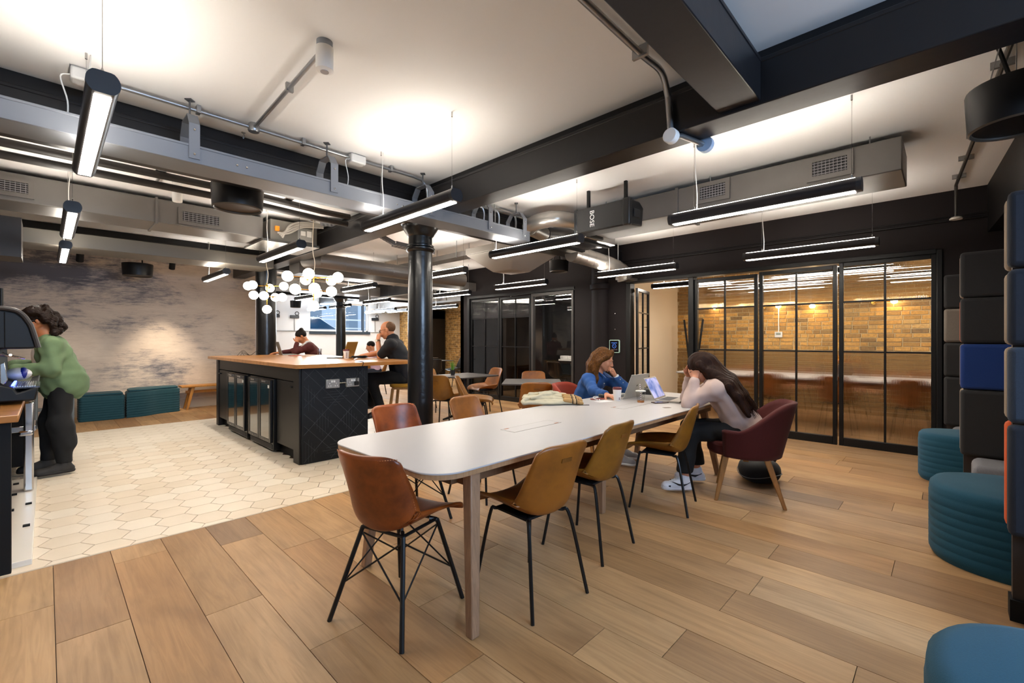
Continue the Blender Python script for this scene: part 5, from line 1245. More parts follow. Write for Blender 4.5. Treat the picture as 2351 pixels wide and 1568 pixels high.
for px, py in ((1787, 703), (1865, 703), (2053, 692), (1640, 706)):
    q = atx(px, py, BX-.12); t = thing('wall_lamp', 'bare warm bulb on a brass arm on the brick wall', 'lamp', (BX-.02, q.y, q.z), group='brick wall bulbs')
    obj('arm', G().tube([(0, .28, .0), (-.1, .24, .0), (-.1, .04, 0)], .008, 8), BRASS, t, smooth=True); obj('plate', G().lathe([(.035, 0), (.035, .012)], (0, .28, 0), 14, Matrix.Rotation(-PI/2, 3, 'Y')), BRASS, t); obj('bulb', G().sphere((-.1, 0, 0), .04, 14, 10, (1, 1.2, .9)), BULB, t, smooth=True)
# flowers on the table
t = thing('flower_arrangement', 'red and yellow exotic flowers on the meeting table', 'flowers', (8.6, 1.18, .741)); obj('vase', G().lathe([(.06, 0), (.09, .06), (.07, .16), (.05, .2)], seg=16), M('vase_dark', '#3a2a26', .3), t, smooth=True)
for k in range(26):
    a = rn.uniform(0, 2*PI); e = rn.uniform(.25, 1.25); L = rn.uniform(.12, .3); d = Vector((math.cos(a)*math.cos(e), math.sin(a)*math.cos(e), math.sin(e))); s_ = d.cross(Vector((0, 0, 1))).normalized()*rn.uniform(.012, .022); b = Vector((0, 0, .2))
    col = (('leaf_dark', '#24411f'), ('petal_red', '#a82018'), ('petal_yellow', '#c98a14'))[k % 3]
    obj('leaf' if k % 3 == 0 else 'petal', G().add([b, b+d*L*.5+s_, b+d*L, b+d*L*.5-s_, b+d*L*.5+Vector((0, 0, .004))], [(0, 1, 4), (1, 2, 4), (2, 3, 4), (3, 0, 4)]), M(col[0], col[1], .5), t)
# black V shaped sculpture / stand near the doorway
t = thing('coat_stand', 'black stand of three slanting bars inside the meeting room', 'stand', (9.6, 3.9, 0))
for dx, tp in ((-.05, -.2), (0, -.08), (.08, .2)): obj('bar', G().tube([(0, dx*.3, .02), (0, -tp, 1.75)], .022, 4), BLKMATT, t)
obj('base', G().lathe([(.2, 0), (.2, .02), (.04, .03)], seg=20), BLKMATT, t)
# ================================================================ SMALL DARK MEETING ROOM
t = thing('side_counter', 'white topped counter in the small dark meeting room', 'counter', (9.2, 6.4, 0)); obj('top', G().box(-.35, .35, -.75, .55, .8, .84), WPLAST, t, bevel=.004); obj('cabinet', G().box(-.3, .3, -.7, .5, 0, .8), BLKMATT, t)
OP = M('pot_gold', '#b07a30', .3, metal=.8)
t = thing('orchid', 'pink orchid in a gold pot on the white counter', 'plant', (9.0, 6.15, .841)); obj('pot', G().lathe([(.06, 0), (.085, .2), (.08, .2), (.06, .02)], seg=16), OP, t, smooth=True)
obj('stem', G().tube(spline([(0, 0, .15), (.01, .02, .4), (0, -.02, .62), (0, -.14, .7), (0, -.24, .62)], 5), .006, 6), M('stem_green', '#6b7a35', .6), t)
for k in range(3): obj('leaf', G().sphere((.02*k-.02, .05-.03*k, .3), .1, 10, 6, (.3, .5, 1.2)), M('orchid_leaf', '#2c6a25', .5), t, smooth=True)
for p in ((0, -.1, .72), (-.02, -.2, .68), (.0, -.16, .6), (0, -.26, .58), (.02, -.06, .66)):
    g = G()
    for k in range(5): a = 2*PI*k/5; g.sphere((p[0], p[1]+.035*math.cos(a), p[2]+.035*math.sin(a)), .032, 8, 5, (.3, 1, 1))
    obj('bloom', g, M('orchid_pink', '#c0408a', .5), t, smooth=True)
for x, y in ((9.0, 6.38), (9.1, 5.86)):
    t = thing('jug', 'grey lidded jug standing beside the orchid', 'jug', (x, y, .841), group='grey jugs'); obj('body', G().lathe([(.07, 0), (.075, .2), (.07, .22)], seg=16), M('jug_grey', '#55504e', .4), t, smooth=True); obj('handle', G().tube(spline([(0, -.07, .18), (0, -.12, .16), (0, -.11, .08), (0, -.07, .05)], 4), .008, 6), BLKMATT, t)
for k in range(3): obj('plate_stack', G().lathe([(.09, 0), (.11, .012+.0*k), (.11, .08), (.09, .082)], seg=18), WPLAST, loc=(9.0, 6.64+.235*k, .841), label='white crockery stacked on the side counter', cat='crockery', group='white crockery stacks', smooth=True) if k != 2 else None
for x, y, lab in ((8.35, 6.55, 'black chair before the white counter in the small meeting room'), (8.2, 5.75, 'black chair by the clear pane of the small meeting room')):
    chair('bucket', leather('leather_black', '#1a1a1b', '#0e0e0f'), (x, y, 0), -PI/2, lab)
t = thing('door_2', 'black door with a steel lever in the small meeting room', 'door', (BX-.25, 7.62, 0), kind='structure'); obj('leaf', G().box(-.04, 0, -.4, .4, 0, 2.1), M('door_black', '#0f0f10', .5), t, bevel=.004); obj('lever', G().tube([(-.05, -.3, 1.02), (-.09, -.3, 1.02), (-.09, -.16, 1.02)], .01, 8), STEEL, t)
# ================================================================ FAR HALL
def phone_box():
    t = thing('phone_booth', 'black telephone box with a lit white sign by the far brick wall', 'phone box', (9.5, 13.4, 0)); K = M('phonebox_black', '#121213', .4)
    obj('body', G().box(-.45, .45, -.45, -.38, 0, 2.35).box(-.45, .45, .38, .45, 0, 2.35).box(-.45, -.38, -.38, -.3, 0, 2.05).box(-.45, -.38, .3, .38, 0, 2.05).box(-.45, .45, -.45, .45, 2.05, 2.4), K, t, bevel=.01)
    obj('side_infill', G().box(-.44, .44, -.455, -.45, .0, 2.0), K, t)
    for z in [.3+.22*k for k in range(8)]: obj('glazing_bar', G().box(-.43, -.40, -.3, .3, z-.01, z+.01), K, t)
    obj('pane', G().box(-.415, -.41, -.3, .3, .2, 2.03), M('phonebox_glass', '#2c3238', .1), t)
    s = obj('sign', G().box(-.475, -.452, -.36, .36, 2.1, 2.28), emit_mat('sign_glow', (1, .88, .8), .9), t)
    text('lettering', 'TELEPHONE', .13, M('sign_red', '#7a1c14', .6), s, (-.478, 0, 2.185), (PI/2, 0, -PI/2))
phone_box()
for px, py in ((632, 725), (677, 727), (862, 733)):
    q = aty(px, py, FARY-.05); t = thing('wall_light', 'black boxed wall light with a ring shade on the far white wall', 'lamp', (q.x, FARY-.002, q.z), group='ring wall lights')
    obj('box', G().box(-.14, .14, -.06, 0, -.05, .05), M('walllight_slate', '#262b33', .5), t, bevel=.004); obj('ring', G().tube([(.07+.06*math.cos(a), -.05, .11+.06*math.sin(a)) for a in [2*PI*i/18 for i in range(19)]], .012, 6, False), BLKMATT, t)
    obj('conduit', G().tube([(0, -.015, -.05), (0, -.015, 1.63-q.z)], .014, 6), GALV, t)
t = thing('conduit', 'thin conduit running along the far white wall below the window', 'conduit'); obj('pipe', G().tube([(3.2, FARY-.02, 1.62), (6.35, FARY-.02, 1.62)], .014, 6), GALV, t); obj('pipe', G().tube([(8.7, FARY-.02, 1.6), (9.3, FARY-.02, 1.6)], .014, 6), GALV, t)
q = aty(858, 707, FARY-.1); t = thing('security_camera', 'white security camera on the far white wall', 'camera', (q.x, FARY-.05, q.z-.06)); obj('mount', G().box(-.2, .15, -.05, .045, -.03, .03), WPLAST, t, bevel=.01); obj('dome', G().sphere((.0, -.04, -.1), .06, 12, 8), WPLAST, t, smooth=True)
for i, (x, y, rz) in enumerate(((7.6, 10.4, 0), (8.4, 12.2, .3), (5.15, 10.75, 0))):
    cafe((x, y, 0), rz, ('black cafe table before the far brick wall', 'black cafe table by the telephone box', 'black cafe table behind the island end')[i])
BLKL = leather('leather_black', '#1a1a1b', '#0e0e0f')
chair('bucket', BLKL, (7.2, 9.85, 0), math.radians(-35), 'black chair at the cafe table before the far brick wall'); chair('bucket', BLKL, (8.15, 10.1, 0), math.radians(75), 'black chair beside the far end of the partition')
chair('bucket', BLKL, (7.05, 10.75, 0), math.radians(-110), 'black chair under the mustard jacket'); chair('tub', MUST, (6.6, 12.3, 0), math.radians(-60), 'mustard chair before the telephone box')
chair('tub', MUST, (5.64, 10.08, 0), math.radians(60), 'mustard chair under the man in pink'); chair('tub', TAN, (5.1, 7.35, 0), math.radians(170), 'tan chair behind the plant table in the passage')
t = thing('mustard_jacket', 'mustard yellow jacket hung over a black chair', 'jacket', (7.03, 10.78, 0))
def jk(u, v):
    a = (u-.5)*2; return Vector((.24*a, -.3+.2*abs(math.sin(PI*v))-.05*v+.01*math.sin(20*u), .84-.3*abs(2*v-1)**1.2+.012*math.sin(14*u+5*v)))
o = obj('cloth', G().shell(jk, 16, 14, .01), fabric('mustard_cloth', '#b57a12', 150), t, smooth='all'); o.rotation_euler.z = math.radians(-110); 
# outside the street window: pale street, white car, building
t = thing('white_car', 'white car parked outside the street window', 'car', (7.15, 18.6, 1.031))
cp = [(-2.1, 0), (2.1, 0), (2.12, .35), (1.95, .55), (1.1, .68), (.35, 1.18), (-1.3, 1.2), (-2.0, .75), (-2.12, .4)]
obj('body', G().extr([(x, -.8, z) for x, z in cp], (0, 1.6, 0)), M('car_white', '#e8e8ea', .25), t, bevel=.06, seg=3)
obj('windscreen', G().extr([(x, -.82, z) for x, z in ((1.0, .72), (.36, 1.12), (-.2, 1.14), (-.2, .72))], (0, .02, 0)), M('car_glass', '#27506f', .1), t); obj('side_window', G().extr([(x, -.82, z) for x, z in ((-.3, .72), (-.3, 1.14), (-1.2, 1.14), (-1.6, .76))], (0, .02, 0)), M('car_glass', '#27506f', .1), t)
for x in (-1.3, 1.3): obj('wheel', G().lathe([(.3, -.1), (.3, .1)], (x, -.75, .02), 20, Matrix.Rotation(PI/2, 3, 'X')), BLKMATT, t)
obj('ground', G().box(0, 16, 16.21, 26, .6, .75), M('street_grey', '#8b9096', .8), label='pale grey street outside the far window', cat='street', kind='structure')
b = thing('street_building', 'pale building across the street outside the far window', 'building', (9, 23.5, .75)); obj('facade', G().box(-8, 8, 0, .4, 0, 6), M('facade_pale', '#b9c3cc', .8), b)
for x in (-3.4, -1.4, .6, 2.6): w_ = obj('window', G().box(x-.4, x+.4, -.04, -.001, 1.0, 3.2), M('street_window', '#6f7e8a', .3), b)
obj('railing', G().box(-4, 4, -2.6, -2.56, 1.5, 1.56).box(-4, 4, -2.6, -2.56, 1.1, 1.15), WPLAST, b)
for k in range(9): obj('railing_post', G().tube([(-4+k, -2.58, 0), (-4+k, -2.58, 1.56)], .02, 6), WPLAST, b)
# backpack on the floor behind the red armchair
t = thing('backpack', 'black backpack lying on the floor behind the wine red armchair', 'bag', (4.68, 1.28, 0), .3)
def bp(u, v):
    a = 2*PI*u; r = math.sin(PI*min(.999, max(.001, v)))**.45; return Vector((.25*r*math.cos(a)*(1+.04*math.sin(3*a)), .18*r*math.sin(a), .002+.095*(1-math.cos(PI*v))*(1+.05*math.sin(2*a))))
v = []; f = []; n = 28; mrows = 14
for j in range(mrows+1):
    for i in range(n): v.append(bp(i/n, j/mrows))
for j in range(mrows):
    for i in range(n): f.append((j*n+i, j*n+(i+1) % n, (j+1)*n+(i+1) % n, (j+1)*n+i))
f += [tuple(range(n-1, -1, -1)), tuple(range(mrows*n, (mrows+1)*n))]
obj('body', G().add(v, f), fabric('nylon_black', '#121214', 120), t, smooth='all'); obj('piping', G().tube([(.255*math.cos(a), .185*math.sin(a), .08+.02*math.sin(2*a)) for a in [2*PI*i/30 for i in range(31)]], .004, 5, False), M('piping_grey', '#5a5c5e', .6), t)
obj('strap', G().tube(spline([(.2, -.12, .18), (.34, -.16, .15), (.36, -.1, .03), (.24, -.02, .02)], 5), .014, 6), fabric('nylon_black', '#121214', 120), t, smooth=True); obj('wheel', G().lathe([(.03, -.015), (.03, .015)], (.27, -.1, .03), 14, Matrix.Rotation(PI/2, 3, 'X')), M('wheel_grey', '#55575a', .5), t)
# ================================================================ PEOPLE (implicit surfaces, one continuous skin per person)
class SDF:
    def __init__(s, lo, hi, res):
        s.lo = np.array(lo, float); s.res = res; s.n = np.ceil((np.array(hi)-s.lo)/res).astype(int)+1
        s.ax = [(s.lo[i]+np.arange(s.n[i])*res).astype(np.float32) for i in range(3)]
        s.d = np.full(s.n, 1.0, np.float32)
    def sub(s, a, b, m):
        sl = []
        for i in range(3):
            i0 = int(max(0, math.floor((min(a[i], b[i])-m-s.lo[i])/s.res))); i1 = int(min(s.n[i], math.ceil((max(a[i], b[i])+m-s.lo[i])/s.res)+1))
            if i1 <= i0: return None
            sl.append(slice(i0, i1))
        X = s.ax[0][sl[0]][:, None, None]; Y = s.ax[1][sl[1]][None, :, None]; Z = s.ax[2][sl[2]][None, None, :]
        return tuple(sl), X, Y, Z
    def _un(s, sl, b, k):
        a = s.d[sl]
        if k <= 0: s.d[sl] = np.minimum(a, b); return
        h = np.clip(.5+.5*(a-b)/k, 0, 1); s.d[sl] = a+(b-a)*h-k*h*(1-h)
    def cap(s, p, q, r0, r1=None, k=.02):
        r1 = r0 if r1 is None else r1; p = np.array(p, float); q = np.array(q, float); w = s.sub(p, q, max(r0, r1)+k+.03)
        if w is None: return s
        sl, X, Y, Z = w; v = q-p; L = max(1e-9, float(v@v)); t = np.clip(((X-p[0])*v[0]+(Y-p[1])*v[1]+(Z-p[2])*v[2])/L, 0, 1)
        b = np.sqrt((X-p[0]-v[0]*t)**2+(Y-p[1]-v[1]*t)**2+(Z-p[2]-v[2]*t)**2)-(r0+(r1-r0)*t); s._un(sl, b, k); return s
    def ell(s, c, r, R=None, k=.02, cut=False):
        c = np.array(c, float); r = np.array(r, float); m = r.max()+k+.03; w = s.sub(c-0, c+0, m)
        if w is None: return s
        sl, X, Y, Z = w; x, y, z = X-c[0], Y-c[1], Z-c[2]
        if R is not None:
            A = np.array(R).T; x, y, z = A[0, 0]*x+A[0, 1]*y+A[0, 2]*z, A[1, 0]*x+A[1, 1]*y+A[1, 2]*z, A[2, 0]*x+A[2, 1]*y+A[2, 2]*z
        k0 = np.sqrt((x/r[0])**2+(y/r[1])**2+(z/r[2])**2); k1 = np.sqrt((x/r[0]**2)**2+(y/r[1]**2)**2+(z/r[2]**2)**2)+1e-6
        b = k0*(k0-1)/k1
        if cut:
            a = s.d[sl]; h = np.clip(.5-.5*(a+b)/k, 0, 1); s.d[sl] = a+(-b-a)*h+k*h*(1-h)
        else: s._un(sl, b, k)
        return s
    def chain(s, pts, rs, k=.02):
        for i in range(len(pts)-1): s.cap(pts[i], pts[i+1], rs[i], rs[i+1], k)
        return s
    def wob(s, fn, amp):
        X = s.ax[0][:, None, None]; Y = s.ax[1][None, :, None]; Z = s.ax[2][None, None, :]; s.d += (amp*fn(X, Y, Z)).astype(np.float32); return s
    def mesh(s, name, mat):
        d = s.d; n = s.n-1; ins = d < 0
        c = np.zeros(n, np.int8); off = [(i, j, k) for i in (0, 1) for j in (0, 1) for k in (0, 1)]
        S_ = lambda a, o: a[o[0]:o[0]+n[0], o[1]:o[1]+n[1], o[2]:o[2]+n[2]]
        for o in off: c += S_(ins, o)
        act = (c > 0) & (c < 8); ci = np.argwhere(act); idx = np.full(n, -1, np.int64); idx[act] = np.arange(len(ci))
        acc = np.zeros((len(ci), 3)); cnt = np.zeros(len(ci))
        D = {o: d[ci[:, 0]+o[0], ci[:, 1]+o[1], ci[:, 2]+o[2]] for o in off}
        for ax in range(3):
            for o in off:
                if o[ax] == 0:
                    o2 = list(o); o2[ax] = 1; a, b = D[o], D[tuple(o2)]; m = (a < 0) != (b < 0); t = np.where(m, a/np.where(m, a-b, 1), 0)
                    p = np.array(o, float)[None].repeat(len(ci), 0); p[:, ax] += t; acc[m] += p[m]; cnt[m] += 1
        V = s.lo+(ci+acc/cnt[:, None])*s.res; F = []
        for ax in range(3):
            u, w = (ax+1) % 3, (ax+2) % 3; sl0 = [slice(None)]*3; sl1 = [slice(None)]*3; sl0[ax] = slice(0, -1); sl1[ax] = slice(1, None)
            a, b = ins[tuple(sl0)], ins[tuple(sl1)]; e = np.argwhere(a != b); e = e[(e[:, u] > 0) & (e[:, w] > 0) & (e[:, u] < n[u]) & (e[:, w] < n[w])]
            def cell(du, dw):
                q = e.copy(); q[:, u] += du; q[:, w] += dw; return idx[q[:, 0], q[:, 1], q[:, 2]]
            q = np.stack([cell(-1, -1), cell(0, -1), cell(0, 0), cell(-1, 0)], 1); fl = ~a[e[:, 0], e[:, 1], e[:, 2]]; q[fl] = q[fl][:, ::-1]; F.append(q)
        F = np.concatenate(F); F = F[(F >= 0).all(1)]
        me = bpy.data.meshes.new(name); me.from_pydata(V.tolist(), [], F.tolist()); me.update(); me.materials.append(mat); me.shade_smooth(); return me
def vec(*a): return np.array(a, float)
def unit_(v): v = np.array(v, float); return v/np.linalg.norm(v)
def skin_mat(name, col, red):
    if name in MATS: return MATS[name]
    t = NT(name); f = t.noise(t.pos(obj=True), 9, 3, .5); t.l(t.mix(f, lin(red), lin(col)), t.b.inputs['Base Color'])
    t.b.inputs['Roughness'].default_value = .5; t.b.inputs['Subsurface Weight'].default_value = .08; t.b.inputs['Subsurface Radius'].default_value = (.02, .008, .004); MATS[name] = t.m; return t.m
def hair_mat(name, col, dark):
    if name in MATS: return MATS[name]
    t = NT(name); f = t.noise(t.pos((60, 60, 5), obj=True), 4, 4, .6); t.l(t.ramp(f, [(.35, lin(dark)), (.65, lin(col))]), t.b.inputs['Base Color']); t.b.inputs['Roughness'].default_value = .5; t.b.inputs['Specular IOR Level'].default_value = .15; t.bump(f, .5, .006); MATS[name] = t.m; return t.m
def cloth_mat(name, col, var=.12):
    if name in MATS: return MATS[name]
    t = NT(name); f = t.noise(t.pos(obj=True), 14, 4, .6); f2 = t.noise(t.pos(obj=True), 500, 2); c = lin(col)
    t.l(t.mix(f, tuple(x*(1-var) for x in c), tuple(min(1, x*(1+var)) for x in c)), t.b.inputs['Base Color']); t.b.inputs['Roughness'].default_value = .85; t.bump(f2, .15, .002); MATS[name] = t.m; return t.m
class Head:
    def __init__(s, c, yaw=0, pitch=0, roll=0, sc=1.0):
        s.c = vec(*c); s.s = sc; s.R = np.array((Matrix.Rotation(math.radians(yaw), 3, 'Z')@Matrix.Rotation(math.radians(pitch), 3, 'X')@Matrix.Rotation(math.radians(roll), 3, 'Y')))
    def p(s, x, y, z): return s.c+s.R@(vec(x, y, z)*s.s)
    def skin(s, S):
        k = s.s; P = s.p
        S.ell(P(0, -.012, .03), vec(.073, .092, .084)*k, s.R, .01); S.ell(P(0, .028, -.035), vec(.057, .064, .077)*k, s.R, .03)
        S.ell(P(0, .055, -.09), vec(.02, .02, .018)*k, s.R, .02)
        for q in (-1, 1):
            S.cap(P(q*.055, -.005, -.045), P(q*.012, .055, -.088), .02*k, .014*k, .02); S.ell(P(q*.034, .06, -.025), vec(.024, .022, .024)*k, s.R, .02)
            S.ell(P(q*.076, -.006, -.008), vec(.011, .02, .032)*k, s.R, .006); S.cap(P(q*.012, .084, .018), P(q*.04, .072, .016), .010*k, .008*k, .012)
            S.ell(P(q*.031, .099, .002), vec(.015, .014, .010)*k, s.R, .010, cut=True); S.ell(P(q*.031, .077, .002), vec(.012, .012, .011)*k, s.R, .004)
            S.ell(P(q*.0095, .099, -.033), vec(.008, .009, .007)*k, s.R, .006)
        S.cap(P(0, .088, .012), P(0, .108, -.027), .007*k, .0115*k, .010)
        S.cap(P(-.016, .084, -.058), P(.016, .084, -.058), .006*k, .006*k, .010); S.cap(P(-.013, .082, -.068), P(.013, .082, -.068), .007*k, .007*k, .010)
    def details(s, par, browcol='2a1c12', eyes=True, lips='8a4a40'):
        g = G(); P = s.p; k = s.s
        for q in (-1, 1): g.tube([P(q*.013, .0945, .02), P(q*.028, .0905, .026), P(q*.046, .078, .02)], [.003*k, .0032*k, .0018*k], 6)
        obj('eyebrows', g, M('brow_'+browcol, '#'+browcol, .7), par)
        if eyes:
            g = G()
            for q in (-1, 1): g.sphere(P(q*.031, .0792, .0005), .0108*k, 12, 8)
            e = obj('eyes', g, M('eye_white', '#c9c2ba', .2), par, smooth=True); g = G()
            for q in (-1, 1): g.sphere(P(q*.031, .0862, -.0015), .0052*k, 10, 6)
            obj('irises', g, M('iris_dark', '#1a120c', .15), e, smooth=True); g = G()
            for q in (-1, 1): g.tube([P(q*.019, .0895, .0035), P(q*.031, .0925, .0065), P(q*.043, .084, .003)], .0016*k, 5)
            obj('lashes', g, M('lash_dark', '#17100c', .6), e)
        g = G().tube([P(-.019, .0865, -.0605), P(-.008, .0925, -.0575), P(0, .0925, -.0588), P(.008, .0925, -.0575), P(.019, .0865, -.0605)], [.002*k, .0045*k, .004*k, .0045*k, .002*k], 8).tube([P(-.017, .0855, -.0625), P(0, .0918, -.0668), P(.017, .0855, -.0625)], [.002*k, .0055*k, .002*k], 8)
        obj('lips', g, M('lip_'+lips, '#'+lips, .45), par, smooth=True)
    def glasses(s, par, name='spectacles'):
        P = s.p; g = G()
        for q in (-1, 1):
            g.tube([P(q*(.034+.024*math.cos(a)), .104-.006*abs(math.cos(a)), .001+.016*math.sin(a)) for a in [2*PI*i/18 for i in range(19)]], .0022, 6, False); g.tube([P(q*.058, .1, .008), P(q*.074, .05, .012), P(q*.081, -.01, .008)], .0022, 6)
        g.tube([P(-.011, .104, .004), P(0, .107, .006), P(.011, .104, .004)], .002, 6); obj(name, g, M('specs_black', '#121214', .3), par, smooth=True)
def hand(S, W, u, n, thumb=1, curl=(.3, .35, .3), spread=.012, L=1.0, thumbdir=None):
    """W wrist, u finger direction, n back-of-hand normal, thumb=+1 if thumb on +v side (v = n x u)"""
    W = vec(*W); u = unit_(u); n = vec(*n); n = unit_(n-u*(n@u)); v = np.cross(n, u)*thumb; r = .0088*L
    offs = (.030, .010, -.011, -.030); lens = (.072, .080, .074, .058); fwd = (.088, .092, .087, .078)
    S.ell(W+u*.045*L, vec(.04, .036, .014)*L, np.stack([u, v, n], 1), .012)
    for o, ln, f in zip(offs, lens, fwd):
        kn = W+u*f*L+v*o*L; S.cap(W+u*.012*L+v*o*.55*L, kn, .0125*L, .0100*L, .012); a = 0; p = kn
        for sg, cu, rr in zip((.46, .30, .24), curl, (1, .93, .85)):
            a += cu; d = u*math.cos(a)-n*math.sin(a)+v*(o/.03)*spread*4*.25; q = p+unit_(d)*ln*sg*L; S.cap(p, q, r*rr, r*rr*.93, .004); p = q
    td = unit_(thumbdir) if thumbdir is not None else unit_(u*.72+v*.62-n*.35)
    b = W+u*.022*L+v*.026*L-n*.006; m = b+td*.042*L; e = m+unit_(td+u*.25)*.032*L; f2 = e+unit_(td*.8+u*.5)*.024*L
    S.chain([b, m, e, f2], [.0145*L, .0115*L, .0098*L, .0082*L], .008)
def torso(S, J, f=1.0, belly=0, k=.05, ch=(.155, .112, .17), wa=(.135, .102, .13), pe=(.168, .125, .115), sh=.062):
    P, C, N = vec(*J['pelvis']), vec(*J['chest']), vec(*J['neck']); up = unit_(C-P); x = unit_(vec(*J['shR'])-vec(*J['shL'])); y = np.cross(up, x); R = np.stack([x, unit_(y), up], 1)
    S.ell(P, vec(*pe)*f, R, k); S.ell((P*.55+C*.45)+y*belly, vec(wa[0], wa[1]+belly, wa[2])*f, R, k); S.ell(C, vec(*ch)*f, R, k)
    S.cap(J['shL'], J['shR'], sh*f, sh*f, k); S.cap(C+up*.08, N, .07*f, .055*f, k)
def limbs(S, J, arm=(.046, .040, .027), legr=(.082, .058, .042), k=.02, arms=True, legs=True, forearm=True):
    if arms:
        for q in 'LR':
            S.cap(J['sh'+q], J['el'+q], arm[0], arm[1], k)
            if forearm: S.cap(J['el'+q], J['wr'+q], arm[1], arm[2], k)
    if legs:
        for q in 'LR': S.cap(J['hip'+q], J['kn'+q], legr[0], legr[1], k); S.cap(J['kn'+q], J['an'+q], legr[1], legr[2], k)
def bounds(J, m=.2):
    A = np.array([v for v in J.values()]); return A.min(0)-m, A.max(0)+m
def folds(seed, f=38):
    return lambda X, Y, Z: np.sin(X*f+seed+2.5*np.sin(Z*17+seed))*np.sin(Z*f*.8+Y*f*.5+seed*1.7)+.5*np.sin(X*f*1.7+Y*f*1.9-Z*f+seed)
def shoe(name, par, an, toe, mat, sole, L=.27, extra=None):
    an = vec(*an); d = unit_(vec(toe[0]-an[0], toe[1]-an[1], toe[2]-an[2])); up = vec(0, 0, 1) if abs(d[2]) < .3 else unit_(vec(0, 0, 1)-d*d[2]); sd = np.cross(d, up)
    heel = an-up*(.055)-d*.035; toe_ = heel+d*(L-.075)
    lo = np.minimum(heel, toe_)-.14; hi = np.maximum(heel, toe_)+.17; S = SDF(lo, hi, .006)
    S.cap(heel+up*.012, toe_+up*.002, .038, .034, .02); S.cap(heel+d*.06, toe_-d*.01, .042, .043, .02); S.cap(an+d*.005, an+d*.075-up*.028, .046, .038, .03); S.cap(an+up*.02, an-up*.03, .043, .043, .02)
    cut = (heel[2]*0)
    X = S.ax[0][:, None, None]; Y = S.ax[1][None, :, None]; Z = S.ax[2][None, None, :]
    pl = -((X-heel[0])*up[0]+(Y-heel[1])*up[1]+(Z-heel[2])*up[2])-.012; S.d = np.maximum(S.d, pl.astype(np.float32))
    o = obj('shoe', S.mesh('shoe', mat), None, par)
    S = SDF(lo, hi, .006); S.cap(heel, toe_, .043, .04, .0); S.cap(heel+d*.08, toe_-d*.02, .046, .048, .02)
    S.d = np.maximum(S.d, (pl-.012).astype(np.float32)); S.d = np.maximum(S.d, (-pl-.012).astype(np.float32)); obj('sole', S.mesh('sole', sole), None, o)
    return o, heel, d, up, sd, toe_

# ---------------------------------------------------------------- the folded coat on the white table
def coat():
    S = SDF((-.34, -.22, -.02), (.34, .22, .2), .005)
    S.ell((-.05, 0, .02), (.24, .15, .03), None, .02)
    for x0, x1, y0, y1, z0, z1, r in ((-.27, .16, -.12, -.10, .02, .024, .022), (-.25, .2, -.05, -.085, .055, .03, .024), (-.26, .14, .0, -.02, .05, .06, .026), (-.2, .12, .04, .03, .075, .065, .028), (-.24, .1, .09, .09, .05, .06, .03), (-.12, .06, -.03, .06, .095, .085, .02), (-.2, -.02, -.085, -.02, .06, .09, .017), (-.28, -.2, -.1, .02, .03, .045, .02)):
        m = ((x0+x1)/2+rn.uniform(-.03, .03), (y0+y1)/2+rn.uniform(-.015, .015), (z0+z1)/2+.006)
        S.chain([vec(x0, y0, z0), vec(*m), vec(x1, y1, z1)], [r*.8, r, r*.85], .010)
    S.wob(lambda X, Y, Z: np.sin(X*28+Y*45)*np.sin(Y*70-X*15)+.4*np.sin(X*80+Z*90), .0018)
    Z = S.ax[2][None, None, :]; S.d = np.maximum(S.d, (.001-Z).astype(np.float32)); CRM = fabric('cream_gabardine', '#b9b095', 200, .06)
    obj('cloth', S.mesh('coat', CRM), None, COAT)
    S = SDF((-.05, -.2, -.02), (.34, .2, .16), .005)
    for y0, y1, z0, r in ((-.11, -.1, .03, .022), (-.075, -.06, .05, .022), (-.03, -.02, .06, .022), (.015, .03, .055, .022)): S.chain([vec(.1, y0, z0+.012), vec(.19, (y0+y1)/2, z0), vec(.25, y1, z0-.018)], [r*.9, r, r*.8], .010)
    Z = S.ax[2][None, None, :]; S.d = np.maximum(S.d, (.001-Z).astype(np.float32)); l = obj('lining', S.mesh('lining', fabric('tan_check', '#a98350', 150, .1)), None, COAT)
    for x, w_, c in ((.165, .005, '#231c1a'), (.185, .0025, '#d8d0c0'), (.2, .005, '#231c1a'), (.222, .003, '#7a2a22')):
        S2 = SDF((x-.012, -.2, -.02), (x+.012, .2, .16), .004)
        for y0, y1, z0, r in ((-.11, -.1, .03, .022), (-.075, -.06, .05, .022), (-.03, -.02, .06, .022), (.015, .03, .055, .022)): S2.chain([vec(.1, y0, z0+.012), vec(.19, (y0+y1)/2, z0), vec(.25, y1, z0-.018)], [r*.9+.0015, r+.0015, r*.8+.0015], .010)
        X = S2.ax[0][:, None, None]; Z = S2.ax[2][None, None, :]; S2.d = np.maximum(S2.d, (np.abs(X-x)-w_).astype(np.float32)); S2.d = np.maximum(S2.d, (.002-Z).astype(np.float32)); obj('check_stripe', S2.mesh('stripe', M('stripe'+c[1:], c, .8)), None, l)
coat()
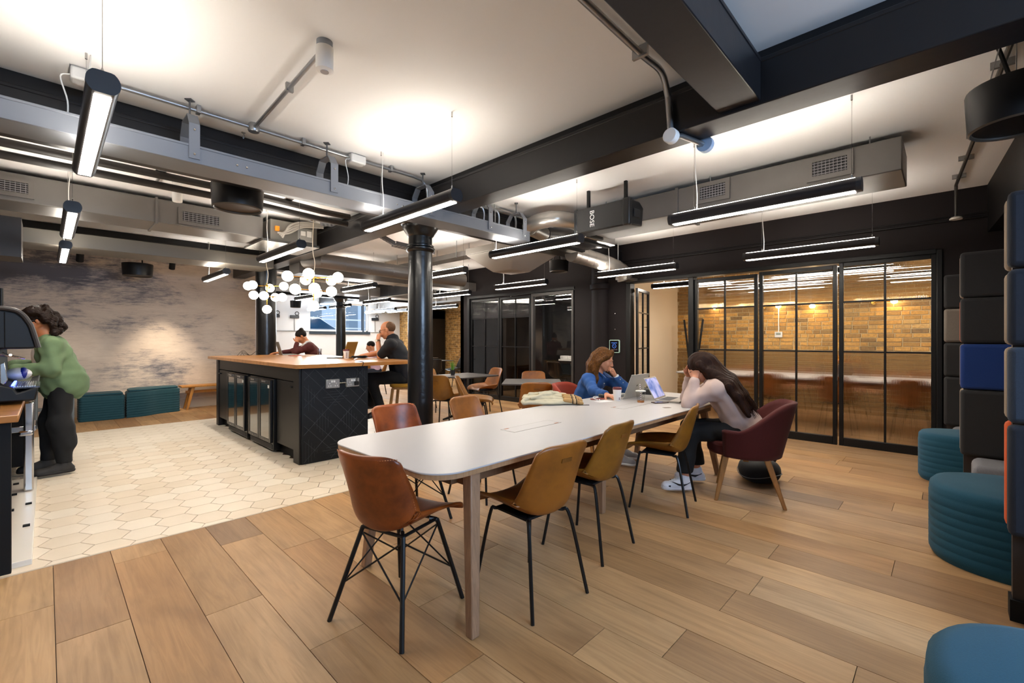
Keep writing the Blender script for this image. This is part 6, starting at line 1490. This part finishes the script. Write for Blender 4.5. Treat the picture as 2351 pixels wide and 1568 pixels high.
# ---------------------------------------------------------------- woman in the pale sweatshirt (back to us, long dark hair)
def person(label, loc, rz): return thing('person', label, 'person', loc, math.radians(rz))
SK_F = skin_mat('skin_fair', '#c98f6c', '#b8765a'); SK_W = skin_mat('skin_warm', '#b9774a', '#a4623c'); SK_M = skin_mat('skin_light', '#cc8f68', '#bd7752')
def sweat_woman():
    t = person('person in a pale pink sweatshirt with very long dark brown hair', (4.17, 1.27, 0), 20)
    J = dict(pelvis=(0, -.02, .56), chest=(-.03, .13, .83), neck=(-.06, .25, .99), shL=(-.19, .22, .90), shR=(.13, .20, .90), elL=(-.20, .42, .775), elR=(.14, .45, .775), wrL=(-.155, .375, .985), wrR=(.02, .43, .99),
             hipL=(-.09, .0, .53), hipR=(.09, .0, .53), knL=(-.13, .42, .52), knR=(.12, .43, .52), anL=(-.16, .46, .10), anR=(.17, .37, .10))
    H = Head((-.08, .335, 1.075), 12, -38, 0, .98)
    J['_h'] = H.c; lo, hi = bounds(J, .22); S = SDF(lo, hi, .006); H.skin(S); S.cap(H.p(0, -.02, -.06), J['neck'], .05, .052, .02); torso(S, J, .8); limbs(S, J, (.038, .034, .026), (.07, .05, .036))
    hand(S, J['wrL'], (.35, -.02, .9), (-.8, .4, .2), 1, (.5, .5, .4)); hand(S, J['wrR'], (-.35, -.05, .9), (.7, .5, 0), -1, (.5, .5, .4))
    obj('body', S.mesh('body', SK_F), None, t); H.details(t, '2a1a10', eyes=True)
    S = SDF(lo, hi, .008); torso(S, J, 1.12, ch=(.165, .125, .17), wa=(.155, .125, .15), pe=(.178, .14, .12), sh=.075)
    for q in 'LR': S.chain([J['sh'+q], J['el'+q]], [.075, .062], .04); S.cap(J['el'+q], vec(*J['wr'+q])*.86+vec(*J['el'+q])*.14, .062, .044, .02); S.cap(vec(*J['wr'+q])*.92+vec(*J['el'+q])*.08, vec(*J['wr'+q])*.8+vec(*J['el'+q])*.2, .037, .04, .01)
    S.wob(folds(1.3, 30), .0045); obj('sweatshirt', S.mesh('sweatshirt', cloth_mat('sweat_pink', '#b9a39a', .06)), None, t)
    S = SDF(lo, hi, .009); S.ell(J['pelvis'], (.172, .15, .105), None, .04); limbs(S, J, legr=(.098, .07, .058), arms=False, k=.04)
    for q in 'LR': S.cap(J['kn'+q], vec(*J['an'+q])+vec(0, 0, .1), .07, .062, .03)
    S.wob(folds(.4, 26), .004); 
    Z = S.ax[2][None, None, :]; S.d = np.maximum(S.d, (.17-Z).astype(np.float32)); obj('trousers', S.mesh('trousers', cloth_mat('trouser_black', '#080808', .1)), None, t)
    WS = M('sneaker_white', '#d9d8dc', .45); BS = M('sneaker_black', '#18181b', .5)
    for q, toe in (('L', (-.24, .66, .1)), ('R', (.12, .6, .1))):
        o, heel, d, up, sd, te = shoe('shoe', t, J['an'+q], toe, WS, WS)
        for s_ in (-1, 1):
            pts = [heel+d*.0+up*.045+sd*s_*.040, heel+d*.06+up*.022+sd*s_*.048, heel+d*.10+up*.028+sd*s_*.047, heel+d*.15+up*.05+sd*s_*.036]
            obj('swoosh', G().tube([Vector(p) for p in pts], [.003, .011, .008, .002], 6), BS, o, smooth=True)
        obj('toe_panel', G().tube([Vector(te+up*.012+sd*.043-d*.03), Vector(te+d*.024+up*.012+sd*.02), Vector(te+d*.024+up*.012-sd*.02), Vector(te+up*.012-sd*.043-d*.03)], .008, 6), BS, o, smooth=True)
        for k in range(4): obj('lace', G().tube([Vector(heel+d*(.1+.018*k)+up*(.075-.011*k)+sd*.022), Vector(heel+d*(.1+.018*k)+up*(.082-.011*k)), Vector(heel+d*(.1+.018*k)+up*(.075-.011*k)-sd*.022)], .004, 5), WS, o)
    # hair: cap over the skull, then a long fall down the back and over the left shoulder
    HM = hair_mat('hair_dark_brown', '#331a0d', '#100703'); S = SDF(lo, hi, .007)
    S.ell(H.p(0, -.022, .038), (.086, .103, .096), H.R, .02)
    for q in (-1, 1): S.cap(H.p(q*.07, .0, .03), H.p(q*.078, -.03, -.1), .03, .034, .03)
    C = vec(*J['chest'])
    for i, (a, b, c) in enumerate([((-.05+x*.35, .26-abs(x)*.1, 1.09-abs(x)*.35), (-.03+x*.8, .10+abs(x)*.1, .98-abs(x)*.25), (x*1.05, -.005+abs(x)*.3, .85)) for x in (-.19, -.15, -.11, -.07, -.03, .01, .05, .09, .13)]):
        e = vec(c[0]*1.12, c[1]-.085, .70+.025*(i % 3)); S.chain([vec(*a), vec(*b), vec(*c), e], [.06, .05, .038, .012 if i % 2 else .018], .03)
    S.cap(H.p(0, -.09, .0), (-.04, .2, 1.02), .07, .07, .04)
    S.wob(lambda X, Y, Z: np.sin(X*190+1.2*np.sin(Z*9)+Z*12)+.6*np.sin(X*330+Y*60+Z*20), .0026)
    hobj = obj('hair', S.mesh('hair', HM), None, t); g = G(); rn2 = random.Random(4)
    for k in range(90):
        x0 = rn2.uniform(-.16, .1); a = Vector((x0*.7-.03, .2+rn2.uniform(0, .04), 1.1-abs(x0+.03)*.35)); m_ = Vector((x0, .055+rn2.uniform(-.012, .01)+abs(x0)*.15, .97)); e = Vector((x0*1.15+rn2.uniform(-.02, .03), -.125+abs(x0+.02)*.4+rn2.uniform(-.015, .01), rn2.uniform(.66, .76)))
        g.tube(bez([a, m_+Vector((0, -.03, .05)), m_+Vector((0, -.05, -.1)), e], 8), [.004]*6+[.003, .002, .001], 5)
    obj('hair_strands', g, HM, hobj, smooth=True); return t
sweat_woman()
# ---------------------------------------------------------------- woman in the blue denim shirt
def blue_woman():
    t = person('person in a blue denim shirt with shoulder length light brown hair, hand at mouth', (4.22, 2.97, 0), -168)
    J = dict(pelvis=(0, -.02, .56), chest=(.0, .10, .80), neck=(.03, .19, .955), shL=(-.13, .19, .885), shR=(.17, .14, .885), elL=(-.10, .47, .785), elR=(.34, .27, .785), wrL=(-.06, .37, .94), wrR=(.46, .45, .775),
             hipL=(-.09, .0, .53), hipR=(.09, .0, .53), knL=(-.12, .43, .52), knR=(.12, .43, .52), anL=(-.13, .4, .1), anR=(.13, .45, .1))
    H = Head((.035, .262, 1.105), 14, -22, 4, 1.04); mo = H.p(0, .10, -.065); uu = unit_(vec(.45, -.15, .75)); J['wrL'] = tuple(mo-uu*.095+vec(-.015, .02, 0))
    J['_h'] = H.c; lo, hi = bounds(J, .22); S = SDF(lo, hi, .006); H.skin(S); S.cap(H.p(0, -.02, -.06), J['neck'], .046, .05, .02); torso(S, J, .8); limbs(S, J, (.036, .033, .025), (.07, .05, .036))
    hand(S, J['wrL'], uu, (-.35, .9, .2), 1, (.7, 1.0, .6), thumbdir=(.75, -.3, .55)); hand(S, J['wrR'], (.45, .85, -.12), (0, .1, 1), -1, (.2, .35, .2))
    obj('body', S.mesh('body', SK_F), None, t); H.details(t, '5b3a1e')
    S = SDF(lo, hi, .008); torso(S, J, 1.08, ch=(.158, .12, .17), wa=(.145, .115, .15), pe=(.172, .13, .12), sh=.066)
    for q in 'LR': S.chain([J['sh'+q], J['el'+q]], [.064, .054], .04); S.cap(J['el'+q], vec(*J['wr'+q])*.84+vec(*J['el'+q])*.16, .054, .041, .02)
    S.wob(folds(2.1, 34), .005); sh = obj('shirt', S.mesh('shirt', cloth_mat('denim_blue', '#1d4a86', .2)), None, t)
    N = vec(*J['neck']); g = G()
    for q in (-1, 1): g.extr([Vector(N+vec(q*.05, .0, .03)), Vector(N+vec(q*.065, .05, .0)), Vector(N+vec(q*.045, .105, -.06)), Vector(N+vec(q*.012, .085, -.035))], (0, .012, .004))
    obj('collar', g, cloth_mat('denim_blue', '#1d4a86', .2), sh, bevel=.004); g = G()
    for k in range(4): g.sphere((.02-.012*k, .262-.032*k+.002, .84-.06*k), .006, 8, 6)
    for k in range(2): e = vec(*J['elL'])*(.5-.25*k)+vec(*J['wrL'])*(.5+.25*k)+vec(.03, .035, 0); g.sphere(e, .006, 8, 6)
    obj('buttons', g, WPLAST, sh)
    S = SDF(lo, hi, .01); S.ell(J['pelvis'], (.17, .14, .105), None, .04); limbs(S, J, legr=(.09, .065, .052), arms=False, k=.04); Z = S.ax[2][None, None, :]; S.d = np.maximum(S.d, (.11-Z).astype(np.float32)); obj('trousers', S.mesh('trousers', cloth_mat('trouser_black', '#080808', .1)), None, t)
    for q, toe in (('L', (-.14, .62, .1)), ('R', (.14, .68, .1))): shoe('shoe', t, J['an'+q], toe, M('trainer_grey', '#8f8a88', .6), WPLAST)
    W = vec(*J['wrL']); u = unit_(vec(*J['wrL'])-vec(*J['elL'])); R = Vector(u).to_track_quat('Z', 'Y').to_matrix()
    wt_ = obj('wristwatch', G().lathe([(.032, -.012), (.034, -.01), (.034, .01), (.032, .012)], W-u*.012, 20, R, cap=False), WPLAST, t, smooth=True); obj('watch_face', G().obox(Vector(W-u*.012)+R@Vector((.0, -.033, 0)) if False else Vector(W-u*.012+vec(-.018, .03, .008)), .03, .03, .012, R), M('watch_black', '#111114', .1), wt_, bevel=.004)
    HM = hair_mat('hair_light_brown', '#6e4519', '#2e1908'); S = SDF(lo, hi, .006)
    S.ell(H.p(0, -.022, .038), (.084, .100, .092), H.R, .02); S.cap(H.p(.02, .05, .105), H.p(-.06, .055, .06), .022, .02, .02); S.cap(H.p(.02, .05, .105), H.p(.066, .045, .05), .022, .02, .02)
    for q in (-1, 1):
        S.chain([H.p(q*.066, .02, .05), H.p(q*.082, -.03, -.03), H.p(q*.084, -.03, -.13), H.p(q*.088, .01, -.2), H.p(q*.08, .035, -.26)], [.026, .032, .034, .026, .01], .02); S.chain([H.p(q*.05, -.08, .0), H.p(q*.065, -.085, -.1), H.p(q*.07, -.075, -.2), H.p(q*.07, -.05, -.26)], [.045, .042, .03, .012], .025)
    S.chain([H.p(0, -.1, .0), H.p(0, -.11, -.1), H.p(0, -.1, -.22)], [.045, .042, .018], .03)
    S.ell(H.p(0, .085, -.03), (.058, .05, .085), H.R, .02, cut=True)
    S.wob(lambda X, Y, Z: np.sin(X*190+Y*120+2*np.sin(Z*14))+.6*np.sin(X*120+Y*300+1.5*np.sin(Z*17)), .0022); obj('hair', S.mesh('hair', HM), None, t); return t
blue_woman()
# ---------------------------------------------------------------- man in navy on the bar stool
def navy_man():
    t = person('person in a navy polo shirt with glasses and shaved head, chin on fist', (3.50, 5.47, 0), 44)
    J = dict(pelvis=(0, -.02, .83), chest=(.0, .10, 1.12), neck=(.0, .18, 1.33), shL=(-.2, .15, 1.25), shR=(.2, .15, 1.25), elL=(-.16, .30, 1.095), elR=(.2, .42, 1.13), wrL=(-.07, .36, 1.31), wrR=(.08, .64, 1.085),
             hipL=(-.1, .0, .8), hipR=(.1, .0, .8), knL=(-.14, .44, .79), knR=(.12, .46, .78), anL=(-.16, .30, .40), anR=(.04, .50, .42))
    J['hipL'] = (-.1, 0, .80); H = Head((.0, .245, 1.455), 6, -14, 0, 1.06)
    J['_h'] = H.c; lo, hi = bounds(J, .22); S = SDF(lo, hi, .0065); H.skin(S); S.cap(H.p(0, -.02, -.06), J['neck'], .058, .06, .02); torso(S, J, .85); limbs(S, J, (.045, .041, .029), (.08, .055, .04))
    hand(S, J['wrL'], (.22, -.05, .6), (-.75, .5, .2), 1, (1.1, 1.1, .5), thumbdir=(-.05, -.75, .65)); hand(S, J['wrR'], (-.2, .9, -.1), (0, .1, 1), -1, (.3, .4, .3))
    obj('body', S.mesh('body', SK_M), None, t); H.details(t, '5a4028'); H.glasses(t)
    S = SDF(lo, hi, .008); torso(S, J, 1.1, belly=.02, ch=(.175, .125, .19), wa=(.16, .13, .16), pe=(.18, .14, .12), sh=.072)
    for q in 'LR': S.chain([J['sh'+q], vec(*J['sh'+q])*.2+vec(*J['el'+q])*.8], [.075, .066], .04)
    S.cap(vec(*J['neck'])+vec(0, -.03, .0), vec(*J['neck'])+vec(0, .02, .03), .07, .066, .02)
    S.wob(folds(.7, 32), .005); obj('polo_shirt', S.mesh('polo', cloth_mat('polo_navy', '#090b13', .15)), None, t)
    S = SDF(lo, hi, .009); S.ell(J['pelvis'], (.178, .15, .11), None, .04); limbs(S, J, legr=(.1, .075, .062), arms=False, k=.04); S.wob(folds(3, 26), .004); obj('trousers', S.mesh('trousers', cloth_mat('trouser_black', '#080808', .1)), None, t)
    for q, toe in (('L', (-.3, .52, .30)), ('R', (-.05, .72, .36))): shoe('shoe', t, J['an'+q], toe, M('shoe_black', '#141315', .5), M('sole_grey', '#2e2b2a', .7), L=.29)
    S = SDF(lo, hi, .006); S.ell(H.p(0, -.03, .03), vec(.077, .083, .078)*1.06, H.R, .01); S.ell(H.p(0, .06, .09), (.1, .07, .085), H.R, .02, cut=True); S.ell(H.p(0, .085, -.02), (.1, .075, .12), H.R, .02, cut=True)
    obj('hair', S.mesh('hair', hair_mat('hair_stubble', '#7a5a40', '#553c29')), None, t)
    W = vec(*J['wrL']); u = unit_(W-vec(*J['elL'])); R = Vector(u).to_track_quat('Z', 'Y').to_matrix(); wt_ = obj('wristwatch', G().lathe([(.034, -.01), (.034, .01)], W-u*.014, 20, R, cap=False), leather('strap_brown', '#6b4a2a', '#4a2f18'), t, smooth=True); obj('watch_face', G().lathe([(.017, -.006), (.017, .008)], Vector(W-u*.014+vec(-.03, .012, .01)), 16, Vector((-.9, .3, .2)).to_track_quat('Z', 'Y').to_matrix()), M('watch_cream', '#d9cdb8', .3), wt_, smooth=True)
navy_man()
# ---------------------------------------------------------------- woman in burgundy on the far stool
def burg_woman():
    t = person('person in a burgundy cardigan with dark hair in a bun, face resting on a fist', (3.52, 8.4, 0), 72)
    J = dict(pelvis=(0, -.02, .83), chest=(.0, .10, 1.08), neck=(.0, .2, 1.26), shL=(-.17, .16, 1.19), shR=(.17, .16, 1.19), elL=(-.14, .40, 1.10), elR=(.16, .42, 1.11), wrL=(-.06, .36, 1.275), wrR=(.1, .66, 1.085), hipL=(-.09, 0, .8), hipR=(.09, 0, .8), knL=(-.12, .42, .78), knR=(.12, .42, .78), anL=(-.1, .38, .4), anR=(.1, .38, .4))
    H = Head((.0, .29, 1.375), 4, -40, 6, .98); J['_h'] = H.c; lo, hi = bounds(J, .2); S = SDF(lo, hi, .007); H.skin(S); S.cap(H.p(0, -.02, -.06), J['neck'], .046, .05, .02); torso(S, J, .8); limbs(S, J, (.036, .033, .025), (.07, .05, .036))
    hand(S, J['wrL'], (.25, .0, .7), (-.85, .35, .1), 1, (1.2, 1.2, .5)); hand(S, J['wrR'], (-.2, .9, -.05), (0, .1, 1), -1, (.3, .4, .3)); obj('body', S.mesh('body', SK_W), None, t); H.details(t, '1d120c')
    S = SDF(lo, hi, .009); torso(S, J, 1.08, ch=(.158, .12, .17), wa=(.145, .115, .15), sh=.066)
    for q in 'LR': S.chain([J['sh'+q], J['el'+q]], [.064, .054], .04); S.cap(J['el'+q], vec(*J['wr'+q])*.86+vec(*J['el'+q])*.14, .052, .038, .02)
    S.wob(folds(.9, 32), .004); c = obj('cardigan', S.mesh('cardigan', cloth_mat('burgundy_knit', '#4a1512', .15)), None, t)
    N = vec(*J['neck']); g = G()
    for q in (-1, 1): g.tube([Vector(N+vec(q*.04, -.06, .03)), Vector(N+vec(q*.062, .0, .02)), Vector(N+vec(q*.05, .07, -.05)), Vector(N+vec(q*.03, .1, -.12))], [.02, .024, .022, .014], 8)
    obj('shirt_collar', g, cloth_mat('collar_white', '#d8d2cc', .05), c, smooth=True)
    S = SDF(lo, hi, .012); S.ell(J['pelvis'], (.17, .14, .105), None, .04); limbs(S, J, legr=(.09, .065, .055), arms=False, k=.04); obj('trousers', S.mesh('trousers', cloth_mat('trouser_black', '#080808', .1)), None, t)
    for q, toe in (('L', (-.12, .6, .36)), ('R', (.12, .6, .36))): shoe('shoe', t, J['an'+q], toe, M('shoe_black', '#141315', .5), M('sole_grey', '#2e2b2a', .7), L=.25)
    S = SDF(lo, hi+.08, .006); S.ell(H.p(0, -.022, .038), (.080, .096, .090), H.R, .02); S.ell(H.p(0, -.085, .1), (.038, .038, .036), H.R, .012); S.ell(H.p(0, .1, -.03), (.075, .07, .10), H.R, .02, cut=True); S.wob(lambda X, Y, Z: np.sin(X*200+Y*60), .0018); h = obj('hair', S.mesh('hair', hair_mat('hair_black', '#1d120c', '#0b0705')), None, t)
    obj('scrunchie', G().tube([H.p(.03*math.cos(a), -.066+.0*a, .085+.03*math.sin(a)) for a in [2*PI*i/14 for i in range(15)]], .012, 6, False), M('scrunchie_coral', '#c2604a', .8), h, smooth=True)
burg_woman()
# ---------------------------------------------------------------- barista in a green overshirt
def barista():
    t = person('person in a green overshirt and glasses working at the espresso machine', (.075, 6.365, 0), 88)
    J = dict(pelvis=(0, -.04, .92), chest=(.0, .02, 1.16), neck=(.0, .075, 1.37), shL=(-.17, .03, 1.265), shR=(.17, .03, 1.265), elL=(-.23, .03, 1.04), elR=(.22, .08, 1.05), wrL=(-.15, .31, 1.04), wrR=(.12, .34, 1.07), hipL=(-.1, -.04, .9), hipR=(.1, -.04, .9), knL=(-.13, -.02, .5), knR=(.12, .05, .5), anL=(-.14, -.06, .1), anR=(.1, .06, .1))
    H = Head((.0, .15, 1.505), 14, -26, 0, 1.02); J['_h'] = H.c; lo, hi = bounds(J, .24); S = SDF(lo, hi, .0065); H.skin(S); S.cap(H.p(0, -.02, -.06), J['neck'], .054, .06, .02); torso(S, J, .9); limbs(S, J, (.042, .038, .028), (.08, .06, .04))
    hand(S, J['wrL'], (.25, .9, -.15), (-.3, .1, .9), 1, (.3, .5, .4)); hand(S, J['wrR'], (-.1, .9, .1), (.3, 0, .9), -1, (.4, .6, .5)); obj('body', S.mesh('body', SK_W), None, t); H.details(t, '1d120c'); H.glasses(t)
    S = SDF(lo, hi, .008); S.ell((0, .075, 1.17), (.12, .1, .17), None, .03); S.ell((0, .07, .98), (.13, .11, .14), None, .04); obj('vest_top', S.mesh('vest', cloth_mat('top_white', '#d6cfc8', .05)), None, t)
    S = SDF(lo, hi, .008); torso(S, J, 1.1, ch=(.17, .135, .18), wa=(.172, .14, .17), pe=(.195, .17, .17), sh=.074); S.ell((0, -.065, .86), (.2, .165, .17), None, .05)
    for q in 'LR': S.chain([J['sh'+q], J['el'+q]], [.076, .068], .04); S.cap(J['el'+q], vec(*J['wr'+q])*.85+vec(*J['el'+q])*.15, .07, .052, .02)
    X = S.ax[0][:, None, None]; Y = S.ax[1][None, :, None]; Z = S.ax[2][None, None, :]
    S.ell((0, .19, 1.14), (.085, .12, .22), None, .02, cut=True)
    hem = (.735+.05*np.cos((Y+.03)*14)-Z); S.d = np.maximum(S.d, hem.astype(np.float32)); S.wob(folds(1.9, 26), .007)
    o = obj('overshirt', S.mesh('overshirt', cloth_mat('overshirt_green', '#5c714f', .2)), None, t)
    g = G()
    for q in (-1, 1): g.extr([Vector((q*.055, -.03, 1.40)), Vector((q*.085, .04, 1.36)), Vector((q*.08, .13, 1.28)), Vector((q*.05, .11, 1.31))], (q*.004, .012, .006))
    obj('collar', g, cloth_mat('overshirt_green', '#5c714f', .2), o, bevel=.004)
    S = SDF(lo, hi, .009); S.ell(J['pelvis'], (.16, .13, .12), None, .05); limbs(S, J, legr=(.1, .08, .056), arms=False, k=.05); S.cap((-.13, -.06, .45), (-.135, -.08, .3), .078, .07, .05); S.cap((.12, .02, .45), (.11, .0, .3), .078, .07, .05); S.wob(folds(2.7, 28), .003); Z = S.ax[2][None, None, :]; S.d = np.maximum(S.d, (.12-Z).astype(np.float32)); obj('leggings', S.mesh('leggings', cloth_mat('leggings_black', '#070708', .1)), None, t)
    for q, toe in (('L', (-.16, .2, .1)), ('R', (.1, .3, .1))): shoe('shoe', t, J['an'+q], toe, M('trainer_dark', '#2b2825', .7), M('sole_dark', '#1c1a19', .7), L=.29)
    S = SDF(lo, hi, .007); S.ell(H.p(0, -.03, .04), (.096, .106, .098), H.R, .03)
    rn3 = random.Random(9)
    for k in range(170):
        a = rn3.uniform(-2.2, 2.2); z = rn3.uniform(-.16, .1); rr = rn3.uniform(.095, .12)+.02*(z < 0)*math.cos(a); p = H.p(rr*math.sin(a), -.03-rr*math.cos(a)*.95, z)
        if math.cos(a) > .1 or z > .075: S.ell(p, vec(1, 1, 1.25)*rn3.uniform(.017, .027), None, .022)
    S.ell(H.p(0, .09, -.035), (.1, .075, .088), H.R, .015, cut=True); S.wob(lambda X, Y, Z: np.sin(X*170+Z*60)*np.sin(Y*160)*np.sin(Z*180)+.5*np.sin(X*260+Z*240+Y*90), .004); obj('hair', S.mesh('hair', hair_mat('hair_curly', '#24140c', '#0d0704')), None, t)
barista()
# ---------------------------------------------------------------- far man in pink
def far_man():
    t = person('person in a pink shirt with short black hair seated far behind the island', (5.62, 10.1, 0), 60)
    J = dict(pelvis=(0, -.02, .56), chest=(.0, .03, .83), neck=(.0, .08, 1.02), shL=(-.19, .05, .95), shR=(.19, .05, .95), elL=(-.2, .2, .76), elR=(.2, .2, .76), wrL=(-.1, .42, .78), wrR=(.1, .42, .78), hipL=(-.1, 0, .53), hipR=(.1, 0, .53), knL=(-.13, .44, .52), knR=(.13, .44, .52), anL=(-.13, .42, .1), anR=(.13, .42, .1))
    H = Head((.0, .11, 1.15), 0, -16, 0, 1.05); J['_h'] = H.c; lo, hi = bounds(J, .2); S = SDF(lo, hi, .011); H.skin(S); S.cap(H.p(0, -.02, -.06), J['neck'], .055, .06, .02); torso(S, J, .8); limbs(S, J, (.042, .038, .028)); hand(S, J['wrL'], (.2, .9, -.1), (0, 0, 1), 1); hand(S, J['wrR'], (-.2, .9, -.1), (0, 0, 1), -1); obj('body', S.mesh('body', SK_M), None, t); H.details(t, '1d120c')
    S = SDF(lo, hi, .012); torso(S, J, 1.08, sh=.07)
    for q in 'LR': S.chain([J['sh'+q], J['el'+q]], [.066, .056], .04); S.cap(J['el'+q], vec(*J['wr'+q])*.86+vec(*J['el'+q])*.14, .055, .042, .02)
    S.wob(folds(.5, 30), .004); obj('shirt', S.mesh('shirt', cloth_mat('shirt_pink', '#c9a9b8', .1)), None, t)
    S = SDF(lo, hi, .014); S.ell(J['pelvis'], (.175, .14, .105), None, .04); limbs(S, J, legr=(.095, .07, .06), arms=False, k=.04); obj('trousers', S.mesh('trousers', cloth_mat('trouser_navy', '#1a1f2c', .1)), None, t)
    for q, toe in (('L', (-.14, .66, .1)), ('R', (.14, .66, .1))): shoe('shoe', t, J['an'+q], toe, M('trainer_pale', '#c8c2ba', .6), WPLAST)
    S = SDF(lo, hi, .009); S.ell(H.p(0, -.02, .045), vec(.079, .095, .086)*1.05, H.R, .01); S.ell(H.p(0, .1, -.03), (.09, .075, .1), H.R, .02, cut=True); S.ell(H.p(0, 0, -.1), (.12, .12, .085), H.R, .02, cut=True); obj('hair', S.mesh('hair', hair_mat('hair_black', '#1d120c', '#0b0705')), None, t)
far_man()
